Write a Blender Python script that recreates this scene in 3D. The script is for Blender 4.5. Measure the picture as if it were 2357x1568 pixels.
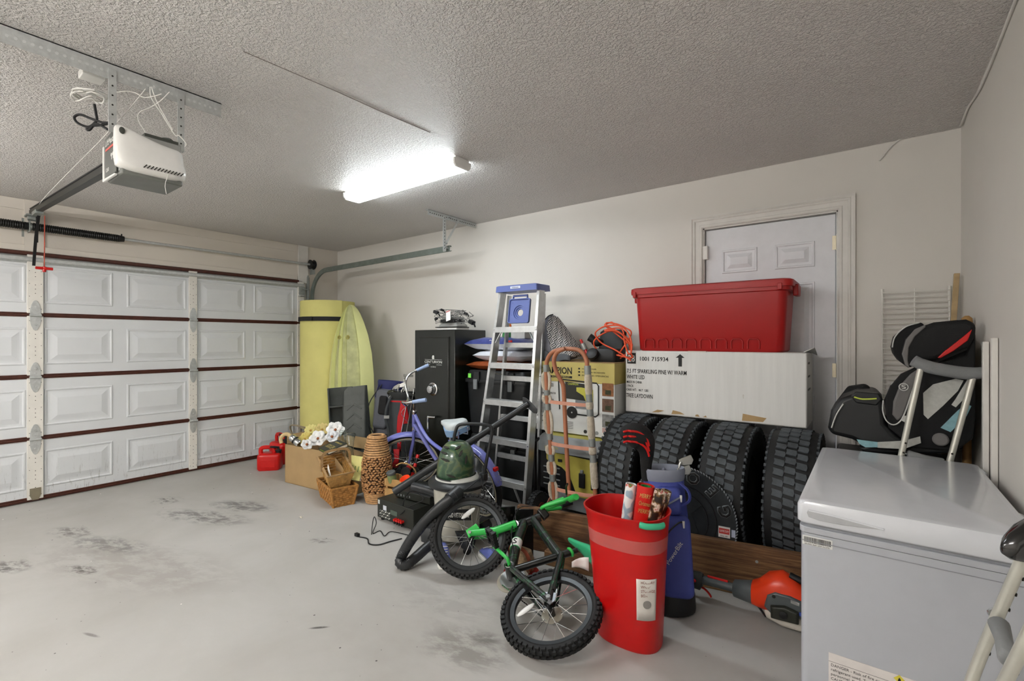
import bpy, bmesh, math, random
from mathutils import Matrix, Vector, Euler, Quaternion
import numpy as np
random.seed(7)
for o in list(bpy.data.objects): bpy.data.objects.remove(o, do_unlink=True)
SC = bpy.context.scene
COL = SC.collection
PI = math.pi
# ---------------------------------------------------------------- camera
CAM = Vector((5.76, -3.673, 1.39)); FPX = 1086.7; TH = math.radians(37.19)
VR = Vector((math.cos(TH), math.sin(TH), 0)); VF = Vector((-math.sin(TH), math.cos(TH), 0))
cd = bpy.data.cameras.new('camera'); cam = bpy.data.objects.new('camera', cd); COL.objects.link(cam)
cd.sensor_width = 36; cd.sensor_fit = 'HORIZONTAL'; cd.lens = 36*FPX/2357; cd.clip_start = .02
cam.location = CAM; cam.rotation_euler = (PI/2, 0, TH); SC.camera = cam
# ---------------------------------------------------------------- world, exposure
w = bpy.data.worlds.new('world'); SC.world = w; w.use_nodes = True
w.node_tree.nodes['Background'].inputs[0].default_value = (.5, .5, .52, 1)
w.node_tree.nodes['Background'].inputs[1].default_value = .25
SC.view_settings.view_transform = 'Standard'; SC.view_settings.look = 'None'
SC.view_settings.gamma = 1; SC.view_settings.use_curve_mapping = False
SC.view_settings.exposure = 0.98
FILL_L = 74.0  # radiance of the added fill lamps behind the viewpoint
LAMP_L = 22.0            # radiance of the fluorescent wrap lenses

def P(u, v, x=None, y=None, z=None, d=None):
    """pixel of the 2357x1568 photograph -> world point on the plane given"""
    r = VF + (u-1178.5)/FPX*VR - Vector((0, 0, (v-784)/FPX))
    if d is None:
        if x is not None: d = (x-CAM.x)/r.x
        elif y is not None: d = (y-CAM.y)/r.y
        else: d = ((0 if z is None else z)-CAM.z)/r.z
    return CAM + d*r
# ---------------------------------------------------------------- materials
def lin(c):
    if isinstance(c, str): c = tuple(int(c[i:i+2], 16) for i in (0, 2, 4))
    return tuple(((x/255)/12.92 if x/255 <= .04045 else ((x/255+.055)/1.055)**2.4) for x in c)
MATS = {}
class NT:
    def __init__(s, nt): s.nt = nt
    def n(s, t, **kw):
        nd = s.nt.nodes.new(t)
        for k, v in kw.items(): setattr(nd, k, v)
        return nd
    def l(s, a, b): s.nt.links.new(a, b)
    def math(s, op, a, b=None, c=None):
        nd = s.n('ShaderNodeMath', operation=op)
        for i, q in enumerate((a, b, c)):
            if q is None: continue
            if hasattr(q, 'is_linked'): s.l(q, nd.inputs[i])
            else: nd.inputs[i].default_value = q
        return nd.outputs[0]
    def vmath(s, op, a, b=None):
        nd = s.n('ShaderNodeVectorMath', operation=op)
        for i, q in enumerate((a, b)):
            if q is None: continue
            if hasattr(q, 'is_linked'): s.l(q, nd.inputs[i])
            else: nd.inputs[i].default_value = q
        return nd.outputs['Value'] if op in ('LENGTH', 'DISTANCE', 'DOT_PRODUCT') else nd.outputs[0]
    def noise(s, vec, scale, detail=3, rough=.5, dist=0):
        nd = s.n('ShaderNodeTexNoise'); nd.inputs['Scale'].default_value = scale
        nd.inputs['Detail'].default_value = detail; nd.inputs['Roughness'].default_value = rough
        nd.inputs['Distortion'].default_value = dist
        if vec is not None: s.l(vec, nd.inputs['Vector'])
        return nd.outputs[0]
    def ramp(s, fac, stops):
        nd = s.n('ShaderNodeValToRGB'); cr = nd.color_ramp
        while len(cr.elements) < len(stops): cr.elements.new(.5)
        for e, (p, c) in zip(cr.elements, stops):
            e.position = p; e.color = (*c, 1) if len(c) == 3 else c
        s.l(fac, nd.inputs[0]); return nd.outputs[0]
    def mix(s, fac, a, b, bt='MIX'):
        nd = s.n('ShaderNodeMix', data_type='RGBA', blend_type=bt)
        for sock, q in ((nd.inputs[0], fac), (nd.inputs[6], a), (nd.inputs[7], b)):
            if hasattr(q, 'is_linked'): s.l(q, sock)
            elif isinstance(q, (int, float)): sock.default_value = q
            else: sock.default_value = (*q, 1)
        return nd.outputs[2]
    def bump(s, h, strength, dist=.01):
        nd = s.n('ShaderNodeBump'); nd.inputs['Strength'].default_value = strength; nd.inputs['Distance'].default_value = dist
        s.l(h, nd.inputs['Height']); return nd.outputs[0]
def newmat(name):
    m = bpy.data.materials.new(name); m.use_nodes = True; MATS[name] = m
    t = NT(m.node_tree); b = m.node_tree.nodes['Principled BSDF']
    t.b = b; t.geo = t.n('ShaderNodeNewGeometry').outputs['Position']; t.obj = t.n('ShaderNodeTexCoord').outputs['Object']
    return m, t, b
def mat(name, col, rough=.5, metal=0, var=.08, vs=14, bump=0, bs=80, coat=0, trans=0, ior=1.45, emit=0, spec=.5, alpha=1, sheen=0):
    """plain surface with a little procedural mottling and relief"""
    if name in MATS: return MATS[name]
    m, t, b = newmat(name); c = lin(col)
    nz = t.noise(t.obj, vs, 4, .6)
    lo = tuple(x*(1-var) for x in c); hi = tuple(min(1, x*(1+var)) for x in c)
    colo = t.ramp(nz, [(.3, lo), (.7, hi)])
    t.l(colo, b.inputs['Base Color'])
    b.inputs['Roughness'].default_value = rough; b.inputs['Metallic'].default_value = metal
    b.inputs['Specular IOR Level'].default_value = spec; b.inputs['IOR'].default_value = ior
    b.inputs['Coat Weight'].default_value = coat; b.inputs['Coat Roughness'].default_value = .1
    b.inputs['Transmission Weight'].default_value = trans; b.inputs['Alpha'].default_value = alpha
    b.inputs['Sheen Weight'].default_value = sheen
    if emit:
        t.l(colo, b.inputs['Emission Color']); b.inputs['Emission Strength'].default_value = emit
    if bump: t.l(t.bump(t.noise(t.obj, bs, 3), bump, .004), b.inputs['Normal'])
    return m
# ---------------------------------------------------------------- mesh builder
def frame_from_dir(d):
    d = Vector(d).normalized(); up = Vector((0, 0, 1)) if abs(d.z) < .95 else Vector((1, 0, 0))
    a = up.cross(d).normalized(); b = d.cross(a).normalized()
    return a, b, d
def rot(x=0, y=0, z=0): return Euler((math.radians(x), math.radians(y), math.radians(z))).to_matrix().to_4x4()
def tr(x, y=None, z=None): return Matrix.Translation(x if y is None else (x, y, z))
def basis(o, X, Y, Z=None):
    X = Vector(X); Y = Vector(Y); Z = X.cross(Y).normalized() if Z is None else Vector(Z)
    m = Matrix((X, Y, Z)).transposed().to_4x4(); m.translation = Vector(o); return m
class MB:
    def __init__(s, T=None): s.v = []; s.f = []; s.mi = []; s.T = T; s.cur = 0
    def add(s, vs, fs, T=None):
        n = len(s.v)
        for p in vs:
            p = Vector(p)
            if T is not None: p = T @ p
            if s.T is not None: p = s.T @ p
            s.v.append(p)
        for f in fs: s.f.append(tuple(n+i for i in f)); s.mi.append(s.cur)
        return s
    def box(s, c, size, T=None, taper=1.0, tx=None, ty=None):
        """taper scales the bottom (-z) face"""
        x, y, z = (q/2 for q in size); cx, cy, cz = c; a = tx or taper; b = ty or taper
        vs = [(cx-x*a, cy-y*b, cz-z), (cx+x*a, cy-y*b, cz-z), (cx+x*a, cy+y*b, cz-z), (cx-x*a, cy+y*b, cz-z),
              (cx-x, cy-y, cz+z), (cx+x, cy-y, cz+z), (cx+x, cy+y, cz+z), (cx-x, cy+y, cz+z)]
        return s.add(vs, [(3, 2, 1, 0), (4, 5, 6, 7), (0, 1, 5, 4), (1, 2, 6, 5), (2, 3, 7, 6), (3, 0, 4, 7)], T)
    def b2(s, lo, hi, T=None):
        lo = Vector(lo); hi = Vector(hi); return s.box((lo+hi)/2, hi-lo, T)
    def cyl(s, p0, p1, r0, r1=None, n=16, cap=True, T=None):
        p0 = Vector(p0); p1 = Vector(p1); r1 = r0 if r1 is None else r1
        a, b, d = frame_from_dir(p1-p0); vs = []
        for p, r in ((p0, r0), (p1, r1)):
            for i in range(n):
                t = 2*PI*i/n; vs.append(p + a*math.cos(t)*r + b*math.sin(t)*r)
        fs = [(i, (i+1) % n, n+(i+1) % n, n+i) for i in range(n)]
        if cap: fs += [tuple(range(n-1, -1, -1)), tuple(range(n, 2*n))]
        return s.add(vs, fs, T)
    def tube(s, pts, r, n=8, closed=False, T=None, flat=None, up=None):
        """r: number or list; flat=(a,b) gives an elliptic / strap section"""
        pts = [Vector(p) for p in pts]; k = len(pts); rs = r if isinstance(r, (list, tuple)) else [r]*k
        tg = []
        for i in range(k):
            if closed: t = pts[(i+1) % k]-pts[i-1]
            else: t = pts[min(i+1, k-1)]-pts[max(i-1, 0)]
            tg.append(t.normalized() if t.length > 1e-9 else Vector((0, 0, 1)))
        a, b, d = frame_from_dir(tg[0])
        if up is not None:
            u_ = Vector(up); b = (u_-tg[0]*u_.dot(tg[0])).normalized(); a = b.cross(tg[0])
        vs = []
        for i in range(k):
            if i:
                q = tg[i-1].rotation_difference(tg[i]); a = (q @ a); a = (a-tg[i]*a.dot(tg[i])).normalized(); b = tg[i].cross(a)
                if up is not None:
                    b2 = Vector(up)-tg[i]*Vector(up).dot(tg[i])
                    if b2.length > .05: b = b2.normalized(); a = b.cross(tg[i])
            for j in range(n):
                t = 2*PI*(j+.5)/n; fa, fb = flat or (1, 1)
                vs.append(pts[i]+a*math.cos(t)*rs[i]*fa+b*math.sin(t)*rs[i]*fb)
        fs = []
        for i in range(k if closed else k-1):
            i2 = (i+1) % k
            for j in range(n): fs.append((i*n+j, i*n+(j+1) % n, i2*n+(j+1) % n, i2*n+j))
        if not closed: fs += [tuple(range(n-1, -1, -1)), tuple((k-1)*n+j for j in range(n))]
        return s.add(vs, fs, T)
    def lathe(s, prof, n=32, T=None, cap=(True, True), sx=1, sy=1, close=False):
        """profile of (r,z) about local z"""
        vs = []
        for r, z in prof:
            for i in range(n): t = 2*PI*i/n; vs.append((r*math.cos(t)*sx, r*math.sin(t)*sy, z))
        k = len(prof); fs = []
        for i in range(k if close else k-1):
            i2 = (i+1) % k
            for j in range(n): fs.append((i*n+j, i*n+(j+1) % n, i2*n+(j+1) % n, i2*n+j))
        if not close:
            if cap[0]: fs.append(tuple(range(n-1, -1, -1)))
            if cap[1]: fs.append(tuple((k-1)*n+j for j in range(n)))
        return s.add(vs, fs, T)
    def torus(s, c, axis, R, r, n=48, m=12, T=None, sec=None, tw=0):
        """sec: list of (dr, dax) section points instead of a circle"""
        a, b, d = frame_from_dir(axis); c = Vector(c)
        sec = sec or [(r*math.cos(2*PI*j/m), r*math.sin(2*PI*j/m)) for j in range(m)]
        m = len(sec); vs = []
        for i in range(n):
            t = 2*PI*i/n; e = a*math.cos(t)+b*math.sin(t)
            for dr, da in sec: vs.append(c+e*(R+dr)+d*da)
        fs = [(i*m+j, ((i+1) % n)*m+j, ((i+1) % n)*m+(j+1) % m, i*m+(j+1) % m) for i in range(n) for j in range(m)]
        return s.add(vs, fs, T)
    def ball(s, c, r, n=16, m=10, T=None, z0=-1, z1=1):
        rx, ry, rz = (r, r, r) if not isinstance(r, (tuple, list)) else r; cx, cy, cz = c
        a0 = math.asin(z0); a1 = math.asin(z1); vs = []
        for i in range(m+1):
            p = a0+(a1-a0)*i/m
            p = max(-PI/2+.02, min(PI/2-.02, p))
            for j in range(n):
                t = 2*PI*j/n; vs.append((cx+rx*math.cos(p)*math.cos(t), cy+ry*math.cos(p)*math.sin(t), cz+rz*math.sin(p)))
        fs = [(i*n+j, i*n+(j+1) % n, (i+1)*n+(j+1) % n, (i+1)*n+j) for i in range(m) for j in range(n)]
        fs += [tuple(range(n-1, -1, -1)), tuple(m*n+j for j in range(n))]
        return s.add(vs, fs, T)
    def prism(s, poly, h, T=None):
        """polygon in local xy, extruded from z=0 to z=h"""
        n = len(poly); vs = [(x, y, 0) for x, y in poly]+[(x, y, h) for x, y in poly]
        fs = [tuple(range(n-1, -1, -1)), tuple(range(n, 2*n))]+[(i, (i+1) % n, n+(i+1) % n, n+i) for i in range(n)]
        return s.add(vs, fs, T)
    def loft(s, rings, T=None, cap=(True, True), closed=False):
        n = len(rings[0]); vs = [p for r in rings for p in r]; k = len(rings)
        fs = [(i*n+j, i*n+(j+1) % n, ((i+1) % k)*n+(j+1) % n, ((i+1) % k)*n+j) for i in range(k if closed else k-1) for j in range(n)]
        if cap[0] and not closed: fs.append(tuple(range(n-1, -1, -1)))
        if cap[1] and not closed: fs.append(tuple((k-1)*n+j for j in range(n)))
        return s.add(vs, fs, T)
    def grid(s, nu, nv, fn, T=None):
        vs = [fn(i/nu, j/nv) for i in range(nu+1) for j in range(nv+1)]
        fs = [(i*(nv+1)+j, (i+1)*(nv+1)+j, (i+1)*(nv+1)+j+1, i*(nv+1)+j+1) for i in range(nu) for j in range(nv)]
        return s.add(vs, fs, T)
    def build(s, name, mats, parent=None, world=False, bevel=0, seg=2, sub=0, solid=0, smooth=35, kind=None, label=None):
        me = bpy.data.meshes.new(name); vs = s.v
        if parent is not None and world:
            inv = WM[parent.name].inverted(); vs = [inv @ p for p in vs]
        me.from_pydata([tuple(p) for p in vs], [], s.f); me.update()
        if not isinstance(mats, (list, tuple)): mats = [mats]
        for m in mats: me.materials.append(m)
        if len(mats) > 1: me.polygons.foreach_set('material_index', s.mi)
        bm = bmesh.new(); bm.from_mesh(me); bmesh.ops.recalc_face_normals(bm, faces=bm.faces); bm.to_mesh(me); bm.free()
        if smooth:
            me.polygons.foreach_set('use_smooth', [True]*len(me.polygons)); me.set_sharp_from_angle(angle=math.radians(smooth))
        o = bpy.data.objects.new(name, me); COL.objects.link(o)
        if parent is not None: o.parent = parent; WM[o.name] = WM[parent.name].copy()
        else: WM[o.name] = Matrix.Identity(4)
        if solid:
            q = o.modifiers.new('solid', 'SOLIDIFY'); q.thickness = solid; q.offset = 0
        if bevel:
            q = o.modifiers.new('bevel', 'BEVEL'); q.width = bevel; q.segments = seg; q.limit_method = 'ANGLE'; q.angle_limit = math.radians(40)
            q.harden_normals = False
        if sub:
            q = o.modifiers.new('sub', 'SUBSURF'); q.levels = sub; q.render_levels = sub
        if kind: o['kind'] = kind
        if label: o['label'] = label
        return o
WM = {}
def thing(name, label, cat, loc=(0, 0, 0), T=None, group=None, rz=0):
    o = bpy.data.objects.new(name, None); COL.objects.link(o); o.empty_display_size = .05
    Mx = (T if T is not None else tr(Vector(loc)) @ rot(z=rz))
    o.matrix_world = Mx; WM[o.name] = Mx.copy()
    o['label'] = label; o['category'] = cat
    if group: o['group'] = group
    return o
def tag(o, label, cat, group=None):
    o['label'] = label; o['category'] = cat
    if group: o['group'] = group
    return o
def struct(name, mb, m, **kw): return mb.build(name, m, kind='structure', **kw)
def sroot(name, loc=(0, 0, 0)):
    o = bpy.data.objects.new(name, None); COL.objects.link(o); o.location = loc; o['kind'] = 'structure'
    WM[o.name] = tr(Vector(loc)); return o
def origin_to_base(o):
    """put a single-mesh thing's origin at the foot of its bounding box"""
    me = o.data; n = len(me.vertices); a = np.empty(n*3); me.vertices.foreach_get('co', a); a = a.reshape(-1, 3)
    c = Vector(((a[:, 0].min()+a[:, 0].max())/2, (a[:, 1].min()+a[:, 1].max())/2, a[:, 2].min()))
    me.transform(tr(-c)); o.location = o.location+c; WM[o.name] = tr(o.location); return o
def copy_tree(o, parent=None, M4=None):
    c = o.copy(); COL.objects.link(c)
    if parent is not None: c.parent = parent
    if M4 is not None: c.matrix_world = M4; WM[c.name] = M4.copy()
    elif parent is not None: WM[c.name] = WM[parent.name].copy()
    for ch in list(o.children): copy_tree(ch, c)
    return c
def text(body, m, parent, T, h, width=None, name='lettering', ext=.0006, align='CENTER', world=False, bold=0, shear=0):
    """flat lettering in local xy of T (x right, y up)"""
    cu = bpy.data.curves.new(name, 'FONT'); cu.body = body; cu.size = 1; cu.align_x = align; cu.extrude = 0; cu.offset = bold; cu.shear = shear
    cu.resolution_u = 2
    ob = bpy.data.objects.new(name, cu); COL.objects.link(ob)
    dg = bpy.context.evaluated_depsgraph_get(); me = bpy.data.meshes.new_from_object(ob.evaluated_get(dg))
    bpy.data.objects.remove(ob); bpy.data.curves.remove(cu)
    n = len(me.vertices); a = np.empty(n*3); me.vertices.foreach_get('co', a); a = a.reshape(-1, 3)
    sy = h/.72; sx = sy if not width else width/max(1e-6, (a[:, 0].max()-a[:, 0].min()))
    Mx = T @ Matrix.Diagonal((sx, sy, 1, 1))
    if parent is not None and world: Mx = WM[parent.name].inverted() @ Mx
    me.transform(Mx); me.name = name
    me.materials.clear(); me.materials.append(m)
    o = bpy.data.objects.new(name, me); COL.objects.link(o)
    if parent is not None: o.parent = parent; WM[o.name] = WM[parent.name].copy()
    if ext:
        q = o.modifiers.new('solid', 'SOLIDIFY'); q.thickness = ext; q.offset = 0
    return o
def arc(c, a, b, r, t0, t1, n=8):
    c = Vector(c); a = Vector(a); b = Vector(b)
    return [c+a*r*math.cos(t0+(t1-t0)*i/n)+b*r*math.sin(t0+(t1-t0)*i/n) for i in range(n+1)]
def smooth_path(pts, n=6, closed=False):
    """Catmull-Rom through the points"""
    p = [Vector(q) for q in pts]; out = []; k = len(p)
    rng = range(k) if closed else range(k-1)
    for i in rng:
        if closed: a, b, c, d = p[(i-1) % k], p[i], p[(i+1) % k], p[(i+2) % k]
        else: a, b, c, d = p[max(i-1, 0)], p[i], p[i+1], p[min(i+2, k-1)]
        for j in range(n):
            t = j/n; out.append(.5*((2*b)+(c-a)*t+(2*a-5*b+4*c-d)*t*t+(3*b-a-3*c+d)*t**3))
    if not closed: out.append(p[-1])
    return out
def rrect(w, h, r, n=4):
    out = []
    for cx, cy, a0 in ((w/2-r, h/2-r, 0), (-w/2+r, h/2-r, PI/2), (-w/2+r, -h/2+r, PI), (w/2-r, -h/2+r, 1.5*PI)):
        for i in range(n+1): t = a0+PI/2*i/n; out.append((cx+r*math.cos(t), cy+r*math.sin(t)))
    return out
# ================================================================ the garage itself
RX, RZ, RY = 6.17, 2.596, -6.3     # right wall x, ceiling z, wall behind the camera y
def wall_mat(name, col, rough, bs, bstr):
    m, t, b = newmat(name); c = lin(col)
    nz = t.noise(t.geo, 1.3, 4, .6); n2 = t.noise(t.geo, 9, 3)
    v = t.ramp(nz, [(.3, tuple(x*.95 for x in c)), (.7, c)])
    v = t.mix(t.math('MULTIPLY', n2, .08), v, tuple(x*.85 for x in c))
    # scattered tiny nail holes and scuffs
    vo = t.n('ShaderNodeTexVoronoi'); vo.inputs['Scale'].default_value = 3.2; t.l(t.geo, vo.inputs['Vector'])
    dot = t.math('LESS_THAN', vo.outputs['Distance'], .012)
    v = t.mix(t.math('MULTIPLY', dot, .5), v, (.09, .08, .07))
    t.l(v, b.inputs['Base Color']); b.inputs['Roughness'].default_value = rough
    t.l(t.bump(t.noise(t.geo, bs, 3, .6), bstr, .003), b.inputs['Normal']); return m
M_wall = wall_mat('wall_paint', 'dcd8d1', .6, 130, .12)
M_header = wall_mat('header_paint', 'd6cfc4', .6, 60, .15)
# ceiling: sprayed knock-down texture
M_ceil, t, b = newmat('ceiling_texture'); c = lin('e2deda')
nz = t.noise(t.geo, .7, 3); t.l(t.ramp(nz, [(.3, tuple(x*.93 for x in c)), (.7, c)]), b.inputs['Base Color'])
b.inputs['Roughness'].default_value = .42; b.inputs['Specular IOR Level'].default_value = .6
h1 = t.noise(t.geo, 85, 2, .55, .5); h2 = t.noise(t.geo, 190, 2)
hh = t.math('ADD', t.ramp(h1, [(.42, (0, 0, 0)), (.62, (1, 1, 1))]), t.math('MULTIPLY', h2, .35))
t.l(t.bump(hh, .85, .009), b.inputs['Normal'])
# floor: worn concrete with tyre stains, specks and chips
M_floor, t, b = newmat('concrete'); g = t.geo
n1 = t.noise(g, 1.1, 5, .6, .4); n2 = t.noise(g, 6.5, 5, .65, .5)
c1, c2 = lin('96938c'), lin('aeaca6')
col = t.mix(n2, t.ramp(n1, [(.32, c1), (.66, c2)]), lin('a2a29f'))
col = t.mix(.55, col, t.ramp(n1, [(.3, lin('a09d96')), (.7, lin('b4b3b0'))]))
def stain(col, px, sx, sy, ang, dark, amt, thr, sc=9):
    p = P(*px); rel = t.vmath('SUBTRACT', g, (p.x, p.y, 0)); rn = t.n('ShaderNodeVectorRotate'); rn.rotation_type = 'Z_AXIS'
    t.l(rel, rn.inputs['Vector']); rn.inputs['Angle'].default_value = -math.radians(ang)
    ln = t.vmath('LENGTH', t.vmath('MULTIPLY', rn.outputs[0], (1/sx, 1/sy, 1)))
    fall = t.n('ShaderNodeMapRange'); fall.interpolation_type = 'SMOOTHSTEP'
    fall.inputs[1].default_value = 1.0; fall.inputs[2].default_value = .35; t.l(ln, fall.inputs[0])
    st = t.vmath('MULTIPLY', rn.outputs[0], (1, 2.2, 1))
    msk = t.math('MULTIPLY', t.ramp(t.noise(st, sc, 5, .7, .25), [(thr, (0, 0, 0)), (thr+.13, (1, 1, 1))]), fall.outputs[0])
    return t.mix(t.math('MULTIPLY', msk, amt), col, lin(dark))
for a in [((385, 1152), .16, .12, 20, '403c38', .9, .48, 14), ((470, 1190), .55, .16, 22, '62605e', .8, .44, 8), ((560, 1165), .4, .15, 22, '5e5d5c', .8, .42, 8),
          ((250, 1255), .45, .14, 20, '605f5e', .75, .43, 9), ((165, 1225), .25, .12, 20, '55524e', .75, .45, 10), ((190, 1312), .16, .06, 20, '45423e', .95, .44, 16),
          ((20, 1305), .2, .12, 25, '504d4a', .85, .45, 10), ((1075, 1490), .30, .19, 10, '6a6762', .6, .42, 5), ((1120, 1470), .09, .06, 30, '5a5753', .6, .4, 7),
          ((1040, 1380), .5, .35, 15, '8a8782', .4, .44, 4), ((740, 1245), .12, .06, 30, '5c5955', .7, .45, 14), ((300, 1300), 1.1, .35, 20, '8a8580', .5, .42, 4),
          ((735, 1445), .06, .012, 45, '3a3835', .9, .3, 14), ((210, 1462), .07, .012, 20, '6a6763', .8, .3, 14)]: col = stain(col, *a)
def specks(col, sc, thr, c, amt, off):
    vo = t.n('ShaderNodeTexVoronoi'); vo.inputs['Scale'].default_value = sc; t.l(t.vmath('ADD', g, off), vo.inputs['Vector'])
    sel = t.math('GREATER_THAN', t.n_sep(vo.outputs['Color']), .45)
    return t.mix(t.math('MULTIPLY', t.math('MULTIPLY', t.math('LESS_THAN', vo.outputs['Distance'], thr), sel), amt), col, lin(c))
def _sep(c):
    nd = t.n('ShaderNodeSeparateColor'); t.l(c, nd.inputs[0]); return nd.outputs[0]
t.n_sep = _sep
col = specks(col, 9, .045, '2c2926', .85, (0, 0, 0)); col = specks(col, 17, .05, '3a3632', .7, (3.1, 1.7, 0)); col = specks(col, 5, .03, 'f2f0ea', .9, (7.3, 2.2, 0))
t.l(col, b.inputs['Base Color']); b.inputs['Roughness'].default_value = .62
t.l(t.bump(t.math('ADD', t.noise(g, 40, 4), t.noise(g, 8, 3)), .12, .004), b.inputs['Normal'])

struct('floor', MB().b2((-.4, RY-.15, -.12), (RX+.15, .15, 0)), M_floor)
struct('ceiling', MB().b2((-.15, RY-.15, RZ), (RX+.15, .15, RZ+.12)), M_ceil)
DX0, DX1, DZ1 = 4.777, 5.584, 2.213           # house door leaf; it stands on a 0.18 m step up
mb = MB(); mb.b2((-.15, 0, 0), (DX0-.02, .15, RZ)); mb.b2((DX1+.02, 0, 0), (RX+.15, .15, RZ)); mb.b2((DX0-.02, 0, DZ1+.02), (DX1+.02, .15, RZ)); mb.b2((DX0-.02, .0, 0), (DX1+.02, .15, .17))
struct('wall_back', mb, M_wall)
struct('wall_right', MB().b2((RX, RY, 0), (RX+.15, 0, RZ)), M_wall)
struct('wall_front', MB().b2((-.15, RY-.15, 0), (RX+.15, RY, RZ)), M_wall)
GY0, GY1, GZ = -5.36, -.47, 2.15             # garage door opening
mb = MB(); mb.b2((-.15, GY1, 0), (0, 0, RZ)); mb.b2((-.15, RY, 0), (0, GY0, RZ))
mb.b2((-.15, GY0, GZ), (0, GY1, RZ))
struct('wall_left', mb, M_header)
# header trim: framed flat boards with fine seams above the door
M_trimw = mat('trim_white', 'd9d6d0', .45, var=.04)
trim = sroot('trim_1')
mb = MB(); mb.b2((0, -2.98, 2.16), (.02, -2.86, RZ-.001)); mb.build('center_post', M_header, trim)
mb = MB(); mb.b2((0, GY1-.09, 2.12), (.02, GY1+.04, RZ-.001)); mb.build('corner_post', M_trimw, trim, bevel=.003)
mb = MB(); mb.b2((0, GY0, RZ-.09), (.012, -.57, RZ-.001)); mb.build('upper_board', M_header, trim, bevel=.002)
mb = MB(); mb.b2((0, GY0, 2.155), (.016, -.57, 2.205)); mb.build('lower_board', M_header, trim, bevel=.002)
M_brown = mat('brown_edge', '4a2418', .5, var=.25, vs=30, bump=.2, bs=60)
mb = MB(); mb.b2((0, GY0, 2.125), (.035, -.56, 2.15)); mb.build('brown_stop', M_brown, trim, bevel=.002)
# fine open seam across the ceiling boards
mb = MB(); 
p0 = P(560, 118, z=RZ); p1 = P(990, 305, z=RZ)
mb.tube([p0, (p0*.6+p1*.4)+Vector((.004, 0, 0)), (p0*.3+p1*.7)+Vector((-.004, 0, 0)), p1], .0022, 5)
s_ = mb.build('ceiling_seam', mat('seam', '7d766f', .8), bpy.data.objects['ceiling'], kind=None)
# ---------------- house door in the back wall: door_2, its casing trim_2
M_door = mat('door_white', 'dfe0e4', .38, var=.03)
d2 = sroot('door_2', (DX0, .045, .18)); W_ = DX1-DX0; H_ = DZ1-.18
mb = MB(); mb.b2((.003, -.02, .004), (W_-.003, .02, H_-.004)); leaf = mb.build('door_leaf', M_door, d2, bevel=.002)
def raised_panel(x0, x1, z0, z1, parent, m, y=-.02, dep=.010):
    """moulded door panel: outer bead, sunk slope, raised field (local xz plane facing -y)"""
    mb = MB(); rings = []
    for ins, hgt in ((0, 0), (.004, .006), (.012, .006), (.02, -.002), (.034, .000), (.06, .009), (.064, .009)):
        rings.append([(x0+ins, y-hgt, z0+ins), (x1-ins, y-hgt, z0+ins), (x1-ins, y-hgt, z1-ins), (x0+ins, y-hgt, z1-ins)])
    mb.loft(rings, cap=(False, True)); return mb.build('panel', m, parent, smooth=0)
pw = (W_-.34)/2
for i, (a, bz) in enumerate(((1.70, 1.87), (.98, 1.60), (.25, .85))):
    for j in (0, 1):
        x0 = .115+j*(pw+.11); raised_panel(x0, x0+pw, a, bz, d2, M_door)
M_hinge = mat('satin_nickel', 'b5ad98', .35, metal=.9)
for hz in (H_-.19, H_*.5, .25):
    mb = MB(); mb.cyl((W_+.008, -.03, hz-.05), (W_+.008, -.03, hz+.05), .008, n=10)
    for k in range(5): mb.torus((W_+.008, -.03, hz-.05+.025*k), (0, 0, 1), .0082, .001, 12, 4)
    mb.b2((W_-.02, -.024, hz-.045), (W_+.008, -.021, hz+.045)); mb.build('hinge', M_hinge, d2)
mb = MB(); mb.b2((-.012, -.055, H_-.22), (.022, -.021, H_-.12)); mb.build('door_contact_sensor', mat('sensor', 'eceae4', .4), d2, bevel=.004)
mb = MB(); mb.lathe([(.026, 0), (.028, .008), (.012, .012), (.012, .035), (.024, .045), (.029, .06), (.022, .072)], 20, T=tr(.07, -.02, .92) @ rot(x=90)); mb.build('door_knob', M_hinge, d2)
tc = sroot('trim_2', (0, 0, 0))
cw = .09
mbs = []
def casing(path_pts, inward, name):
    pass
def moulding(p0, p1, out, w, m, parent, cut0, cut1, ylim=0):
    """stepped casing from p0 to p1 (inner edge), growing along `out`; mitred by cut offsets along the run"""
    p0 = Vector(p0); p1 = Vector(p1); out = Vector(out); run = (p1-p0).normalized()
    prof = [(0, .0), (0, .010), (.008, .016), (.020, .016), (.024, .012), (.050, .013), (.056, .019), (.064, .019), (.068, .015), (.078, .022), (w, .022), (w, 0)]
    r0 = [p0+out*a-run*(a*cut0)+Vector((0, -h, 0)) for a, h in prof]; r1 = [p1+out*a+run*(a*cut1)+Vector((0, -h, 0)) for a, h in prof]
    return MB().loft([r0, r1]).build('casing_board', m, parent, smooth=0)
i0, i1, it = DX0-.012, DX1+.012, DZ1+.012
moulding((i0, 0, 0), (i0, 0, it), (-1, 0, 0), cw, M_trimw, tc, 0, 1)
moulding((i1, 0, 0), (i1, 0, it), (1, 0, 0), cw, M_trimw, tc, 0, 1)
moulding((i0, 0, it), (i1, 0, it), (0, 0, 1), cw, M_trimw, tc, 1, 1)
mb = MB(); mb.b2((DX0-.02, 0, .17), (DX0-.003, .14, it)); mb.build('jamb', M_trimw, tc); mb = MB(); mb.b2((DX1+.003, 0, .17), (DX1+.02, .14, it)); mb.build('jamb', M_trimw, tc)
mb = MB(); mb.b2((DX0-.02, 0, DZ1+.003), (DX1+.02, .14, DZ1+.02)); mb.build('jamb', M_trimw, tc); mb = MB(); mb.b2((DX0-.02, .0, .17), (DX1+.02, .14, .178)); mb.build('threshold', M_hinge, tc)
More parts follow.
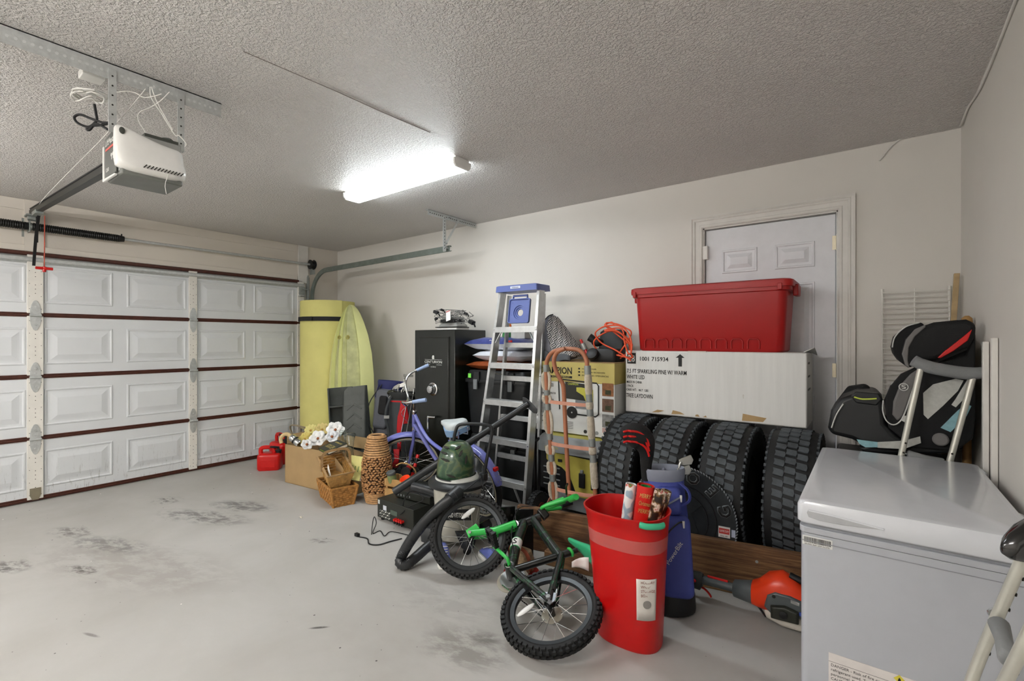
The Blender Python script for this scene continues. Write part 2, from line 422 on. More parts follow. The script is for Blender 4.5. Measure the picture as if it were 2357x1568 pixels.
# ---------------- sectional garage door: door_1
M_gd = mat('garage_door_steel', 'd3d6d8', .4, var=.03, vs=3)
m_, t, b = newmat('garage_door_dirty'); c = lin('d0d3d5')
st = t.vmath('MULTIPLY', t.geo, (1, 14, 2.5)); nz = t.noise(st, 3.2, 6, .75, .3)
sep = t.n('ShaderNodeSeparateXYZ'); t.l(t.geo, sep.inputs[0])
hz = t.n('ShaderNodeMapRange'); hz.inputs[1].default_value = .46; hz.inputs[2].default_value = .06; t.l(sep.outputs[2], hz.inputs[0])
msk = t.math('MULTIPLY', t.ramp(nz, [(.55, (0, 0, 0)), (.68, (1, 1, 1))]), hz.outputs[0])
t.l(t.mix(t.math('MULTIPLY', msk, .75), c, lin('77746e')), b.inputs['Base Color']); b.inputs['Roughness'].default_value = .45
M_gdd = m_
M_stile = mat('stile_white', 'dedbd3', .45, var=.04); M_galv = mat('galvanised', 'bfc2c0', .42, metal=.45, var=.12, vs=40)
M_galvd = mat('galvanised_dull', '979c98', .45, metal=.4, var=.15, vs=30); M_black = mat('black_paint', '0e0e10', .4, var=.2); M_blackp = mat('black_plastic', '121314', .5, var=.15)
M_hole = mat('dark_hole', '26241f', .8)
d1 = sroot('door_1', (0, 0, 0)); SH = .5334
cols_r = [(-2.869, -2.378), (-2.293, -1.773), (-1.685, -1.185), (-1.108, -.606)]
CY = -2.915; cols_l = [(2*CY-b_, 2*CY-a_) for a_, b_ in cols_r]
for s_ in range(4):
    z0 = .012+s_*SH; m = M_gdd if s_ == 0 else M_gd
    mb = MB(); mb.b2((-.03, GY0+.01, z0+.003), (.012, GY1-.04, z0+SH-.003)); sec = mb.build('door_section', m, d1)
    for (a_, b_) in cols_r+cols_l[:1]:
        mb = MB(); rings = []; za, zb = z0+.10, z0+SH-.11
        for ins, hg in ((0, 0), (.006, .006), (.014, .006), (.026, -.002), (.05, .002), (.085, .010), (.09, .010)):
            rings.append([(.012+hg, a_+.01+ins, za+ins), (.012+hg, b_-.01-ins, za+ins), (.012+hg, b_-.01-ins, zb-ins), (.012+hg, a_+.01+ins, zb-ins)])
        mb.loft(rings, cap=(False, True)); mb.build('embossed_panel', m, sec, smooth=0)
for k in range(5):     # brown exposed meeting edges
    z = .012+k*SH + (.012 if k == 0 else 0) - (.02 if k == 4 else 0); mb = MB()
    for dz, hh_, dx in ((.013, .009, .020), (0, .012, .026), (-.013, .009, .020)): mb.b2((.008, GY0+.01, z+dz-hh_/2), (dx, GY1-.04, z+dz+hh_/2))
    mb.b2((.006, GY0+.01, z-.019), (.016, GY1-.04, z+.019)); mb.build('edge_strip', M_brown, d1, bevel=.0015)
mb = MB(); mb.tube([(.0, GY0+.01, .008), (.0, GY1-.04, .008)], .012, 8); mb.b2((-.01, GY0+.01, .018), (.024, GY1-.04, .022)); mb.build('bottom_seal', mat('seal', '9a9a98', .6), d1)
for y, wd in ((CY, .10), (-1.725, .075), (-.535, .08)):
    for s_ in range(4):
        z0 = .012+s_*SH; mb = MB(); mb.b2((.012, y-wd/2, z0+.012), (.034, y+wd/2, z0+SH-.012)); stl = mb.build('stile', M_stile, d1, bevel=.003)
        mb = MB(); rr = random.Random(s_)
        for q in range(13):
            zz = z0+.04+q*.036
            if q % 4 != 3: mb.cyl((.0335, y, zz), (.0348, y, zz), .0035, n=6)
            if q % 3 == 0:
                for dy in (-.36, .36): mb.cyl((.0335, y+dy*wd, zz+.01), (.0348, y+dy*wd, zz+.01), .003, n=6)
        mb.build('punched_hole', M_hole, stl, smooth=0, kind='stuff')
for y in (CY, -1.725):    # rounded double-leaf hinges on the joints
    for k in (1, 2, 3):
        z = .012+k*SH; mb = MB(); poly = []
        for sgn in (1, -1):
            poly += [(.03, sgn*.016), (.030, sgn*.05)] if sgn > 0 else []
        up = [(.034, .0), (.034, .045), (.026, .085), (.012, .118), (0, .124), (-.012, .118), (-.026, .085), (-.034, .045), (-.034, 0)]
        Tm = basis((.034, y, z), (0, 1, 0), (0, 0, 1), (1, 0, 0)); mb.prism(up, .005, Tm); mb.prism([(a_, -c_-.012) for a_, c_ in up], .005, Tm)
        mb.cyl((.045, y-.038, z-.006), (.045, y+.038, z-.006), .010, n=10)
        for zz in (.07, -.085, .03, -.045): mb.cyl((.037, y, z+zz), (.045, y, z+zz), .009 if abs(zz) > .05 else .006, n=8)
        mb.build('hinge', M_galv, d1, bevel=.001)
mb = MB(); mb.prism([(.035, 0), (.035, .06), (.02, .10), (-.02, .10), (-.035, .06), (-.035, 0)], .006, basis((.034, CY, .02), (0, 1, 0), (0, 0, -1), (1, 0, 0)) @ tr(0, -.10, 0)); mb.build('bottom_bracket', mat('old_steel', '8c8470', .5, metal=.5), d1)
# galvanised top strut (hat section)
mb = MB(); z = .012+4*SH-.06
prof = [(0, .03), (.005, .032), (.02, .018), (.045, .016), (.05, .0), (.045, -.016), (.02, -.018), (.005, -.032), (0, -.03)]
mb.loft([[(.014+a_, yy, z+c_) for a_, c_ in prof] for yy in (GY0+.02, GY1-.03)]); mb.build('top_strut', M_galv, d1, bevel=.002)
for y in (-2.915, -1.725): MB().b2((.014, y-.04, z+.025), (.03, y+.04, z+.06)).build('strut_clip', M_stile, d1)
# top corner roller bracket
mb = MB(); mb.b2((.034, -.56, z-.12), (.04, -.48, z-.02)); mb.b2((.034, -.57, z-.14), (.09, -.50, z-.132)); mb.cyl((.075, -.53, z-.05), (.075, -.44, z-.05), .006, n=8); mb.build('roller_bracket', M_galvd, d1, bevel=.001)
# ================================================================ ceiling lamps (fluorescent wraps)
M_lens = bpy.data.materials.new('lamp_lens'); M_lens.use_nodes = True; MATS['lamp_lens'] = M_lens
t = NT(M_lens.node_tree); b = M_lens.node_tree.nodes['Principled BSDF']; co = t.n('ShaderNodeTexCoord').outputs['Object']
b.inputs['Base Color'].default_value = (.9, .9, .88, 1); t.l(t.ramp(t.noise(co, 90, 2), [(.3, (.88, .96, 1)), (.7, (.91, .97, 1))]), b.inputs['Emission Color']); nrm = t.n('ShaderNodeSeparateXYZ'); t.l(t.n('ShaderNodeNewGeometry').outputs['Normal'], nrm.inputs[0]); t.l(t.math('MULTIPLY', t.math('ADD', t.math('MULTIPLY', t.math('MAXIMUM', t.math('MULTIPLY', nrm.outputs[2], -1.0), 0.0), .72), .28), LAMP_L), b.inputs['Emission Strength'])
M_lampw = mat('lamp_enamel', 'e8e8e4', .35, var=.03)
def lamp(loc, label, L=1.235, Wd=.16):
    o = thing('ceiling_lamp', label, 'lamp', loc)
    mb = MB(); mb.b2((-L/2, -Wd/2+.015, -.022), (L/2, Wd/2-.015, 0)); mb.build('housing', M_lampw, o, bevel=.002)
    prof = [(-Wd/2, -.018), (-Wd/2+.004, -.052), (-Wd/2+.022, -.07), (Wd/2-.022, -.07), (Wd/2-.004, -.052), (Wd/2, -.018)]
    mb = MB(); mb.loft([[(x, a_, c_) for a_, c_ in prof] for x in (-L/2+.012, L/2-.012)]); mb.build('diffuser', M_lens, o, bevel=.004)
    for s_ in (-1, 1):
        mb = MB(); x = s_*(L/2-.004); mb.loft([[(xx, a_*1.02, c_*1.04+.004) for a_, c_ in prof] for xx in (x-.008, x+.008)]); mb.build('end_cap', M_lampw, o, bevel=.002)
    return o
lamp((2.995, -1.385, RZ), 'long white fluorescent wrap lamp glowing on the textured ceiling above the bikes')
# two unseen fill lamps added behind the viewpoint: bare tubes brightening room and ceiling
M_filltube = bpy.data.materials.new('fill_tube'); M_filltube.use_nodes = True; MATS['fill_tube'] = M_filltube
t = NT(M_filltube.node_tree); b = M_filltube.node_tree.nodes['Principled BSDF']; co = t.n('ShaderNodeTexCoord').outputs['Object']
t.l(t.ramp(t.noise(co, 40, 2), [(.3, (1, .97, .95)), (.7, (1, .985, .965))]), b.inputs['Emission Color']); b.inputs['Emission Strength'].default_value = FILL_L
def added_fill_lamp(loc, label):
    o = thing('added_fill_lamp', label, 'lamp', loc); L = 1.25
    MB().b2((-L/2, -.02, -.32), (L/2, .02, -.28)).build('housing', M_lampw, o, bevel=.003)
    for y in (-.075, .075): MB().cyl((-L/2+.03, y, -.30), (L/2-.03, y, -.30), .019, n=14).build('tube', M_filltube, o)
    for s_ in (-1, 1):
        MB().b2((s_*L/2-.012, -.1, -.33), (s_*L/2+.012, .1, -.27)).build('end_plate', M_lampw, o, bevel=.003)
        MB().tube([(s_*.45, 0, -.28), (s_*.45, 0, 0)], .003, 6).build('chain', M_lampw, o)
added_fill_lamp((4.35, -4.75, RZ), 'added unseen fill lamp with two bare tubes on the freezer side behind the viewpoint')
added_fill_lamp((1.6, -4.75, RZ), 'added unseen fill lamp with two bare tubes on the garage door side behind the viewpoint')
# ================================================================ garage door hardware
M_red = mat('red_plastic', 'c01814', .35, var=.08); M_white = mat('white_plastic', 'e9e8e3', .3, var=.03); M_cordw = mat('white_cord', 'dcdad4', .5)
M_steel = mat('bright_steel', 'c9ccce', .25, metal=.95, var=.06); M_chrome = mat('chrome', 'd8dadb', .12, metal=1, var=.03)
M_rope = mat('red_rope', 'b8503c', .7)
def perforated(mb_holes, p0, p1, nrm, off, n, r):
    p0 = Vector(p0); p1 = Vector(p1); nrm = Vector(nrm)
    for i in range(n):
        q = p0.lerp(p1, (i+.5)/n); mb_holes.cyl(q+nrm*off, q+nrm*(off+.0012), r, n=6)
# ---- torsion spring on its shaft above the door
ts = thing('torsion_spring_shaft', 'black torsion spring on a steel shaft above the garage door', 'door spring', (.10, -2.0, 2.355))
def W_(y, dz=0, dx=0): return (dx, y+2.0, dz)
mb = MB(); mb.cyl(W_(-4.2), W_(-.36), .0135, n=14); mb.build('shaft', M_galv, ts)
mb = MB()
for (y0, y1) in ((-3.9, -2.985), (-2.94, -2.36)):
    n = int((y1-y0)/.0135); pts = []
    mb.cyl(W_(y0), W_(y1), .030, n=18)
    for i in range(n): mb.torus(W_(y0+(i+.5)*.0135), (0, 1, 0), .030, .006, 14, 5)
mb.build('spring_coil', mat('oiled_black_steel', '141312', .35, metal=.3, var=.3, vs=40), ts)
for y in (-2.355, -2.97):
    mb = MB(); mb.cyl(W_(y-.02), W_(y+.03), .034, .026, n=16); mb.cyl(W_(y+.012, .03), W_(y+.012, .045), .006, n=6); mb.build('winding_cone', M_blackp, ts)
mb = MB(); mb.b2((-.095, -2.995+2.0, -.08), (-.088, -2.925+2.0, .08)); mb.b2((-.095, -2.963+2, -.045), (.03, -2.957+2, .045)); mb.cyl(W_(-2.975), W_(-2.945), .03, n=16); mb.build('center_bracket', M_galvd, ts, bevel=.001)
mb = MB(); mb.lathe([(.02, -.03), (.06, -.03), (.062, -.022), (.05, -.018), (.046, .012), (.06, .02), (.06, .028), (.03, .03)], 24, T=tr(0, -.425+2.0, 0) @ rot(x=90)); mb.build('cable_drum', M_black, ts)
mb = MB(); mb.b2((-.098, -.40+2, -.12), (.02, -.394+2, .055)); mb.cyl(W_(-.41), W_(-.38), .026, n=14); mb.build('end_bearing_plate', M_galvd, ts, bevel=.002)
# ---- curved track with its hanger
tk = thing('door_track', 'galvanised curved garage door track hung from the ceiling beside the back wall', 'door track', (.09, -.43, 0))
def sweep(path, prof, y0):
    """path of (x,z) in a plane of constant y; prof of (offset along in-plane normal, y offset)"""
    rings = []
    for i, (x, z) in enumerate(path):
        a = Vector(path[max(i-1, 0)]); c_ = Vector(path[min(i+1, len(path)-1)]); tt = (c_-a).normalized(); nn = Vector((-tt.y, tt.x))
        rings.append([(x+nn.x*o_, y0+dy, z+nn.y*o_) for o_, dy in prof])
    return rings
cen = (.43, 1.93); R_ = .32
path = [(0.0, .0), (0.0, 1.0), (0.0, 1.90)]
path += [(.34-.34*math.cos(a_), 1.92+.34*math.sin(a_)) for a_ in [PI/2*i/12 for i in range(13)]]
path += [(.9, 2.265), (1.6, 2.27), (2.46, 2.275)]
th_ = .003
prof = [(-.028, 0), (.028, 0), (.03, .012), (.022, .026), (.017, .026), (.024, .012), (.022, .004), (-.022, .004), (-.024, .012), (-.017, .026), (-.022, .026), (-.03, .012)]
mb = MB(); mb.loft(sweep(path, prof, 0)); mb.build('track_rail', mat('track_steel', '7d8680', .4, metal=.6, var=.15), tk)
mb = MB(); mb.b2((-.088, -.02, .3), (-.06, .012, 2.2)); mb.b2((-.06, -.02, 1.2), (-.03, -.012, 2.22)); mb.build('flag_bracket', M_galvd, tk)
hx = 2.53-.09
ang = MB(); ang.b2((hx-.002, -.26, 2.545), (hx+.002, .40, RZ-.002)); ang.b2((hx-.035, -.26, RZ-.005), (hx+.002, .40, RZ-.001)); a1 = ang.build('ceiling_angle', M_galv, tk, bevel=.0006)
mb = MB(); perforated(mb, (hx+.002, -.25, 2.568), (hx+.002, .39, 2.568), (1, 0, 0), 0, 24, .0055); mb.build('punched_hole', M_hole, a1, kind='stuff', smooth=0)
mb = MB(); mb.b2((hx+.003, -.075, 2.24), (hx+.007, -.035, 2.575)); mb.b2((hx-.03, -.040, 2.24), (hx+.003, -.036, 2.575)); a2 = mb.build('hanger_angle', M_galv, tk, bevel=.0006)
mb = MB(); perforated(mb, (hx+.007, -.055, 2.25), (hx+.007, -.055, 2.57), (1, 0, 0), 0, 11, .005); mb.build('punched_hole', M_hole, a2, kind='stuff', smooth=0)
mb = MB(); mb.tube([(hx+.012, .13, 2.57), (hx+.012, -.05, 2.30)], .014, 4, flat=(1, .3), up=(1, 0, 0)); mb.build('diagonal_brace', M_galv, tk)
for q in ((hx+.012, -.05, 2.275), (hx+.02, -.05, 2.31), (hx+.006, .0, 2.568)): MB().cyl(q, (q[0]+.018, q[1], q[2]), .007, n=6).build('bolt', M_steel, tk)
MB().cyl((hx-.06, -.01, 2.275), (hx+.01, -.01, 2.275), .006, n=8).build('roller_pin', M_steel, tk)
# ---- chain-drive opener
op = thing('garage_door_opener', 'white garage door opener with long black rail hanging from the ceiling', 'door opener', (3.13, -2.95, RZ))
L_ = lambda x, y, z: (x-3.13, y+2.95, z-RZ)
mb = MB(); mb.b2(L_(3.128, -4.3, 2.525), L_(3.132, -2.655, RZ-.001)); mb.b2(L_(3.095, -4.3, RZ-.006), L_(3.132, -2.655, RZ-.001)); a1 = mb.build('mounting_angle', M_galv, op, bevel=.0006)
mb = MB(); perforated(mb, L_(3.132, -3.6, 2.556), L_(3.132, -2.67, 2.556), (1, 0, 0), 0, 40, .006); mb.build('punched_hole', mat('galv_light', 'd2d4d2', .5, metal=.4), a1, kind='stuff', smooth=0)
for y in (-3.088, -2.832):
    mb = MB(); mb.b2(L_(3.133, y-.014, 2.295), L_(3.137, y+.014, 2.57)); mb.b2(L_(3.112, y+.011, 2.295), L_(3.135, y+.014, 2.57))
    st_ = mb.build('hanger_strap', M_galv, op, bevel=.0006)
    mb = MB(); perforated(mb, L_(3.137, y, 2.31), L_(3.137, y, 2.56), (1, 0, 0), 0, 6, .004); mb.build('punched_hole', M_hole, st_, kind='stuff', smooth=0)
M_grey = mat('grey_plastic', '6f716c', .45); M_dgrey = mat('dark_grey_plastic', '43453f', .45)
mb = MB(); mb.b2(L_(3.0, -3.076, 2.12), L_(3.18, -2.845, 2.305)); mb.build('chassis', mat('chassis_steel', '9b9c98', .4, metal=.3), op, bevel=.004)
# white moulded cover on the end facing the room: bulged lower lip, dipping top line
mb = MB(); rings = []
for y, top, dx in ((-3.112, 2.30, -.03), (-3.108, 2.322, -.012), (-3.08, 2.326, .0), (-3.0, 2.300, .004), (-2.92, 2.283, .004), (-2.86, 2.28, .0), (-2.822, 2.278, -.012), (-2.812, 2.25, -.04)):
    bot = 2.118 if -3.09 < y < -2.84 else 2.135; y = -2.963+(y+2.962)*.875
    rings.append([L_(3.165, y, top-.006), L_(3.185+dx*.5, y, top), L_(3.20+dx, y, top-.010), L_(3.212+dx, y, top-.05), L_(3.220+dx, y, (top+bot)/2), L_(3.238+dx, y, bot+.05), L_(3.244+dx, y, bot+.018), L_(3.222+dx, y, bot), L_(3.165, y, bot)])
mb.loft(rings); mb.build('front_cover', M_white, op, sub=1, smooth=60)
mb = MB(); mb.prism([(2.995, 2.30), (3.172, 2.315), (3.172, 2.118), (2.995, 2.125)], .006, basis(L_(0, -3.078, 0), (1, 0, 0), (0, 0, 1), (0, -1, 0))); sp = mb.build('side_plate', M_dgrey, op, bevel=.002)
mb = MB(); mb.prism([(2.982, 2.26), (2.995, 2.27), (2.998, 2.12), (3.17, 2.112), (3.17, 2.104), (2.985, 2.108)], .012, basis(L_(0, -3.078, 0), (1, 0, 0), (0, 0, 1), (0, -1, 0))); mb.build('side_rim', M_white, op, bevel=.003)
mb = MB(); mb.loft([[L_(x, y, z) for x, y in ((3.0, -3.075), (3.215, -3.075), (3.215, -2.85), (3.0, -2.85))] for z in (2.13, 2.105)]); mb.build('light_lens', M_grey, op, bevel=.006)
mb = MB()
for i in range(12): y = -3.0+i*.0125; mb.box((0, 0, 0), (.004, .0035, .018), T=tr(L_(3.2445, y, 2.150)) @ rot(x=-38))
mb.build('vent_slot', M_hole, op, kind='stuff', smooth=0)
mb = MB(); mb.ball((0, 0, 0), (.004, .011, .015), 10, 6, T=tr(L_(3.209, -3.072, 2.29))); mb.build('key_slot', M_dgrey, op)
Ts = basis(L_(3.165, -3.0847, 2.262), (1, 0, 0), (0, 0, 1), (0, -1, 0))
text('LiftMaster', M_white, op, Ts, .028, width=.155, align='RIGHT', bold=.01)
mb = MB(); mb.b2(L_(3.015, -3.0857, 2.240), L_(3.168, -3.083, 2.249)); mb.build('label_stripe', mat('label_red', 'd8574a', .5), op)
text('1260', M_white, op, basis(L_(3.04, -3.0847, 2.145), (1, 0, 0), (0, 0, 1), (0, -1, 0)), .018, align='CENTER')
mb = MB()
for dx in (0, .026):
    mb.cyl(L_(3.11+dx, -3.083, 2.205), L_(3.11+dx, -3.0865, 2.205), .008, n=12); mb.b2(L_(3.107+dx, -3.0855, 2.185), L_(3.113+dx, -3.0835, 2.21))
mb.build('key_pictogram', M_white, op)
# rail, chain, trolley arm and red release handle
mb = MB(); a_, b_ = Vector(L_(2.99, -2.945, 2.302)), Vector(L_(.08, -2.94, 2.475)); dv = (b_-a_).normalized()
mb.tube([a_, b_], .030, 4, flat=(.9, .9), up=(0, 0, 1)); mb.build('rail', mat('rail_black', '23241f', .42, metal=.3), op)
mb = MB(); mb.tube([a_+Vector((0, .012, .03)), b_+Vector((0, .012, .03))], .006, 6); mb.tube([a_+Vector((0, -.012, .033)), b_+Vector((0, -.012, .033))], .006, 6); mb.build('drive_chain', M_black, op)
mb = MB(); mb.b2(L_(.03, -2.985, 2.44), L_(.16, -2.90, 2.452)); mb.b2(L_(.0, -2.97, 2.42), L_(.012, -2.91, 2.53)); mb.cyl(L_(.09, -2.97, 2.43), L_(.09, -2.91, 2.43), .025, n=14); mb.b2(L_(.24, -2.965, 2.42), L_(.40, -2.915, 2.45)); mb.build('trolley', M_galvd, op, bevel=.002)
mb = MB(); mb.tube([L_(.30, -2.93, 2.43), L_(.20, -2.935, 2.25), L_(.07, -2.93, 2.03)], .014, 4, flat=(1, .35)); mb.tube([L_(.19, -2.925, 2.43), L_(.14, -2.92, 2.22)], .011, 4, flat=(1, .35)); mb.build('door_arm', M_black, op)
mb = MB(); mb.tube([L_(.33, -2.90, 2.42), L_(.325, -2.90, 2.2), L_(.33, -2.902, 1.99)], .0035, 6); mb.build('release_cord', M_rope, op)
mb = MB(); mb.cyl(L_(.33, -2.955, 1.985), L_(.33, -2.85, 1.985), .012, n=10); mb.cyl(L_(.33, -2.902, 1.955), L_(.33, -2.902, 2.0), .012, n=10); mb.build('release_handle', M_red, op, bevel=.003)
# cords: coiled white flex at the ceiling socket, black mains cord, thin wires
mb = MB(); c0 = P(205, 212, z=2.50); mb.b2(Vector(c0)+Vector((-.04, -.03, .06))-Vector((3.13, -2.95, RZ)), Vector(c0)+Vector((.04, .05, .0945))-Vector((3.13, -2.95, RZ))); mb.build('ceiling_socket', M_white, op, bevel=.004)
rr = random.Random(3); mb = MB()
for k in range(6):
    base = [(170, 215), (185, 208), (215, 212), (240, 222), (232, 236), (205, 226), (182, 226)]
    pts = [Vector(P(u+rr.uniform(-8, 8), v+rr.uniform(-7, 7), z=2.52+rr.uniform(-.02, .015)))-Vector((3.13, -2.95, RZ)) for u, v in base]
    mb.tube(smooth_path(pts, 5, True), .0035, 6, closed=True)
mb.build('coiled_flex', M_cordw, op)
off = Vector((3.13, -2.95, RZ))
cp = lambda pts, d: [Vector(P(u, v, d=d))-off for u, v in pts]
mb = MB(); mb.tube(smooth_path(cp([(217, 240), (221, 262), (222, 278), (205, 292), (180, 284), (171, 270), (185, 264), (212, 274), (236, 282), (252, 283), (232, 288), (212, 290), (200, 297), (206, 299), (222, 285), (248, 298)], 2.15), 5), .0055, 7); mb.build('mains_cord', M_blackp, op)
mb = MB()
for pts in ([(335, 205), (300, 248), (262, 290), (225, 330), (160, 395), (105, 452), (85, 478)], [(346, 200), (348, 225), (372, 262), (402, 310), (412, 312), (428, 330), (426, 338)], [(349, 200), (362, 236), (398, 300)], [(390, 212), (370, 232), (345, 248), (322, 258), (318, 275), (332, 300), (345, 320)], [(262, 214), (290, 210), (312, 214), (330, 224), (352, 222), (372, 216)]):
    n = len(pts); d0 = 2.14; pp = [Vector(P(u, v, d=d0+(1.75*max(0, i-2)/4 if pts[0] == (335, 205) else 0)))-off for i, (u, v) in enumerate(pts)]
    mb.tube(smooth_path(pp, 5), .0022, 5)
mb.tube([Vector(P(u, v, d=2.12))-off for u, v in ((388, 400), (381, 420), (380, 430), (383, 447))], .0014, 5)
mb.build('bell_wire', M_cordw, op)
mb = MB(); mb.b2(L_(3.08, -2.98, 2.305), L_(3.16, -2.85, 2.325)); mb.tube(smooth_path([L_(3.0, -2.94, 2.34), L_(3.06, -2.9, 2.35), L_(3.12, -2.87, 2.34), L_(3.14, -2.85, 2.30)], 5), .006, 6); mb.build('top_module', M_dgrey, op)
# ---- loose white cable stapled along the ceiling corner
mb = MB(); pts = [P(2345, -20, x=RX-.008), P(2262, 190, x=RX-.008), P(2228, 248, x=RX-.008), P(2214, 282, x=RX-.012), P(2205, 291, y=-.012), P(2180, 298, y=-.01), P(2140, 304, y=-.009), P(2095, 314, y=-.009), P(2070, 322, y=-.009), P(2048, 340, y=-.008), P(2024, 370, y=-.008)]
wc = mb.tube(smooth_path([Vector(p) for p in pts], 5), .005, 7).build('ceiling_cable', M_cordw); tag(wc, 'loose off-white cable stapled along the ceiling corner above the house door', 'cable')
# ================================================================ far left corner
def cam_basis(o, lean=0, yaw=0, roll=0):
    """upright frame at o: x to the right as seen, y away from the viewer, z up; lean tips the top away (deg)"""
    base = basis(o, VR, VF, (0, 0, 1)); return base @ rot(z=yaw) @ rot(x=-lean) @ rot(y=roll)
# ---- yellow foam roll with black strap, standing on a low folded chair
M_foam = mat('yellow_foam', 'cfc97c', .75, var=.07, vs=3, bump=.15, bs=200); M_strap = mat('black_webbing', '141414', .7)
RC = Vector(P(757, 850, d=5.72)); RC.z = 0
fr = thing('foam_roll', 'tall rolled yellow foam mat tied with a black strap in the corner', 'foam mat', (RC.x, RC.y, .37))
mb = MB(); n = 90; rings_o = []; turns = 2.6; vs = []; 
prof_sp = []
for i in range(n+1):
    a_ = 2*PI*turns*i/n; r_ = .335-.045*(turns-a_/(2*PI)) if False else .22+.044*(a_/(2*PI)); prof_sp.append((r_*math.cos(a_+2.4), r_*math.sin(a_+2.4), r_, a_+2.4))
h_ = 1.485
for z in (0, h_): vs += [(x, y, z) for x, y, r_, a_ in prof_sp]+[((r_-.036)*math.cos(a_), (r_-.036)*math.sin(a_), z) for x, y, r_, a_ in prof_sp]
m_ = n+1; fs = []
for i in range(n):
    fs += [(i, i+1, 2*m_+i+1, 2*m_+i), (m_+i+1, m_+i, 3*m_+i, 3*m_+i+1), (2*m_+i, 2*m_+i+1, 3*m_+i+1, 3*m_+i), (i+1, i, m_+i, m_+i+1)]
fs += [(0, 2*m_, 3*m_, m_), (n, m_+n, 3*m_+n, 2*m_+n)]
mb.add(vs, fs); mb.build('rolled_mat', M_foam, fr, smooth=50)
mb = MB(); mb.lathe([(.3395, 1.245), (.3395, 1.295), (.336, 1.295), (.336, 1.245)], 48, close=True); mb.build('strap', M_strap, fr)
mb = MB(); d_ = Vector((CAM.x-RC.x, CAM.y-RC.y, 0)).normalized(); q = Vector((d_.x*math.cos(-.75)-d_.y*math.sin(-.75), d_.x*math.sin(-.75)+d_.y*math.cos(-.75), 0))
mb.box((0, 0, 0), (.15, .012, .05), T=basis(q*.342+Vector((0, 0, 1.27)), Vector((-q.y, q.x, 0)), q, (0, 0, 1))); mb.build('buckle', M_blackp, fr, bevel=.004)
M_tan = mat('tan_metal', '8c7f6c', .45, var=.1)
ch = thing('folding_chair', 'low tan folding chair frame under the yellow foam roll', 'chair', (RC.x, RC.y, 0))
M_slng = mat('tan_sling', '9a8d78', .8, bump=.2, bs=300)
cxy = lambda x, y, z: (x, y, z)
MB().b2((-.26, -.24, .335), (.26, .24, .355)).build('seat', M_slng, ch, bevel=.006)
for sx in (-1, 1):
    for sy in (-1, 1): MB().tube([(sx*.24, sy*.22, .34), (sx*.25, sy*.24, .0)], .012, 8).build('leg', M_tan, ch)
for sx in (-1, 1):
    pts = [(.30, sx*.2-.28, .30), (.42, sx*.05-.28, .40), (.46, sx*.05-.25, .47), (.30, sx*.05-.2, .50), (.1, sx*.05-.22, .49)]
pa = [Vector(P(u, v, d=5.25))-Vector((RC.x, RC.y, 0)) for u, v in ((676, 1008), (669, 990), (668, 982), (672, 979), (684, 980), (706, 985))]
MB().tube(smooth_path(pa+[Vector((.22, -.1, .347))], 5), .012, 8, flat=(1.3, .7)).build('arm', M_tan, ch)
# ---- yellow child's kayak stood on end
M_kay = mat('kayak_yellow', 'dfe19c', .42, var=.06, vs=4)
KB = Vector(P(808, 900, d=5.27)); KB.z = 0
ky = thing('kayak', 'pale yellow kayak stood on end against the wall with two round holes', 'kayak', T=cam_basis(KB, lean=3, yaw=-14, roll=-1.5))
mb = MB(); rings = []; Hk = 1.79
secn = [(-1, .0), (-.86, -.07), (-.66, -.12), (-.60, -.075), (-.50, -.10), (-.20, -.178), (-.12, -.14), (0, -.185), (.12, -.14), (.20, -.178), (.50, -.10), (.60, -.075), (.66, -.12), (.86, -.07), (1, 0), (.8, .05), (.3, .06), (-.3, .06), (-.8, .05)]
for z, wk, dk in ((0, .06, .3), (.03, .13, .5), (.15, .215, .8), (.4, .265, 1), (.75, .285, 1), (1.0, .278, 1), (1.25, .252, .98), (1.45, .205, .92), (1.6, .150, .82), (1.70, .102, .68), (1.76, .06, .5), (1.795, .012, .3)):
    rings.append([(x*wk, y*dk*(1 if abs(x) < .99 else 1), z) for x, y in secn])
mb.loft(rings)
nsec = len(secn); mb.mi = [1 if (k < (len(rings)-1)*nsec and k % nsec in (3, 4, 6, 7, 9, 10)) else 0 for k in range(len(mb.f))]
mb.build('hull', [M_kay, mat('kayak_scuffed', 'bdbf8c', .55, var=.2, vs=9)], ky, smooth=28)
for sx in (-1, 1):
    MB().torus((sx*.052, -.163, 1.42), (0, 1, -.12), .018, .005, 18, 6).build('scupper_rim', mat('kayak_dark', 'a39a4a', .5), ky)
    MB().cyl((sx*.052, -.150, 1.42), (sx*.052, -.1615, 1.42), .017, n=14).build('scupper_hole', mat('kayak_hole', '7a7238', .7), ky)
mb = MB(); mb.tube([(-.14, -.02, .0), (-.2, -.10, .12), (-.24, -.08, .42), (-.23, -.02, .50)], .02, 6, flat=(1, .4)); mb.build('carry_strap', M_strap, ky)
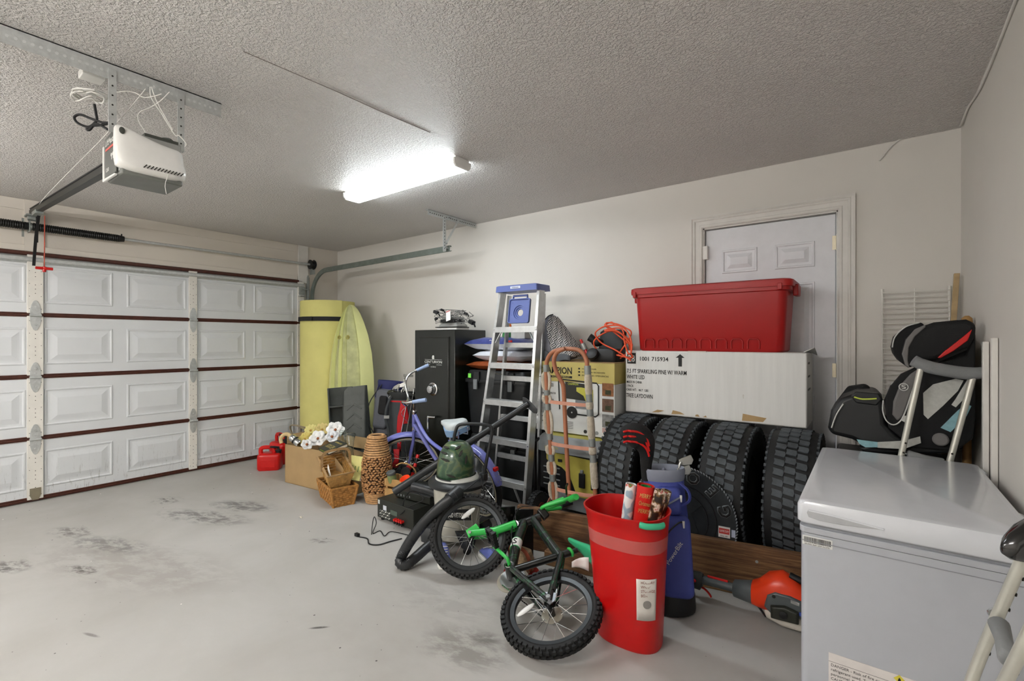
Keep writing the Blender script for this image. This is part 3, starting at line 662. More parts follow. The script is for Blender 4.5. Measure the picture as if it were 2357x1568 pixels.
# ---- two black plastic car ramps stood on end
M_ramp = mat('ramp_rubber', '4c4f4b', .6, var=.18, vs=9, bump=.2, bs=90)
def car_ramp(T, label):
    o = thing('car_ramp', label, 'car ramp', T=T, group=None); Lr, Wr = .90, .25
    mb = MB(); side = [(0, 0), (Lr, 0), (Lr, .04), (.30, .16), (0, .165)]      # wedge: x along length, y height
    for yy in (-Wr/2, Wr/2-.014): mb.prism(side, .014, basis((0, yy, 0), (0, 0, 1), (0, 0, 0), (0, 1, 0)) if False else Matrix(((0, 0, 1, yy), (0, -1, 0, 0), (1, 0, 0, 0), (0, 0, 0, 1))))
    mb.build('side_wall', M_ramp, o, bevel=.003)
    mb = MB(); up = [(Lr, -.04), (.30, -.16), (0, -.165), (0, -.150), (.30, -.146), (Lr, -.026)]
    mb.loft([[(x, y, z) for z, y in up] for x in (-Wr/2, Wr/2)]); td = mb.build('tread_plate', M_ramp, o, bevel=.002)
    for k in range(7):
        for s_ in (-1, 1):
            z = .12+k*.10; yy = -.04-(Lr-z)/(Lr-.3)*.12 if z > .3 else -.163
            sl = math.atan2(.12, .6) if z > .3 else 0
            mb = MB(); mb.box((s_*.048, 0, 0), (.105, .007, .014), T=tr(0, yy-.002, z) @ rot(x=-math.degrees(sl)) @ rot(y=s_*36)); mb.build('tread_rib', M_ramp, td, bevel=.002)
    for k in range(4): MB().b2((-Wr/2+.01, -.14+.02*k, .1+.2*k), (Wr/2-.01, -.0, .112+.2*k)).build('stiffener', M_ramp, o)
    return o
r1 = Vector(P(836, 930, d=4.92)); r1.z = .014; r2 = Vector(P(798, 950, d=4.96)); r2.z = 0
car_ramp(cam_basis(r1, lean=4, yaw=-8, roll=-7), 'ribbed dark grey plastic car ramp stood on end showing its chevron treads')
car_ramp(cam_basis(r2+VF*.0+VR*-.02, lean=2, yaw=200, roll=3), 'dark grey plastic car ramp stood on end showing its hollow underside')
# ---- two red petrol cans
M_can = mat('petrol_can_red', 'c0120f', .32, var=.08, vs=8)
def petrol_can(T, label, w, d, h):
    o = thing('petrol_can', label, 'petrol can', T=T, group=None)
    mb = MB(); sec = lambda s, z: [(x*s, y*s, z) for x, y in rrect(w, d, .03, 3)]
    mb.loft([sec(.9, 0), sec(1, .02), sec(1, h*.62), sec(.96, h*.70), sec(.82, h*.75)]); mb.build('body', M_can, o, smooth=45)
    mb = MB(); hp = [(-w*.40, 0, h*.70), (-w*.40, 0, h*.93), (-w*.28, 0, h*1.0), (0, 0, h*1.0), (w*.14, 0, h*.94), (w*.18, 0, h*.72)]
    mb.tube(smooth_path(hp, 4), .017, 8, flat=(1, 1.3)); mb.build('handle', M_can, o)
    mb = MB(); mb.cyl((w*.36, 0, h*.70), (w*.36, 0, h*.84), .028, n=14); mb.cyl((w*.36, 0, h*.82), (w*.36, 0, h*.88), .034, n=14); mb.build('cap', M_blackp, o, bevel=.003)
    mb = MB(); mb.tube([(w*.36, 0, h*.88), (w*.36, 0, h*.97), (w*.2, -.02, h*1.02), (w*.02, -.03, h*1.04)], [.014, .014, .012, .009], 8); mb.build('spout', M_blackp, o)
    for s_ in (-1, 1): MB().b2((-w*.3, s_*d/2-.004 if s_ < 0 else d/2-.004, h*.15), (w*.3, s_*d/2+.004 if s_ > 0 else -d/2+.004, h*.5)).build('side_emboss', M_can, o, bevel=.003)
    return o
g1 = Vector(P(612, 1085)); g2 = Vector(P(634, 1072))
petrol_can(cam_basis(g1+VF*.09, yaw=12), 'smaller red plastic petrol can with black spout beside the cardboard box', .23, .17, .235)
petrol_can(cam_basis(g2+VF*.14, yaw=-35), 'taller red plastic petrol can with open loop handle by the garage door', .26, .17, .315)
# ---- open cardboard box of household bits
M_card = mat('cardboard', 'a98d63', .8, var=.07, vs=5, bump=.12, bs=150); M_cardin = mat('cardboard_inside', 'b07a45', .85, var=.08)
BH = .372
cb = thing('cardboard_box', 'open brown cardboard box full of flowers, books and glassware', 'box', T=tr(1.612, -1.092, 0) @ rot(z=6))
lx, ly = .45, .19
def wallp(poly, o_, X, Z, name='box_wall'):
    MB().prism(poly, .006, basis(o_, X, Z)).build(name, M_card, cb)
MB().b2((-lx, -ly, 0), (lx, ly, .006)).build('box_bottom', M_card, cb)
wallp([(0, 0), (2*lx, 0), (2*lx, BH-.16), (2*lx-.14, BH-.05), (2*lx-.20, BH), (0, BH)], (-lx, -ly+.006, 0), (1, 0, 0), (0, 0, 1))
wallp([(0, 0), (2*lx, 0), (2*lx, BH-.1), (0, BH)], (-lx, ly, 0), (1, 0, 0), (0, 0, 1))
wallp([(0, 0), (2*ly, 0), (2*ly, BH), (0, BH)], (-lx, -ly, 0), (0, 1, 0), (0, 0, 1))
wallp([(0, 0), (2*ly, 0), (2*ly, BH-.02), (.07, BH-.02), (0, BH-.16)], (lx-.006, -ly, 0), (0, 1, 0), (0, 0, 1))
wallp([(0, 0), (2*ly-.04, 0), (2*ly-.07, .09), (.03, .09)], (-lx, -ly+.02, BH), (0, 1, 0), Vector((-.5, 0, .86)), 'box_flap')
wallp([(0, 0), (2*lx-.1, 0), (2*lx-.16, .11), (.06, .11)], (-lx+.03, ly, BH-.04), (1, 0, 0), Vector((0, .5, .86)), 'box_flap')
# flowers
def flower(pos, label, col, R_, npet, tilt, tiltdir, grp, eye):
    mt = mat('petal_'+col, col, .7, var=.05); me_ = mat('eye_'+eye, eye, .8)
    o = thing('artificial_flower', label, 'flower', T=tr(Vector(pos)) @ rot(z=tiltdir) @ rot(x=tilt), group=grp)
    rr = random.Random(int(pos[0]*1000))
    for layer, (rad, lift) in enumerate(((R_, .12), (R_*.72, .35))):
        for k in range(npet if layer == 0 else max(4, npet-2)):
            a_ = 2*PI*(k+.5*layer)/npet+rr.uniform(-.1, .1); wd = rad*2.4/npet*1.25 if npet < 9 else rad*.30
            def fn(u, v, a_=a_, rad=rad, lift=lift, wd=wd):
                r_ = rad*(.1+.9*u); ww = wd*math.sin(PI*(.12+.80*u))*(v-.5)*2; z = rad*lift*u*u*1.2+abs(v-.5)*rad*.12+rad*.06*math.sin(7*u+a_*3)
                return (r_*math.cos(a_)-ww*math.sin(a_), r_*math.sin(a_)+ww*math.cos(a_), z+.004*layer)
            MB().grid(4, 2, fn).build('petal', mt, o, solid=.0012)
    MB().ball((0, 0, .008), (.013, .013, .01), 10, 6).build('flower_eye', me_, o)
    MB().tube([(0, 0, 0), (.01, 0, -.05), (0, .01, -.16)], .003, 5).build('stem', mat('stem_green', '5f6b33', .7), o)
    return o
fl = [((703, 1012), 4.62, 'cdbb6a', .075, 11, 'y'), ((716, 992), 4.72, 'd9cf86', .07, 12, 'y'), ((742, 990), 4.66, 'cbb978', .075, 11, 'y'),
      ((732, 1010), 4.52, 'efeeea', .082, 6, 'w'), ((772, 990), 4.5, 'efeeea', .085, 6, 'w'), ((764, 1006), 4.42, 'e8e9ea', .06, 6, 'w'), ((706, 1024), 4.42, 'efeeea', .055, 6, 'w'), ((752, 1003), 4.72, 'efeeea', .06, 6, 'w')]
FLAB = ['pale yellow daisy-like flower beside the steel travel mug in the cardboard box', 'yellow daisy-like flower topping the bunch in front of the foam roll', 'dull gold daisy-like flower between the other yellow and white flowers', 'largest open white blossom with rust eye above the black book', 'white blossom nearest the car ramps in the cardboard box', 'small white blossom tucked behind the black book', 'small white blossom low beside the travel mug', 'white blossom half hidden behind the gold flower']
for i, ((u, v), d, c_, R_, npt, kd) in enumerate(fl):
    flower(Vector(P(u, v, d=d)), FLAB[i], c_, R_, npt, 55, 37+(-15+9*i), 'artificial flowers in the cardboard box', 'a8843c' if kd == 'y' else '9c5b33')
# black gift book with gold lettering, second book edge
M_gold = mat('gold_ink', 'cdb86a', .4, metal=.3); M_bookc = mat('book_black', '1c2018', .5); M_page = mat('paper', 'd9d3c2', .8)
bk = thing('hardcover_book', 'black hardback book with gold lettering on top of the box', 'book', T=tr(Vector(P(768, 1032, d=4.22))) @ rot(z=-14) @ rot(x=16) @ rot(y=-2))
MB().b2((-.125, -.09, .022), (.125, .09, .026)).build('front_cover', M_bookc, bk); MB().b2((-.125, -.09, -.004), (.125, .09, 0)).build('back_cover', M_bookc, bk)
MB().b2((-.12, -.085, 0), (.12, .085, .022)).build('page_block', M_page, bk); MB().b2((-.127, -.091, -.004), (.127, -.087, .026)).build('spine', M_bookc, bk)
text('SOX 324', M_gold, bk, tr(.0, -.045, .0268), .05, width=.17); text('CALIFORNIA CLASSIC', M_gold, bk, tr(0, .045, .0268), .018, width=.17)
text('CALIFORNIA CLASSIC', mat('lime_ink', '9fb84a', .5), bk, tr(0, -.0915, .006) @ rot(x=90), .016, width=.2)
b2_ = thing('paperback_book', 'paperback with pale yellow cover and green print standing in the handled basket', 'book', T=tr(Vector(P(822, 1078, d=4.12))) @ rot(z=10) @ rot(x=70))
MB().b2((-.08, -.10, 0), (.08, .10, .02)).build('page_block', M_page, b2_); MB().b2((-.081, -.101, .02), (.081, .101, .022)).build('front_cover', mat('cover_pale', 'cdc77e', .6), b2_); MB().b2((-.081, -.101, -.002), (.081, .101, 0)).build('back_cover', mat('cover_red', '8c3a1c', .6), b2_)
text('I I I', mat('green_ink', '3e6b30', .6), b2_, tr(0, -.03, .0225), .05)
# glass vases
M_glass = mat('clear_glass', 'eef4f2', .03, trans=1, var=.0, ior=1.45)
def glass_vase(p, label, h, r, T):
    o = thing('glass_vase', label, 'vase', T=T)
    MB().lathe([(r*.62, 0), (r*.6, h*.04), (r*.55, h*.3), (r*.75, h*.7), (r, h), (r-.003, h), (r*.72, h*.7), (r*.5, h*.3), (r*.5, h*.06), (.001, h*.05)], 24).build('glass_body', M_glass, o, smooth=60)
    MB().torus((0, 0, h), (0, 0, 1), r-.0015, .0022, 24, 6).build('rim', M_glass, o); return o
gv = Vector(P(806, 1030, d=4.3)); glass_vase(gv, 'flared clear glass vase leaning beside the black book', .22, .055, tr(gv-Vector((0, 0, .10))) @ rot(y=-22, x=-12))
gv = Vector(P(788, 1012, d=4.45)); glass_vase(gv, 'slim clear glass vase standing behind the black book', .2, .04, tr(gv-Vector((0, 0, .12))) @ rot(y=6))
mg = thing('travel_mug', 'steel travel mug with cream handle lying in the cardboard box', 'mug', T=tr(Vector(P(680, 1014, d=4.55))) @ rot(z=20) @ rot(y=-58))
MB().lathe([(.034, -.06), (.036, -.055), (.036, -.01), (.0335, -.005), (.0335, .02), (.036, .025), (.036, .045), (.028, .06)], 20).build('steel_body', M_chrome, mg); MB().lathe([(.0372, -.01), (.0372, .008), (.0365, .008), (.0365, -.01)], 20, close=True).build('black_band', M_blackp, mg)
MB().tube(smooth_path([(0, 0, .06), (.0, 0, .10), (-.03, 0, .14), (-.085, 0, .15), (-.12, 0, .12)], 4), .018, 8).build('cream_hose', mat('cream', 'cbb383', .6), mg)
stk = MB().tube([Vector((1.16, -1.10, 0)), Vector(P(659, 996, d=4.72))], .011, 8).build('wooden_dowel', mat('dowel_wood', '9c7c4a', .7, var=.2, vs=40)); tag(origin_to_base(stk), 'short wooden dowel poking up at the corner of the cardboard box', 'stick')
# ---- woven baskets
M_wick = mat('wicker', 'a8763a', .62, var=.35, vs=35); M_wickd = mat('wicker_dark', '6f4a24', .7, var=.3, vs=30); M_splint = mat('splint', 'b58a4c', .6, var=.3, vs=28); M_hoop = mat('hoop_wood', 'a3835a', .6, var=.15, vs=20)
def woven(mb, w0, d0, w1, d1, h, rows, step, th, amp):
    """staggered woven splints around a flared rectangular basket"""
    for r_ in range(rows):
        t0, t1 = r_/rows, (r_+.92)/rows; tm = (t0+t1)/2; wx, dy = w0+(w1-w0)*tm, d0+(d1-d0)*tm; z = h*tm; hh = h/rows*.47
        for (ax, L2, off, nx) in (('x', wx, -dy/2, 0), ('x', wx, dy/2, 0), ('y', dy, -wx/2, 0), ('y', dy, wx/2, 0)):
            n = max(3, int(L2/step)); sl = L2/n
            for k in range(n):
                c_ = -L2/2+(k+.5)*sl; out = (amp if (k+r_) % 2 else -amp*.6); sg = 1 if off > 0 else -1
                if ax == 'x': mb.box((c_, off+sg*out, z), (sl*1.02, th, hh*2))
                else: mb.box((off+sg*out, c_, z), (th, sl*1.02, hh*2))
A_ = Vector((2.238, -1.446)); ang_ = math.degrees(math.atan2(-.114, .413))
bt = thing('wicker_basket', 'low rectangular wicker basket on the floor under the handled basket', 'basket', T=tr(2.072, -1.325, 0) @ rot(z=ang_))
mb = MB(); woven(mb, .34, .16, .40, .22, .155, 9, .026, .006, .003); mb.build('weave', M_wick, bt, kind='stuff', bevel=.0015, seg=1)
MB().b2((-.17, -.08, 0), (.17, .08, .01)).build('basket_floor', M_wickd, bt)
MB().tube([(-.2, -.11, .16), (.2, -.11, .16), (.2, .11, .16), (-.2, .11, .16)], .011, 8, closed=True).build('rim', M_wick, bt)
for sx, sy in ((-1, -1), (1, -1), (1, 1), (-1, 1)): MB().tube([(sx*.17, sy*.08, 0), (sx*.2, sy*.11, .155)], .012, 8).build('corner_post', M_wick, bt)
bt2 = thing('handled_basket', 'splint basket with bent wood handle tipped on top of the wicker basket', 'basket', T=tr(2.06, -1.33, .182) @ rot(z=ang_-4) @ rot(y=12, x=4))
mb = MB(); woven(mb, .30, .15, .40, .21, .14, 6, .03, .004, .0025); mb.build('weave', M_splint, bt2, kind='stuff', bevel=.001, seg=1)
MB().b2((-.15, -.075, 0), (.15, .075, .008)).build('basket_floor', M_splint, bt2)
MB().tube([(-.203, -.108, .145), (.203, -.108, .145), (.203, .108, .145), (-.203, .108, .145)], .013, 4, closed=True, flat=(1, .5)).build('rim', M_hoop, bt2)
hp = [(.03, -.114, .12), (.03, -.114, .23), (.03, -.095, .275), (.03, -.05, .29), (.03, .05, .29), (.03, .095, .275), (.03, .114, .23), (.03, .114, .12)]
MB().tube(smooth_path(hp, 4), .014, 4, flat=(1.1, .25), up=(1, 0, 0)).build('handle', M_hoop, bt2)
tl = thing('white_platter', 'white oval platter standing in the handled basket', 'platter', T=cam_basis(Vector(P(758, 1100, d=4.0))) @ rot(z=25) @ rot(y=78))
MB().lathe([(.001, 0), (.085, .002), (.11, .012), (.112, .015), (.085, .007), (.001, .005)], 32, sx=1.0, sy=.75).build('plate', M_white, tl, smooth=60)
# ---- tall woven vase
vc = Vector(P(862, 1160)); vz = thing('woven_vase', 'tall brown woven rattan floor vase beside the baskets', 'vase', T=tr(vc+VF*.07))
M_rat = mat('rattan', 'b98f60', .55, var=.35, vs=45); M_rat2 = mat('rattan_knots', 'a87b4e', .55, var=.45, vs=60)
HV = .565
def vr(t): return .070+.048*math.sin(PI*min(1, max(0, t*.86+.12)))
mb = MB(); prof = [(vr(i/30)*.96, HV*i/30) for i in range(31)]; mb.lathe(prof+[(.045, HV), (.045, HV-.12)], 32, cap=(True, False)); mb.build('core', mat('rattan_core', '3c2616', .8), vz, smooth=60)
nrow = 30; mbA = MB(); mbB = MB(); rr = random.Random(5)
for k in range(nrow):
    t_ = (k+.5)/nrow; z = HV*t_; R_ = vr(t_)
    if t_ < .17 or t_ > .70: mbA.torus((0, 0, z), (rr.uniform(-.02, .02), rr.uniform(-.02, .02), 1), R_, .0086, 32, 6)
    else:
        n = 26
        for j in range(n):
            a_ = 2*PI*(j+.5*(k % 2)+rr.uniform(-.2, .2))/n; r_ = R_+rr.uniform(.0, .009); L2 = rr.uniform(.009, .014)
            mbB.ball((0, 0, 0), (L2*1.35, .009, .0095), 6, 4, T=tr(r_*math.cos(a_), r_*math.sin(a_), z+rr.uniform(-.004, .004)) @ rot(z=math.degrees(a_)+90) @ rot(y=rr.uniform(-35, 35)))
MB().torus((0, 0, HV), (0, 0, 1), .062, .012, 32, 6).build('rim', M_rat, vz, smooth=60)
mbA.build('coil_wrap', M_rat, vz, smooth=60, kind='stuff'); mbB.build('knotted_weave', M_rat2, vz, kind='stuff', smooth=60)
# ================================================================ gun safe and golf bags
M_safe = mat('safe_enamel', '10130e', .28, var=.15, vs=60, coat=.3); M_silver = mat('silver_print', 'c9c9c4', .4)
SX0, SX1, SY0, SY1, SZ = 2.19, 2.735, -.55, -.115, 1.492
sf = thing('gun_safe', 'tall dark green steel safe with dial and lever handle against the back wall', 'safe', ((SX0+SX1)/2, (SY0+SY1)/2, 0))
sw, sd = (SX1-SX0)/2, (SY1-SY0)/2
MB().b2((-sw, -sd, .0), (sw, sd, SZ)).build('cabinet', M_safe, sf, bevel=.006)
MB().b2((-sw+.075, -sd-.012, .06), (sw-.075, -sd-.001, SZ-.075)).build('door', M_safe, sf, bevel=.004)
mb = MB(); mb.b2((-sw+.068, -sd-.006, .052), (-sw+.075, -sd, SZ-.068)); mb.b2((-sw+.068, -sd-.006, SZ-.075), (sw-.068, -sd, SZ-.068)); mb.b2((sw-.075, -sd-.006, .052), (sw-.068, -sd, SZ-.068)); mb.build('door_gap', M_hole, sf)
ft = lambda x, z: basis((x, -sd-.0125, z), (1, 0, 0), (0, 0, 1))
text('CENTURION', M_silver, sf, ft(0, 1.175), .024, width=.235, bold=.012); text('by Liberty', M_silver, sf, ft(0, 1.135), .014, width=.07, shear=.25)
mb = MB(); mb.b2((-.115, -sd-.0132, 1.208), (.115, -sd-.012, 1.2105)); mb.b2((-.115, -sd-.0132, 1.160), (-.045, -sd-.012, 1.1625)); mb.b2((.045, -sd-.0132, 1.160), (.115, -sd-.012, 1.1625)); mb.build('logo_rule', M_silver, sf, kind='stuff')
mb = MB(); mb.prism([(-.012, 0), (-.016, .018), (-.008, .034), (.008, .036), (.015, .024), (.012, .014), (.017, .006), (.008, 0)], .0012, ft(0, 1.214)); mb.build('helmet_emblem', M_silver, sf)
D0 = (.0, -sd-.012, .93)
mb = MB(); mb.lathe([(.062, 0), (.062, .008), (.05, .012), (.048, .03), (.036, .034), (.034, .05), (.025, .052)], 32, T=tr(D0) @ rot(x=90)); dl = mb.build('combination_dial', M_chrome, sf)
MB().lathe([(.046, .0305), (.046, .0325), (.037, .0345), (.037, .032)], 32, T=tr(D0) @ rot(x=90), close=True).build('dial_ring', M_black, dl)
mb = MB(); mb.cyl((-.02, -sd-.012, .665), (-.02, -sd-.06, .665), .016, n=14); mb.tube([(-.02, -sd-.055, .665), (-.02, -sd-.06, .60), (-.02, -sd-.058, .53)], [.013, .011, .013], 10); mb.cyl((-.02, -sd-.055, .668), (.07, -sd-.05, .672), .011, n=10); mb.build('lever_handle', M_chrome, sf, bevel=.001)
MB().ball((-.16, -sd-.016, .80), (.012, .008, .012), 12, 8).build('key_lock', M_chrome, sf)
# ---- bundle of small electronics on the safe
M_sil = mat('silver_plastic', '9a9b98', .35, metal=.4)
def on_safe(u, v, z): return Vector(P(u, v, y=-.36 if z is None else z))
rt = thing('network_router', 'pile of silver and black modems stacked on the safe', 'electronics', (2.50, -.33, SZ))
MB().b2((-.14, -.09, 0), (.13, .09, .022)).build('base_unit', M_white, rt, bevel=.004); MB().b2((-.15, -.10, .024), (.14, .08, .032)).build('tray', M_black, rt, bevel=.002)
mb = MB(); mb.loft([[(x*s, y*s*1.0, z) for x, y in rrect(.25, .16, .02)] for s, z in ((1, .032), (1, .045), (.8, .07))]); mb.build('set_top_box', M_sil, rt)
MB().b2((-.10, -.08, .072), (.09, .07, .10)).build('modem', M_blackp, rt, bevel=.004); MB().b2((-.09, -.07, .102), (.08, .07, .128)).build('modem_upper', M_sil, rt, bevel=.004)
tg_ = MB().box((0, 0, 0), (.06, .002, .10), T=tr(2.545, -.445, SZ+.135) @ rot(y=-14, x=-12)).build('paper_tag', mat('tag_paper', 'eceae6', .7)); tag(origin_to_base(tg_), 'white paper tag with red edge hanging on the electronics on the safe', 'paper tag')
MB().box((0, -.001, .044), (.058, .002, .007), T=tr(2.545, -.445, SZ+.135) @ rot(y=-14, x=-12)).build('red_edge', M_red, tg_, world=True)
def adapter(u, v, lab, s, rzz):
    p = Vector(P(u, v, y=-.40)); o = thing('power_adapter', lab, 'power adapter', T=tr(p) @ rot(z=rzz) @ rot(y=20))
    MB().b2((-s, -s*.7, -s*.6), (s, s*.7, s*.6)).build('adapter_body', M_blackp, o, bevel=.004); MB().tube([(s, 0, 0), (s*1.5, 0, -s*.3), (s*1.7, .01, -s)], s*.25, 6).build('strain_relief', M_blackp, o)
    for k in (-1, 1): MB().b2((-s*1.5, k*.008-.0015, -.003), (-s, k*.008+.0015, .003)).build('prong', M_steel, o)
adapter(1004, 719, 'black square power adapter at the corner of the electronics pile on the safe', .026, 10); adapter(1018, 714, 'small black plug beside the silver modems on the safe', .018, 60)
adapter(1004, 734, 'black plug dangling below the modems on the safe', .018, -70); adapter(1072, 722, 'black camera-like plug sticking out of the electronics pile on the safe', .02, 40)
adapter(1086, 742, 'black square adapter resting on the edge of the safe top', .03, -10); adapter(1058, 738, 'round black plug under the paper tag on the safe', .02, 80)
rr = random.Random(11); mb = MB()
for k in range(9):
    pts = [Vector(P(rr.uniform(1000, 1092), rr.uniform(712, 746), y=-.36+rr.uniform(-.06, .06))) for _ in range(6)]
    mb.tube(smooth_path(pts, 6), .003 if k % 2 else .0022, 5)
cbn = mb.build('cable_tangle', [M_blackp], kind=None); 
cbn.data.materials.clear(); cbn.data.materials.append(mat('cable_grey', '6d6d6b', .5)); tag(cbn, 'tangle of thin grey and black cables over the modems on the safe', 'cables'); cbn['kind'] = 'stuff'
# ---- golf bags and clubs
def golf_bag(T, label, H_, r0, r1, M_body, M_trim, M_top, M_pock, extra=None):
    o = thing('golf_bag', label, 'golf bag', T=T)
    el = lambda s, z, dx=0: [(x*s+dx, y*s*.86, z) for x, y in [(math.cos(2*PI*i/24), math.sin(2*PI*i/24)) for i in range(24)]]
    MB().loft([el(r0, .03), el(r0, .10), el(r0*1.02, H_*.4), el(r1, H_*.86), el(r1, H_*.93)], cap=(True, False)).build('bag_body', M_body, o, smooth=60, solid=.006)
    MB().loft([el(r0*1.04, 0), el(r0*1.06, .015), el(r0*1.06, .085), el(r0*1.02, .10)]).build('base_boot', M_blackp, o, smooth=50)
    mb = MB(); R_ = r1; mb.loft([el(R_*1.0, H_*.90), el(R_*1.07, H_*.93), el(R_*1.12, H_*.985), el(R_*1.08, H_), el(R_*.95, H_*.985), el(R_*.9, H_*.90)], cap=(False, False), closed=True); mb.build('collar', M_top, o, smooth=60)
    MB().b2((-r1*.9, -.006, H_*.86), (r1*.9, .006, H_*.975)).build('club_divider', M_top, o); MB().b2((-.006, -r1*.75, H_*.86), (.006, r1*.75, H_*.975)).build('club_divider', M_top, o)
    return o
def pocket(o, x, z0, z1, w, dep, y0, m, tilt=0, name='pocket'):
    mb = MB(); rings = []
    for s, y in ((1, 0), (1, -dep*.6), (.93, -dep*.92), (.8, -dep)):
        rings.append([(x+px*s, y0+y, (z0+z1)/2+pz*s) for px, pz in rrect(w, z1-z0, min(w, z1-z0)*.25, 4)])
    mb.loft(rings); return mb.build(name, m, o, smooth=50)
def iron(T, label, grp, kind='iron', L=.9):
    o = thing('golf_club', label, 'golf club', T=T, group=grp)
    MB().cyl((0, 0, -L*.55), (0, 0, .0), .0045, n=8).build('shaft', M_chrome, o)
    if kind == 'iron':
        mb = MB(); mb.tube([(0, 0, 0), (0, 0, .035), (.012, 0, .05)], .0075, 8); 
        bl = [(.004, .035), (.028, .030), (.072, .038), (.084, .062), (.070, .088), (.02, .068), (.002, .058)]
        mb.prism(bl, .011, Matrix(((1, 0, 0, 0), (0, 0, -1, .0055), (0, 1, 0, 0), (0, 0, 0, 1))) @ rot(x=-12)); mb.build('head', mat('iron_head', 'b9b9b4', .28, metal=.9), o, bevel=.002)
    elif kind == 'wood':
        mb = MB(); mb.tube([(0, 0, 0), (0, 0, .02)], .008, 8); mb.ball((.038, .0, .04), (.055, .042, .028), 16, 8); mb.build('head', mat('wood_head', '39392f', .25, metal=.5), o, smooth=60)
    else:
        mb = MB(); mb.tube([(0, 0, 0), (0, 0, .03)], .007, 8); mb.b2((-.015, -.014, .028), (.085, .014, .052)); mb.build('head', mat('putter_head', '8b8b86', .3, metal=.8), o, bevel=.006)
    return o
M_bgrey = mat('nylon_grey', '55575d', .7, bump=.15, bs=300); M_bnavy = mat('nylon_navy', '24285a', .7, bump=.15, bs=300); M_bblk = mat('nylon_black', '1b1d1c', .7, bump=.15, bs=300)
M_bred = mat('nylon_red', 'b31118', .65, bump=.12, bs=300); M_bchar = mat('nylon_charcoal', '34383a', .7, bump=.15, bs=300)
gp = Vector(P(878, 950, d=5.0)); gp.z = .014
gb1 = golf_bag(cam_basis(gp, lean=4, yaw=-10, roll=5), 'grey and navy golf bag with mesh pocket behind the red-trimmed golf bag', .95, .125, .13, M_bgrey, M_bnavy, M_bnavy, M_bgrey)
pocket(gb1, -.02, .45, .86, .15, .045, -.10, M_bgrey); pocket(gb1, .0, .60, .80, .09, .05, -.11, mat('mesh_black', '121212', .8, bump=.6, bs=220), name='mesh_panel'); pocket(gb1, .02, .08, .40, .18, .07, -.10, M_bblk)
MB().tube([(-.09, -.10, .90), (-.10, -.13, .78), (-.07, -.12, .70)], .011, 4, flat=(1, .4)).build('navy_strap', M_bnavy, gb1); MB().tube(smooth_path([(-.05, -.11, .91), (-.15, -.15, .7), (-.13, -.15, .5), (-.02, -.14, .35)], 5), .016, 4, flat=(1, .4)).build('shoulder_strap', M_bblk, gb1)
gp = Vector(P(921, 1000, d=4.78)); gp.z = .008
gb2 = golf_bag(cam_basis(gp, lean=3, yaw=12, roll=2), 'black and charcoal golf bag with bold red panels behind the blue bicycle', .86, .13, .135, M_bchar, M_bred, M_bblk, M_bred)
mb = MB(); mb.loft([[(x*1.02, y*1.02, z) for x, y in [(.136*math.cos(2*PI*i/24), .117*math.sin(2*PI*i/24)) for i in range(24)]] for z in (.76, .775)]); mb.build('red_band', M_bred, gb2, smooth=60)
def curved_panel(o, pts, m, r, name):   # patch on the bag surface: list of (angle deg, z) rows left/right
    mb = MB(); vs = []; n = 7
    for a0, a1, z in pts:
        for k in range(n+1): a_ = math.radians(a0+(a1-a0)*k/n); vs.append((r*math.cos(a_), r*.86*math.sin(a_), z))
    mb.add(vs, [(i*(n+1)+k, i*(n+1)+k+1, (i+1)*(n+1)+k+1, (i+1)*(n+1)+k) for i in range(len(pts)-1) for k in range(n)]); return mb.build(name, m, o, solid=.006, smooth=70)
curved_panel(gb2, [(-98, -76, .77), (-100, -72, .70), (-108, -62, .62), (-110, -66, .50), (-106, -76, .38), (-104, -84, .28)], M_bred, .141, 'red_panel')
curved_panel(gb2, [(-120, -95, .30), (-112, -96, .2), (-128, -98, .12)], M_bred, .150, 'red_panel')
pocket(gb2, .06, .10, .55, .12, .05, -.10, M_bblk); 
MB().tube(smooth_path([(-.10, -.06, .84), (-.15, -.10, .72), (-.16, -.11, .6), (-.13, -.12, .5), (-.12, -.12, .38)], 5), .02, 4, flat=(1, .35)).build('shoulder_strap', M_bchar, gb2)
mb = MB(); mb.torus((-.115, -.07, .80), (.2, 1, 0), .022, .004, 14, 6); mb.b2((-.175, -.125, .60), (-.125, -.105, .63)); mb.build('strap_buckle', M_sil, gb2)
pocket(gb2, -.13, .26, .40, .08, .06, -.09, mat('pouch_grey', '6a706b', .6), name='ball_pouch')
gT = WM[gb2.name]
cl = [((905, 893), 4.78, 'iron', -8), ((916, 888), 4.76, 'iron', -2), ((924, 895), 4.74, 'iron', 6), ((931, 862), 4.82, 'putter', 4), ((938, 905), 4.72, 'putter', 14), ((951, 896), 4.70, 'iron', 22), ((897, 903), 4.80, 'wood', -14)]
labs = ['iron with its blade tipped over the left rim of the red-trimmed golf bag', 'upright chrome iron in the middle of the red-trimmed golf bag', 'chrome iron leaning over the charcoal collar of the red-trimmed golf bag', 'longest club standing above the rest in the red-trimmed golf bag', 'putter lying low beside the bicycle handlebar in the red-trimmed golf bag', 'chrome iron poking out next to the safe from the red-trimmed golf bag', 'dark round-headed wood at the rim of the red-trimmed golf bag']
for ((u, v), d, kd, rl), lb in zip(cl, labs): iron(cam_basis(Vector(P(u, v, d=d))-Vector((0, 0, .05)), lean=4, yaw=rl*3, roll=rl), lb, 'golf clubs in the red-trimmed bag', kd, L=.82 if kd != 'putter' or v > 880 else .9)
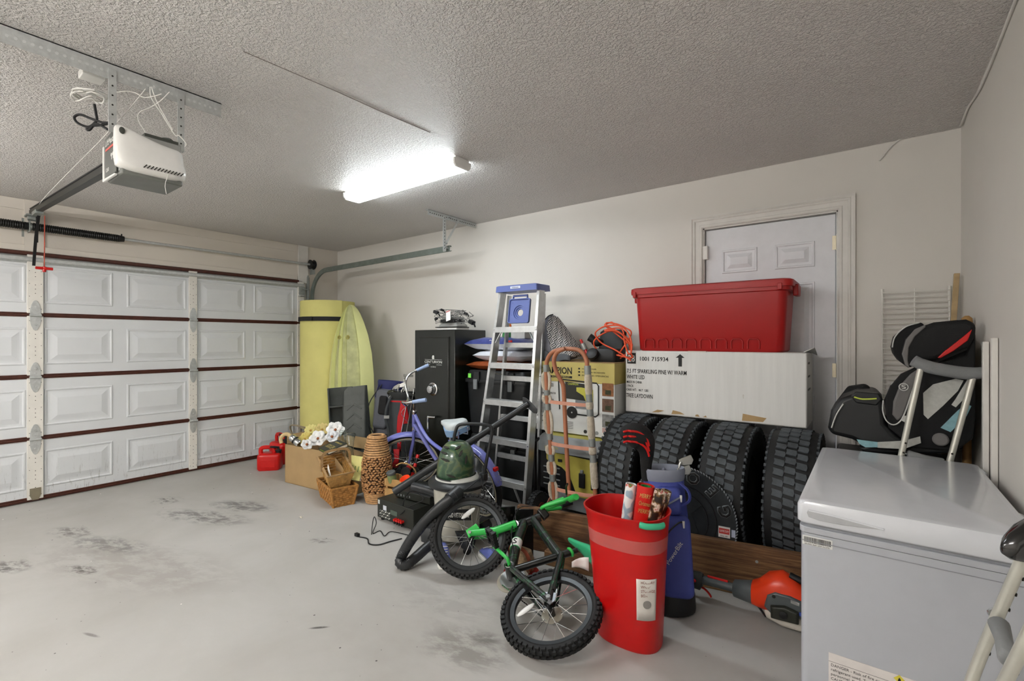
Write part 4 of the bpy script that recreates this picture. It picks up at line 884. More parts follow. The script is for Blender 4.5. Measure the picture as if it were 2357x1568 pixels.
# ================================================================ periwinkle cruiser bicycle (pose solved from the photograph)
M_blue = mat('periwinkle_enamel', '7076bd', .25, var=.04, coat=.6); M_tire = mat('tyre_rubber', '17181a', .7, var=.2, vs=40); M_ww = mat('whitewall', 'c6bfa6', .6)
M_grip = mat('grip_blue', '93a6c8', .5, bump=.4, bs=400); M_seat = mat('seat_vinyl', 'c4cbcc', .35); M_seatb = mat('seat_blue', '7f9fc2', .4)
cs = .906; CT = tr(3.323, -.849, 0) @ rot(z=169.2) @ rot(x=-13.3) @ Matrix.Diagonal((cs, cs, cs, 1))
CTn = tr(3.323, -.849, 0) @ rot(z=169.2) @ rot(x=-13.3)
cr = thing('cruiser_bicycle', 'periwinkle blue cruiser bicycle with mudguards and whitewall tyres', 'bicycle', T=CTn)
SM = Matrix.Diagonal((cs, cs, cs, 1))
ha = math.radians(68); hax = Vector((-math.cos(ha), 0, math.sin(ha))); fh = Vector((1.08, 0, .33)); hb = fh-Vector((math.sin(ha), 0, math.cos(ha)))*.05
STE = tr(hb) @ Matrix.Rotation(math.radians(53.6), 4, hax) @ tr(-hb)
def wheel(o, T, R_, rimr, tw, nsp, mt, ww=None, knob=0, rimm=None, hubm=None, spm=None):
    sec = []
    for a_ in range(12): t_ = 2*PI*a_/12; sec.append((tw*.9*math.cos(t_), tw*math.sin(t_)))
    MB(T).torus((0, 0, 0), (0, 1, 0), R_-tw*.9, 0, 64, sec=sec).build('tyre', mt, o, smooth=60)
    if ww:
        for s_ in (-1, 1): MB(T).torus((0, s_*tw*.86, 0), (0, 1, 0), R_-tw*1.25, 0, 64, sec=[(-.012, .0), (0, .004), (.012, 0), (0, -.004)]).build('whitewall', ww, o, smooth=60)
    MB(T).torus((0, 0, 0), (0, 1, 0), rimr, 0, 64, sec=[(.012, .014), (-.008, .011), (-.012, 0), (-.008, -.011), (.012, -.014)]).build('rim', rimm or M_chrome, o)
    MB(T).cyl((0, -.045, 0), (0, .045, 0), .016, n=14).build('hub', hubm or M_chrome, o)
    mb = MB(T)
    for s_ in (-1, 1): mb.cyl((0, s_*.032-.002, 0), (0, s_*.032+.002, 0), .028, n=16)
    mb.build('hub_flange', hubm or M_chrome, o, kind='stuff')
    for k in range(nsp):
        a_ = 2*PI*k/nsp; s_ = 1 if k % 2 else -1; b_ = a_+(.9 if (k//2) % 2 else -.9)
        MB(T).cyl((.026*math.cos(b_), s_*.032, .026*math.sin(b_)), ((rimr-.006)*math.cos(a_), 0, (rimr-.006)*math.sin(a_)), .0013, n=4, cap=False).build('spoke', spm or M_chrome, o)
    if knob:
        mb = MB(T); n = knob
        for i in range(n):
            a_ = 2*PI*i/n; e = Vector((math.cos(a_), 0, math.sin(a_))); tn = Vector((-math.sin(a_), 0, math.cos(a_)))
            for row, (ry, rr_) in enumerate(((-.95, -.35), (-.45, .0), (.45, 0), (.95, -.35))):
                off = .5*(row % 2); a2 = a_+2*PI*off/n; e2 = Vector((math.cos(a2), 0, math.sin(a2))); tn2 = Vector((-math.sin(a2), 0, math.cos(a2)))
                c_ = e2*(R_+tw*rr_*1.1)+Vector((0, ry*tw, 0)); yd = Vector((0, 1, 0)) if abs(ry) < .6 else (Vector((0, 1 if ry > 0 else -1, 0))*.6-e2*.8 if False else Vector((0, 1, 0)))
                L_k = 2*PI*R_/n*.30; h_k = .006
                mb.box((0, 0, 0), (L_k*2, tw*.55, .012), T=basis(c_, tn2, Vector((0, 1, 0)), e2))
        mb.build('tread_knobs', mt, o, kind='stuff', smooth=0)
TR = SM @ tr(0, 0, .33); TF = SM @ STE @ tr(fh)
wheel(cr, TR, .33, .27, .027, 28, M_tire, M_ww); wheel(cr, TF, .33, .27, .027, 28, M_tire, M_ww)
def fender(T, a0, a1, R_=.352, w=.038):
    mb = MB(T); rings = []
    for i in range(25):
        a_ = math.radians(a0+(a1-a0)*i/24); e = Vector((math.cos(a_), 0, math.sin(a_)))
        wd = w*(.75 if i in (0, 24) else 1)
        rings.append([e*(R_-dz)+Vector((0, y*wd, 0)) for y, dz in ((-1, .022), (-.8, .008), (-.4, 0), (.4, 0), (.8, .008), (1, .022), (.78, .012), (.4, .004), (-.4, .004), (-.78, .012))])
    mb.loft(rings); return mb.build('mudguard', M_blue, cr, smooth=60)
fender(TR, 55, 172); fender(TF, 42, 140)
# rear light on mudguard, small rivets
aR = math.radians(150); eR = Vector((math.cos(aR), 0, math.sin(aR)))
MB(TR).box((0, 0, 0), (.03, .04, .03), T=tr(eR*.372)).build('rear_reflector', mat('reflector_red', 'c4141c', .2, coat=.5), cr, bevel=.004)
for da in (158, 166):
    for y in (-.015, .015):
        a_ = math.radians(da); MB(TR).ball((.353*math.cos(a_), y, .353*math.sin(a_)), .005, 8, 5).build('rivet', M_chrome, cr)
B = lambda *p: Vector(p)
bb = B(.42, 0, .29); rh = B(0, 0, .33); stt = B(.27, 0, .66); htb = hb+hax*.43; htt = hb+hax*.58
def tb(name, pts, r, m=M_blue, n=12, **k): return MB(SM).tube(pts, r, n, **k).build(name, m, cr, smooth=60)
tb('down_tube', smooth_path([htb+hax*.03, (htb*.45+bb*.55)+B(0, 0, -.02), bb], 6), .019)
tb('top_tube', smooth_path([htt, (htt*.55+bb*.45)+B(.02, 0, .02), (stt*.6+bb*.4)], 6), .018)
tb('seat_tube', [bb, stt], .016); tb('head_tube', [htb, htt], .021); tb('bottom_bracket', [bb+B(0, -.04, 0), bb+B(0, .04, 0)], .024)
for s_ in (-1, 1):
    tb('chain_stay', [bb+B(0, s_*.03, 0), rh+B(0, s_*.065, 0)], .010); tb('seat_stay', [stt+B(0, s_*.015, -.03), rh+B(0, s_*.065, 0)], .0085)
    tb('mudguard_stay', [rh+B(0, s_*.06, 0), rh+B(-.2, s_*.035, .29)], .003, M_chrome, 6)
    MB(SM @ STE).tube(smooth_path([hb+hax*.41+B(0, s_*.045, 0), hb+hax*.25+B(.008, s_*.055, 0), fh+B(0, s_*.058, 0)], 5), [.015]*5+[.014]*3+[.012]*2+[.010], 10).build('fork_blade', M_blue, cr, smooth=60)
    MB(SM @ STE).cyl(fh+B(0, s_*.052, 0), fh+B(0, s_*.085, 0), .012, n=6).build('axle_nut', M_chrome, cr)
MB(SM @ STE).tube([hb+hax*.41+B(0, -.05, 0), hb+hax*.425, hb+hax*.41+B(0, .05, 0)], .017, 10).build('fork_crown', M_chrome, cr)
MB(SM @ STE).cyl(hb+hax*.58, hb+hax*.61, .024, n=14).build('headset', M_chrome, cr)
stq = hb+hax*.72; MB(SM @ STE).tube([hb+hax*.58, stq, stq+B(.045, 0, .012)], .0125, 10).build('stem', M_chrome, cr)
hc = stq+B(.05, 0, .012); MB(SM @ STE).cyl(hc+B(0, -.025, 0), hc+B(0, .025, 0), .02, n=12).build('handlebar_clamp', M_chrome, cr)
for s_ in (-1, 1):
    pts = smooth_path([hc, hc+B(.01, s_*.09, .02), hc+B(-.0, s_*.18, .12), hc+B(-.06, s_*.265, .15), hc+B(-.20, s_*.31, .15)], 5)
    MB(SM @ STE).tube(pts, .011, 10).build('handlebar', M_chrome, cr, smooth=60)
    MB(SM @ STE).tube([hc+B(-.12, s_*.288, .15), hc+B(-.19, s_*.307, .15), hc+B(-.245, s_*.322, .148)], [.016, .017, .018], 10).build('grip', M_grip, cr, smooth=60)
MB(SM @ STE).tube(smooth_path([hc+B(0, .05, 0), hc+B(.09, .06, -.05), hc+B(.1, .03, -.14), hb+hax*.5+B(.05, .02, 0)], 5), .003, 6).build('brake_cable', M_chrome, cr)
# saddle
mb = MB(SM); rings = []
for x, wv, zt, zb in ((-.15, .055, .885, .80), (-.13, .10, .905, .79), (-.07, .115, .905, .79), (.0, .085, .89, .80), (.07, .045, .885, .82), (.13, .028, .88, .83), (.155, .012, .872, .845)):
    rings.append([(x+.19, y*wv, z-.025) for y, z in ((-1, zt-.035), (-.75, zt-.008), (-.3, zt-.006), (0, zt-.012), (.3, zt-.006), (.75, zt-.008), (1, zt-.035), (.9, zb), (0, zb+.02), (-.9, zb))])
mb.loft(rings); mb.build('saddle', M_seat, cr, sub=1, smooth=60)
mb = MB(SM); rings = []
for x, wv, zt, zb in ((-.152, .05, .835, .79), (-.12, .103, .84, .782), (-.06, .117, .84, .782), (.0, .088, .84, .79), (.06, .052, .845, .81)):
    rings.append([(x+.19, y*wv, z-.025) for y, z in ((-1, zt), (1, zt), (.95, zb), (-.95, zb))])
mb.loft(rings); mb.build('saddle_skirt', M_seatb, cr, smooth=60)
tb('seat_post', [stt-B(.0, 0, .05), B(.235, 0, .78)], .0125, M_chrome)
for s_ in (-1, 1): tb('saddle_spring', [B(.03, s_*.05, .80), B(.05, s_*.05, .74), B(.17, s_*.015, .755)], .008, M_chrome, 8)
# cranks, chain guard, kickstand
MB(SM).lathe([(.0, -.052), (.085, -.052), (.085, -.048), (.0, -.048)], 28, T=tr(bb) @ rot(x=90)).build('chainring', M_chrome, cr)
for s_, dr in ((-1, 1), (1, -1)):
    a_ = math.radians(-35); e = B(math.cos(a_), 0, math.sin(a_))*.165*dr
    tb('crank_arm', [bb+B(0, s_*.05, 0), bb+e+B(0, s_*.065, 0)], .010, M_chrome, 8)
    MB(SM).b2(bb+e+B(-.04, s_*.075 if s_ > 0 else -.16, -.012), bb+e+B(.04, .16 if s_ > 0 else -.075, .012)).build('pedal', M_blackp, cr, bevel=.004)
tb('kickstand', [bb+B(-.06, .05, -.02), B(.22, .20, .06)], .008, M_chrome, 8)
# ================================================================ totes, bags, ladder
M_tote = mat('tote_black', '191b1c', .42, var=.3, vs=6, bump=.05); M_tote_l = mat('tote_latch', '6e7274', .4)
def tote(T, label, w, d, h):
    o = thing('storage_tote', label, 'storage bin', T=T)
    mb = MB(); bh = h-.10
    sec = lambda s, z, ww=w, dd=d: [(x*s, y*s, z) for x, y in rrect(ww, dd, .04, 3)]
    mb.loft([sec(.86, 0), sec(.88, .02), sec(.965, bh-.03), sec(.965, bh)]); mb.build('bin', M_tote, o, smooth=40)
    for k in range(9):
        x = -w*.42+k*w*.105; MB().box((x*.97, -d*.465, bh*.62), (.018, .03, bh*.5), taper=.7, T=rot(x=-4)).build('rib', M_tote, o, bevel=.004)
    for k in range(4):
        for s_ in (-1, 1): MB().box((s_*w*.465, -d*.3+k*d*.2, bh*.62), (.03, .016, bh*.5), taper=.7, T=rot(y=s_*-4 if False else 0)).build('rib', M_tote, o, bevel=.004)
    mb = MB(); mb.loft([sec(1.02, bh-.012), sec(1.03, bh), sec(1.02, bh+.018), sec(.97, bh+.025), sec(.93, h-.012), sec(.90, h)]); ld = mb.build('lid', M_tote, o, smooth=40)
    for x in (-w*.28, w*.28):
        MB().box((x, -d/2*.96, h-.055), (.06, .04, .09), taper=1.25).build('lid_clasp', M_tote, ld, bevel=.005); MB().b2((x-.022, -d/2-.028, bh-.07), (x+.022, -d/2-.012, bh+.02)).build('latch', M_tote_l, o, bevel=.004)
    return o
TX, TY = 3.115, -.236
tote(tr(TX+.03, TY, 0), 'lower black storage tote with grey latches under another tote behind the ladder', .70, .44, .54)
t2 = tote(tr(TX, TY, .545), 'upper black storage tote with green price tag beneath the bags of soil', .70, .44, .575)
MB().b2((-.29, -.235, .505), (-.255, -.2305, .545)).build('price_tag', mat('tag_green', '6fd04a', .5), t2)
def soil_bag(z, label, c1, c2, w, d, h, dx, seed, txt=None, tcol=None, part=.5):
    o = thing('soil_bag', label, 'bag', T=tr(TX+dx, TY-.02, z) @ rot(z=seed*3-6)); rr = random.Random(seed)
    def shell(sgn):
        def fn(u, v):
            x = (u-.5)*2; y = (v-.5)*2; e = max(0, 1-x**4)**.5*max(0, 1-y**4)**.5
            return (x*w/2, y*d/2, h/2+sgn*e*h/2+.008*math.sin(9*x+seed)*math.cos(7*y)*e)
        return fn
    mb = MB(); mb.grid(18, 10, shell(1)); mb.build('upper_film', c1, o, smooth=70); mb = MB(); mb.grid(18, 10, shell(-1)); mb.build('lower_film', c2, o, smooth=70)
    MB().b2((-w/2-.012, -d*.38, h/2-.004), (-w/2+.01, d*.38, h/2+.004)).build('seam', c2, o)
    return o
M_bagw = mat('bag_white', 'cfd2da', .35, var=.1, bump=.3, bs=30); M_bagb = mat('bag_blue', '3a4482', .35, var=.35, vs=12, bump=.3, bs=30); M_bago = mat('bag_brown', '8a4420', .38, var=.3, vs=12, bump=.3, bs=30)
zt = 1.121
sb3 = soil_bag(zt, 'brown and orange bag of lawn soil lying on the black tote', M_bago, M_bago, .62, .40, .085, -.03, 1)
sb2 = soil_bag(zt+.083, 'plain white bag lying between the blue and the brown bags', M_bagw, M_bagw, .58, .38, .10, .03, 2)
sb1 = soil_bag(zt+.18, 'white and blue bag on top of the pile on the tote', M_bagb, M_bagw, .66, .40, .115, -.02, 3)
text('ON & GRASS PLUGS', mat('ink_white', 'efeee8', .5), sb3, basis((.12, -.203, .028), (1, 0, 0), (0, 0, 1)), .022, width=.26)
text('FOOD', mat('ink_white', 'efeee8', .5), sb1, basis((.0, -.185, .068), (1, 0, 0), (0, .45, .9)), .03, width=.11); MB().box((.16, -.185, .078), (.075, .003, .026), T=Matrix.Identity(4)).build('red_badge', M_red, sb1)
sp = thing('spray_bottle', 'green bottle with orange trigger on top of the soil bags', 'bottle', T=tr(TX+.02, TY-.05, zt+.288))
MB().lathe([(.03, 0), (.048, .01), (.05, .06), (.04, .085), (.018, .10), (.016, .115)], 20, T=rot(y=12)).build('bottle', mat('bottle_green', '3f7a4c', .35), sp); MB().box((.05, 0, .10), (.06, .03, .03), T=rot(y=-20)).build('trigger', mat('orange_plastic', 'e0701f', .4), sp, bevel=.008)
wb = thing('white_carton', 'small white carton on top of the soil bags', 'carton', T=tr(TX+.16, TY-.03, zt+.285) @ rot(z=8)); MB().b2((-.07, -.06, 0), (.07, .06, .085)).build('carton_body', mat('carton', 'c9c8c2', .6), wb, bevel=.003); MB().b2((-.071, -.061, .075), (.071, .061, .078)).build('carton_lid_edge', M_bagw, wb)
# ---- aluminium step ladder
M_alu = mat('aluminium', 'c2c5c6', .32, metal=.85, var=.1, vs=25); M_lb = mat('ladder_blue', '55639c', .4, var=.05)
FL = Vector((3.115, -.735, 0)); FRt = Vector((3.665, -.745, 0)); TL = Vector(P(1157, 672, y=-.55)); TRt = Vector(P(1245, 672, y=-.55)); ztop = 1.80; TL.z = TRt.z = ztop
ld = thing('step_ladder', 'aluminium step ladder with blue plastic top standing open before the totes', 'ladder', ((FL+FRt)/2).to_tuple())
lo = (FL+FRt)/2
def chan(a_, b_, wd, dp, name, m=M_alu):
    a_ = Vector(a_)-lo; b_ = Vector(b_)-lo; dz = (b_-a_).normalized(); X = Vector((1, 0, 0)); X = (X-dz*X.dot(dz)).normalized(); Y = dz.cross(X); mb = MB()
    for s_ in (-1, 1):
        pr_ = [(s_*wd/2-.0015, -dp/2), (s_*wd/2+.0015, -dp/2), (s_*wd/2+.0015, dp/2), (s_*wd/2-.0015, dp/2)]
        if s_ > 0: mb.loft([[q+X*x+Y*y for x, y in pr_] for q in (a_, b_)])
    for yy in (-dp/2, dp/2-.003): mb.loft([[q+X*x+Y*y for x, y in ((-wd/2, yy), (wd/2, yy), (wd/2, yy+.003), (-wd/2, yy+.003))] for q in (a_, b_)])
    return mb.build(name, m, ld)
chan(FL, TL, .024, .075, 'front_rail'); chan(FRt, TRt, .024, .075, 'front_rail')
BLt = FL+Vector((.05, .22, 0)); BRt = FRt+Vector((-.04, .22, 0)); bl2 = TL+Vector((.02, .07, -.03)); br2 = TRt+Vector((-.02, .07, -.03))
chan(BLt, bl2, .018, .035, 'rear_rail'); chan(BRt, br2, .018, .035, 'rear_rail')
for z in (.285, .60, .905, 1.205, 1.50):
    t_ = z/ztop; a_ = FL.lerp(TL, t_)-lo; b_ = FRt.lerp(TRt, t_)-lo; mb = MB(); mb.b2((a_.x+.008, a_.y-.04, z-.005), (b_.x-.008, a_.y+.04, z)); mb.b2((a_.x-.012, a_.y-.043, z-.045), (b_.x+.012, a_.y-.038, z+.001)); mb.b2((a_.x+.008, a_.y+.036, z-.03), (b_.x-.008, a_.y+.04, z)); st_ = mb.build('step', M_alu, ld, bevel=.0015)
    for k in range(6): MB().b2((a_.x+.012, a_.y-.036+.012*k, z), (b_.x-.012, a_.y-.031+.012*k, z+.002)).build('step_groove', M_alu, st_)
    for q, s_ in ((a_, -1), (b_, 1)): MB().cyl((q.x+s_*.004, q.y-.046, z-.022), (q.x+s_*.004, q.y-.042, z-.022), .006, n=8).build('rivet', M_steel, st_)
for s_, q, q2 in ((1, FL, TL), (-1, FRt, TRt)):
    z = 1.5; a_ = q.lerp(q2, z/ztop)-lo; MB().tube([(a_.x+s_*.07, a_.y-.03, z-.03), (a_.x+s_*.006, a_.y-.035, z-.13)], .011, 4, flat=(1, .3)).build('step_brace', M_alu, ld)
    a_ = q.lerp(q2, .285/ztop)-lo; MB().tube([(a_.x+s_*.12, a_.y-.02, .25), (a_.x+s_*.02, a_.y-.02, .06)] if s_ < 0 else [(a_.x+s_*.2, a_.y, .25), (a_.x+s_*.02, a_.y, .05)], .014, 4, flat=(1, .3)).build('step_brace', M_alu, ld)
for z in (.42, .75, 1.08, 1.36):
    t_ = z/ztop; a_ = BLt.lerp(bl2, t_)-lo; b_ = BRt.lerp(br2, t_)-lo; MB().b2((a_.x, a_.y-.012, z-.03), (b_.x, a_.y+.012, z+.012)).build('rear_brace', M_alu, ld, bevel=.002)
for s_, a_, b_ in ((1, FL, BLt), (-1, FRt, BRt)): MB().tube([a_.lerp(TL if s_ > 0 else TRt, .62)-lo, (BLt if s_ > 0 else BRt).lerp(bl2 if s_ > 0 else br2, .62)-lo], .009, 4, flat=(1, .35)).build('spreader', M_steel, ld)
for q in (FL, FRt, BLt, BRt): MB().box(tuple(q-lo+Vector((0, 0, .025))), (.04, .08 if q in (FL, FRt) else .045, .05)).build('rubber_foot', M_blackp, ld, bevel=.004)
mid = (TL+TRt)/2-lo; mb = MB(); w_ = (TRt.x-TL.x)/2+.012
mb.loft([[(mid.x+x, mid.y+.02+y, z) for x, y in rrect(2*w_*s, .20*s2, .012, 3)] for s, s2, z in ((1.02, 1.0, ztop-.012), (1.0, .98, ztop+.035), (.94, .9, ztop+.04))]); mb.build('ladder_top', M_lb, ld, smooth=40)
mb = MB(); mb.b2((mid.x-.05, mid.y-.083, ztop+.008), (mid.x+.05, mid.y-.080, ztop+.028)); lbp = mb.build('name_plate', mat('plate_grey', 'c4c8d6', .4), ld, bevel=.004)
text('WERNER', mat('ink_navy', '2c3566', .5), ld, basis((mid.x, mid.y-.0835, ztop+.012), (1, 0, 0), (0, 0, 1)), .011, width=.07)
# blue tool tray folded down between the rails
Tt = basis(P(1196, 716, y=-.60), (1, 0, 0), Vector((0, .14, 1)).normalized(), None)
Tt = WM[ld.name].inverted() @ Tt; mb = MB()
n = 40; rings = []
outer = rrect(.205, .20, .018, 9); ncount = len(outer); circ = lambda r: [(r*math.cos(2*PI*(i)/ncount+PI/9*0+.08), r*math.sin(2*PI*i/ncount+.08)-.012) for i in range(ncount)]
rings = [[(x, y, -.006) for x, y in outer], [(x, y, .014) for x, y in outer], [(x*.95, y*.95, .014) for x, y in outer], [(x*.93, y*.93, .004) for x, y in outer], [(x, y, .004) for x, y in circ(.058)], [(x, y, -.004) for x, y in circ(.055)], [(x, y, -.004) for x, y in circ(.044)], [(x, y, -.01) for x, y in circ(.042)], [(x, y, -.01) for x, y in circ(.03)], [(x, y, -.014) for x, y in circ(.028)], [(x, y, -.016) for x, y in circ(.028)]]
mb.loft(rings, T=Tt, cap=(False, False)); mb.build('tool_tray', M_lb, ld, smooth=40, solid=.002)
mb = MB(); mb.tube([(-.07, .10, .004), (-.07, .125, .004), (.07, .125, .004), (.07, .10, .004)], .009, 8, T=Tt); mb.build('tray_handle', M_lb, ld)
for x in (-.08, .08):
    for y in (.07, -.03): MB().cyl((x, y, .003), (x, y, .006), .009, n=12, T=Tt).build('tray_boss', M_lb, ld)
# ================================================================ generator in front of the wall with its carton on top
M_yel = mat('generator_yellow', 'a79e48', .35, var=.06); M_gplas = mat('generator_grey', '7e8284', .4); M_cy = mat('carton_yellow', 'bdae66', .6, var=.06, vs=6); M_cw = mat('carton_white', 'd4d5d2', .6, var=.05, vs=5); M_ink = mat('ink_black', '1b1b1a', .6)
GX0, GX1, GY_, GZ0, GZ1 = 3.60, 4.285, -.50, .672, 1.222
gx = thing('generator_carton', 'white and yellow printed generator carton on top of the generator', 'carton', ((GX0+GX1)/2, -.27, GZ0)); gw = (GX1-GX0)/2; gh = GZ1-GZ0
MB().b2((-gw, -.23, 0), (gw, .24, gh*.72)).build('carton_body', M_cw, gx, bevel=.004); MB().b2((-gw-.0005, -.2305, gh*.72), (gw+.0005, .2405, gh)).build('yellow_band', M_cy, gx, bevel=.004)
MB().b2((-gw, -.23, gh), (gw, .004, gh+.004)).build('top_flap', M_card, gx); MB().b2((-gw, .006, gh), (gw, .24, gh+.004)).build('top_flap', M_card, gx)
fp = lambda x, z, dy=0: basis((x, -.2312-dy, z), (1, 0, 0), (0, 0, 1))
text('CHAMPION', M_ink, gx, fp(-.165, gh*.835), .052, width=.31, bold=.02); MB().b2((-.32, -.2322, gh*.775), (-.01, -.2302, gh*.805)).build('print_bar', M_ink, gx); text('POWER EQUIPMENT', M_cy, gx, fp(-.165, gh*.78, .0012), .012, width=.27)
for i, s_ in enumerate(('HOME / HOGAR', 'RECREATION / RECREACIÓN', 'EMERGENCIES / EMERGENCIAS')):
    text(s_, M_ink, gx, fp(.075, gh*(.905-.045*i)), .012, width=(.12, .19, .22)[i], align='LEFT'); MB().b2((.045, -.2318, gh*(.905-.045*i)), (.06, -.2302, gh*(.905-.045*i)+.012)).build('print_icon', M_ink, gx)
for i, (s_, z_, hh_) in enumerate((('9025', .64, .03), ('10000', .64, .03), ('GENERADOR', .53, .013), ('GENERATOR', .535, .016), ('79', .44, .022), ('74 dBA', .44, .016))):
    text(s_, M_ink, gx, fp((-.30, -.205, -.30, -.195, -.31, -.20)[i], gh*z_), hh_, width=(.05, .05, .07, .075, .03, .05)[i])
mb = MB(); 
for i in range(8): mb.b2((-.335, -.2316, gh*(.40-.02*i)), (-.335+.07+.02*(i % 3), -.2302, gh*(.40-.02*i)+.004))
for i in range(5): mb.b2((-.06, -.2316, gh*(.16-.022*i)), (.0, -.2302, gh*(.16-.022*i)+.003))
for i in range(2):
    for j in range(4): mb.b2((-.335+.025*j, -.2316, gh*(.20-.07*i)), (-.328+.025*j, -.2302, gh*(.20-.07*i)+.009))
mb.build('small_print', mat('ink_grey', '5a5a58', .6), gx, kind='stuff')
# printed picture of the generator
mb = MB(); mb.prism([(-.12, .27), (.10, .26), (.10, .385), (-.12, .40)], .0015, fp(.05, 0)); mb.build('print_housing', mat('print_dark', '26261f', .5), gx); mb = MB(); mb.prism([(-.04, .36), (.0, .362), (.1, .35), (.1, .25), (.045, .25), (.02, .30), (-.04, .33)], .0025, fp(.07, 0)); mb.build('print_panel', mat('print_yellow', 'c6c24f', .5), gx)
text('CHAMPION', mat('print_lime', 'c9d24a', .5), gx, fp(.0, .375, .0015), .018, width=.09)
mb = MB(); mb.tube([(-.12, 0, .18), (-.13, 0, .40), (-.10, 0, .415), (.20, 0, .40), (.215, 0, .38), (.215, 0, .17), (.19, 0, .15), (.0, 0, .155)], .006, 6, T=tr(.0, -.232, 0), flat=(1, .3), up=(0, 1, 0)); mb.build('print_frame', M_ink, gx)
mb = MB(); mb.cyl((-.01, -.2315, .165), (-.01, -.2345, .165), .046, n=28); mb.build('print_wheel', M_ink, gx); mb = MB(); mb.cyl((-.01, -.2345, .165), (-.01, -.2352, .165), .006, n=12); mb.build('print_hubcap', M_cw, gx); mb = MB(); mb.b2((.02, -.2326, .20), (.17, -.2312, .265)); mb.build('print_engine', M_gplas, gx)
for i, c_ in enumerate(('8a5a34', '6b5140', '8a8a88')):
    z = .31-.115*i; MB().b2((.245, -.2322, z), (.335, -.2302, z+.095)).build('print_photo', mat('photo_'+c_, c_, .5, var=.4, vs=30), gx)
    MB().b2((.27, -.2330, z+.012), (.315, -.2322, z+.045)).build('print_photo_subject', mat('print_dark2', '3a3d22', .5, var=.5, vs=60), gx)
MB().b2((.245, -.2322, .04), (.335, -.2302, .075)).build('print_caption', mat('caption', 'c7a6a0', .6), gx)
for x, c_ in ((.105, '2c2c2a'), (.165, '3f7f74'), (.20, '8c8e8c')): MB().cyl((x, -.2302, .03), (x, -.2325, .03), .014, n=18).build('print_seal', mat('seal_'+c_, c_, .5), gx)
# generator itself
ge = thing('portable_generator', 'yellow and black portable generator on the floor behind the hand truck', 'generator', (3.95, -.36, 0))
mb = MB(); mb.loft([[(x, y, z) for x, y in rrect(.60*s, .46*s, .06, 4)] for s, z in ((1, .53), (1.0, .58), (.97, .63), (.9, .655))]); mb.build('tank_cover', M_gplas, ge, smooth=40)
mb = MB(); mb.loft([[(x, y, z) for x, y in rrect(.55*s, .44*s, .06, 4)] for s, z in ((.98, .628), (.95, .65), (.8, .664))]); mb.build('tank_top', M_yel, ge, smooth=40)
mb = MB(); mb.b2((-.29, -.18, .22), (.29, .2, .54)); mb.build('housing', M_black, ge, bevel=.012)
poly = [(-.22, .51), (-.20, .525), (.23, .50), (.25, .485), (.25, .22), (.235, .205), (.08, .215), (.04, .25), (-.01, .36), (-.08, .415), (-.20, .445), (-.22, .46)]
mb = MB(); mb.prism(poly, .012, basis((0, -.18, 0), (1, 0, 0), (0, 0, 1))); mb.build('control_panel', M_yel, ge, bevel=.003)
for x in (.10, .20): MB().b2((x-.026, -.206, .29), (x+.026, -.191, .40)).build('outlet', M_blackp, ge, bevel=.006); MB().b2((x-.012, -.208, .40), (x+.012, -.194, .425)).build('outlet_cover', M_gplas, ge, bevel=.003)
MB().b2((-.185, -.200, .465), (-.155, -.19, .50)).build('power_switch', M_red, ge, bevel=.003); MB().b2((-.11, -.198, .455), (-.075, -.19, .475)).build('meter', M_ink, ge)
text('CHAMPION', M_yel, ge, basis((-.15, -.231, .555), (1, 0, 0), (0, 0, 1)), .02, width=.12); text('100% DUAL FUEL', M_cw, ge, basis((.2, -.231, .56), (1, 0, 0), (0, 0, 1)), .016, width=.1)
for k in range(4): MB().b2((-.25, -.186, .26+.045*k), (-.10, -.178, .268+.045*k)).build('vent_louvre', M_gplas, ge)
for y in (-.20, .22):
    pts = [(-.30, y, .07), (-.32, y, .10), (-.32, y, .58), (-.29, y, .61), (.29, y, .61), (.32, y, .58), (.32, y, .10), (.30, y, .07)]
    MB().tube(pts, .014, 8, closed=True).build('frame_tube', M_black, ge)
for x in (-.2, .2): MB().tube([(x, -.2, .07), (x, .22, .07)], .014, 8).build('cross_tube', M_black, ge)
mb = MB(); mb.b2((-.2, -.14, .08), (.22, .16, .22)); mb.cyl((-.1, -.14, .16), (-.1, -.19, .16), .07, n=18); mb.build('engine', M_gplas, ge, bevel=.01)
for y in (-.10, .12): MB().lathe([(.03, -.03), (.085, -.03), (.10, -.02), (.10, .02), (.085, .03), (.03, .03)], 24, T=tr(-.36, y, .10) @ rot(y=90)).build('wheel', M_tire, ge)
# ---- grey patterned bag on the carton
M_pat, t, b = newmat('basketweave_print'); br = t.n('ShaderNodeTexBrick'); uvr = t.vmath('MULTIPLY', t.obj, (1, 1, 1)); rn = t.n('ShaderNodeVectorRotate'); rn.rotation_type = 'EULER_XYZ'; rn.inputs['Rotation'].default_value = (PI/2, 0, 0); t.l(t.obj, rn.inputs['Vector'])
sp_ = t.n('ShaderNodeSeparateXYZ'); t.l(t.obj, sp_.inputs[0]); xy_ = t.math('ADD', sp_.outputs[0], sp_.outputs[1]); u_ = t.math('ADD', xy_, t.math('MULTIPLY', sp_.outputs[2], .55)); v_ = t.math('SUBTRACT', sp_.outputs[2], t.math('MULTIPLY', xy_, .55))
cell = .05; cu = t.math('FLOOR', t.math('DIVIDE', u_, cell)); cv = t.math('FLOOR', t.math('DIVIDE', v_, cell)); par = t.math('PINGPONG', t.math('ADD', cu, cv), 1)
s1 = t.math('GREATER_THAN', t.math('SINE', t.math('MULTIPLY', u_, 2*PI/(cell/3))), -.1); s2 = t.math('GREATER_THAN', t.math('SINE', t.math('MULTIPLY', v_, 2*PI/(cell/3))), -.1)
fac = t.math('ADD', t.math('MULTIPLY', s1, par), t.math('MULTIPLY', s2, t.math('SUBTRACT', 1, par)))
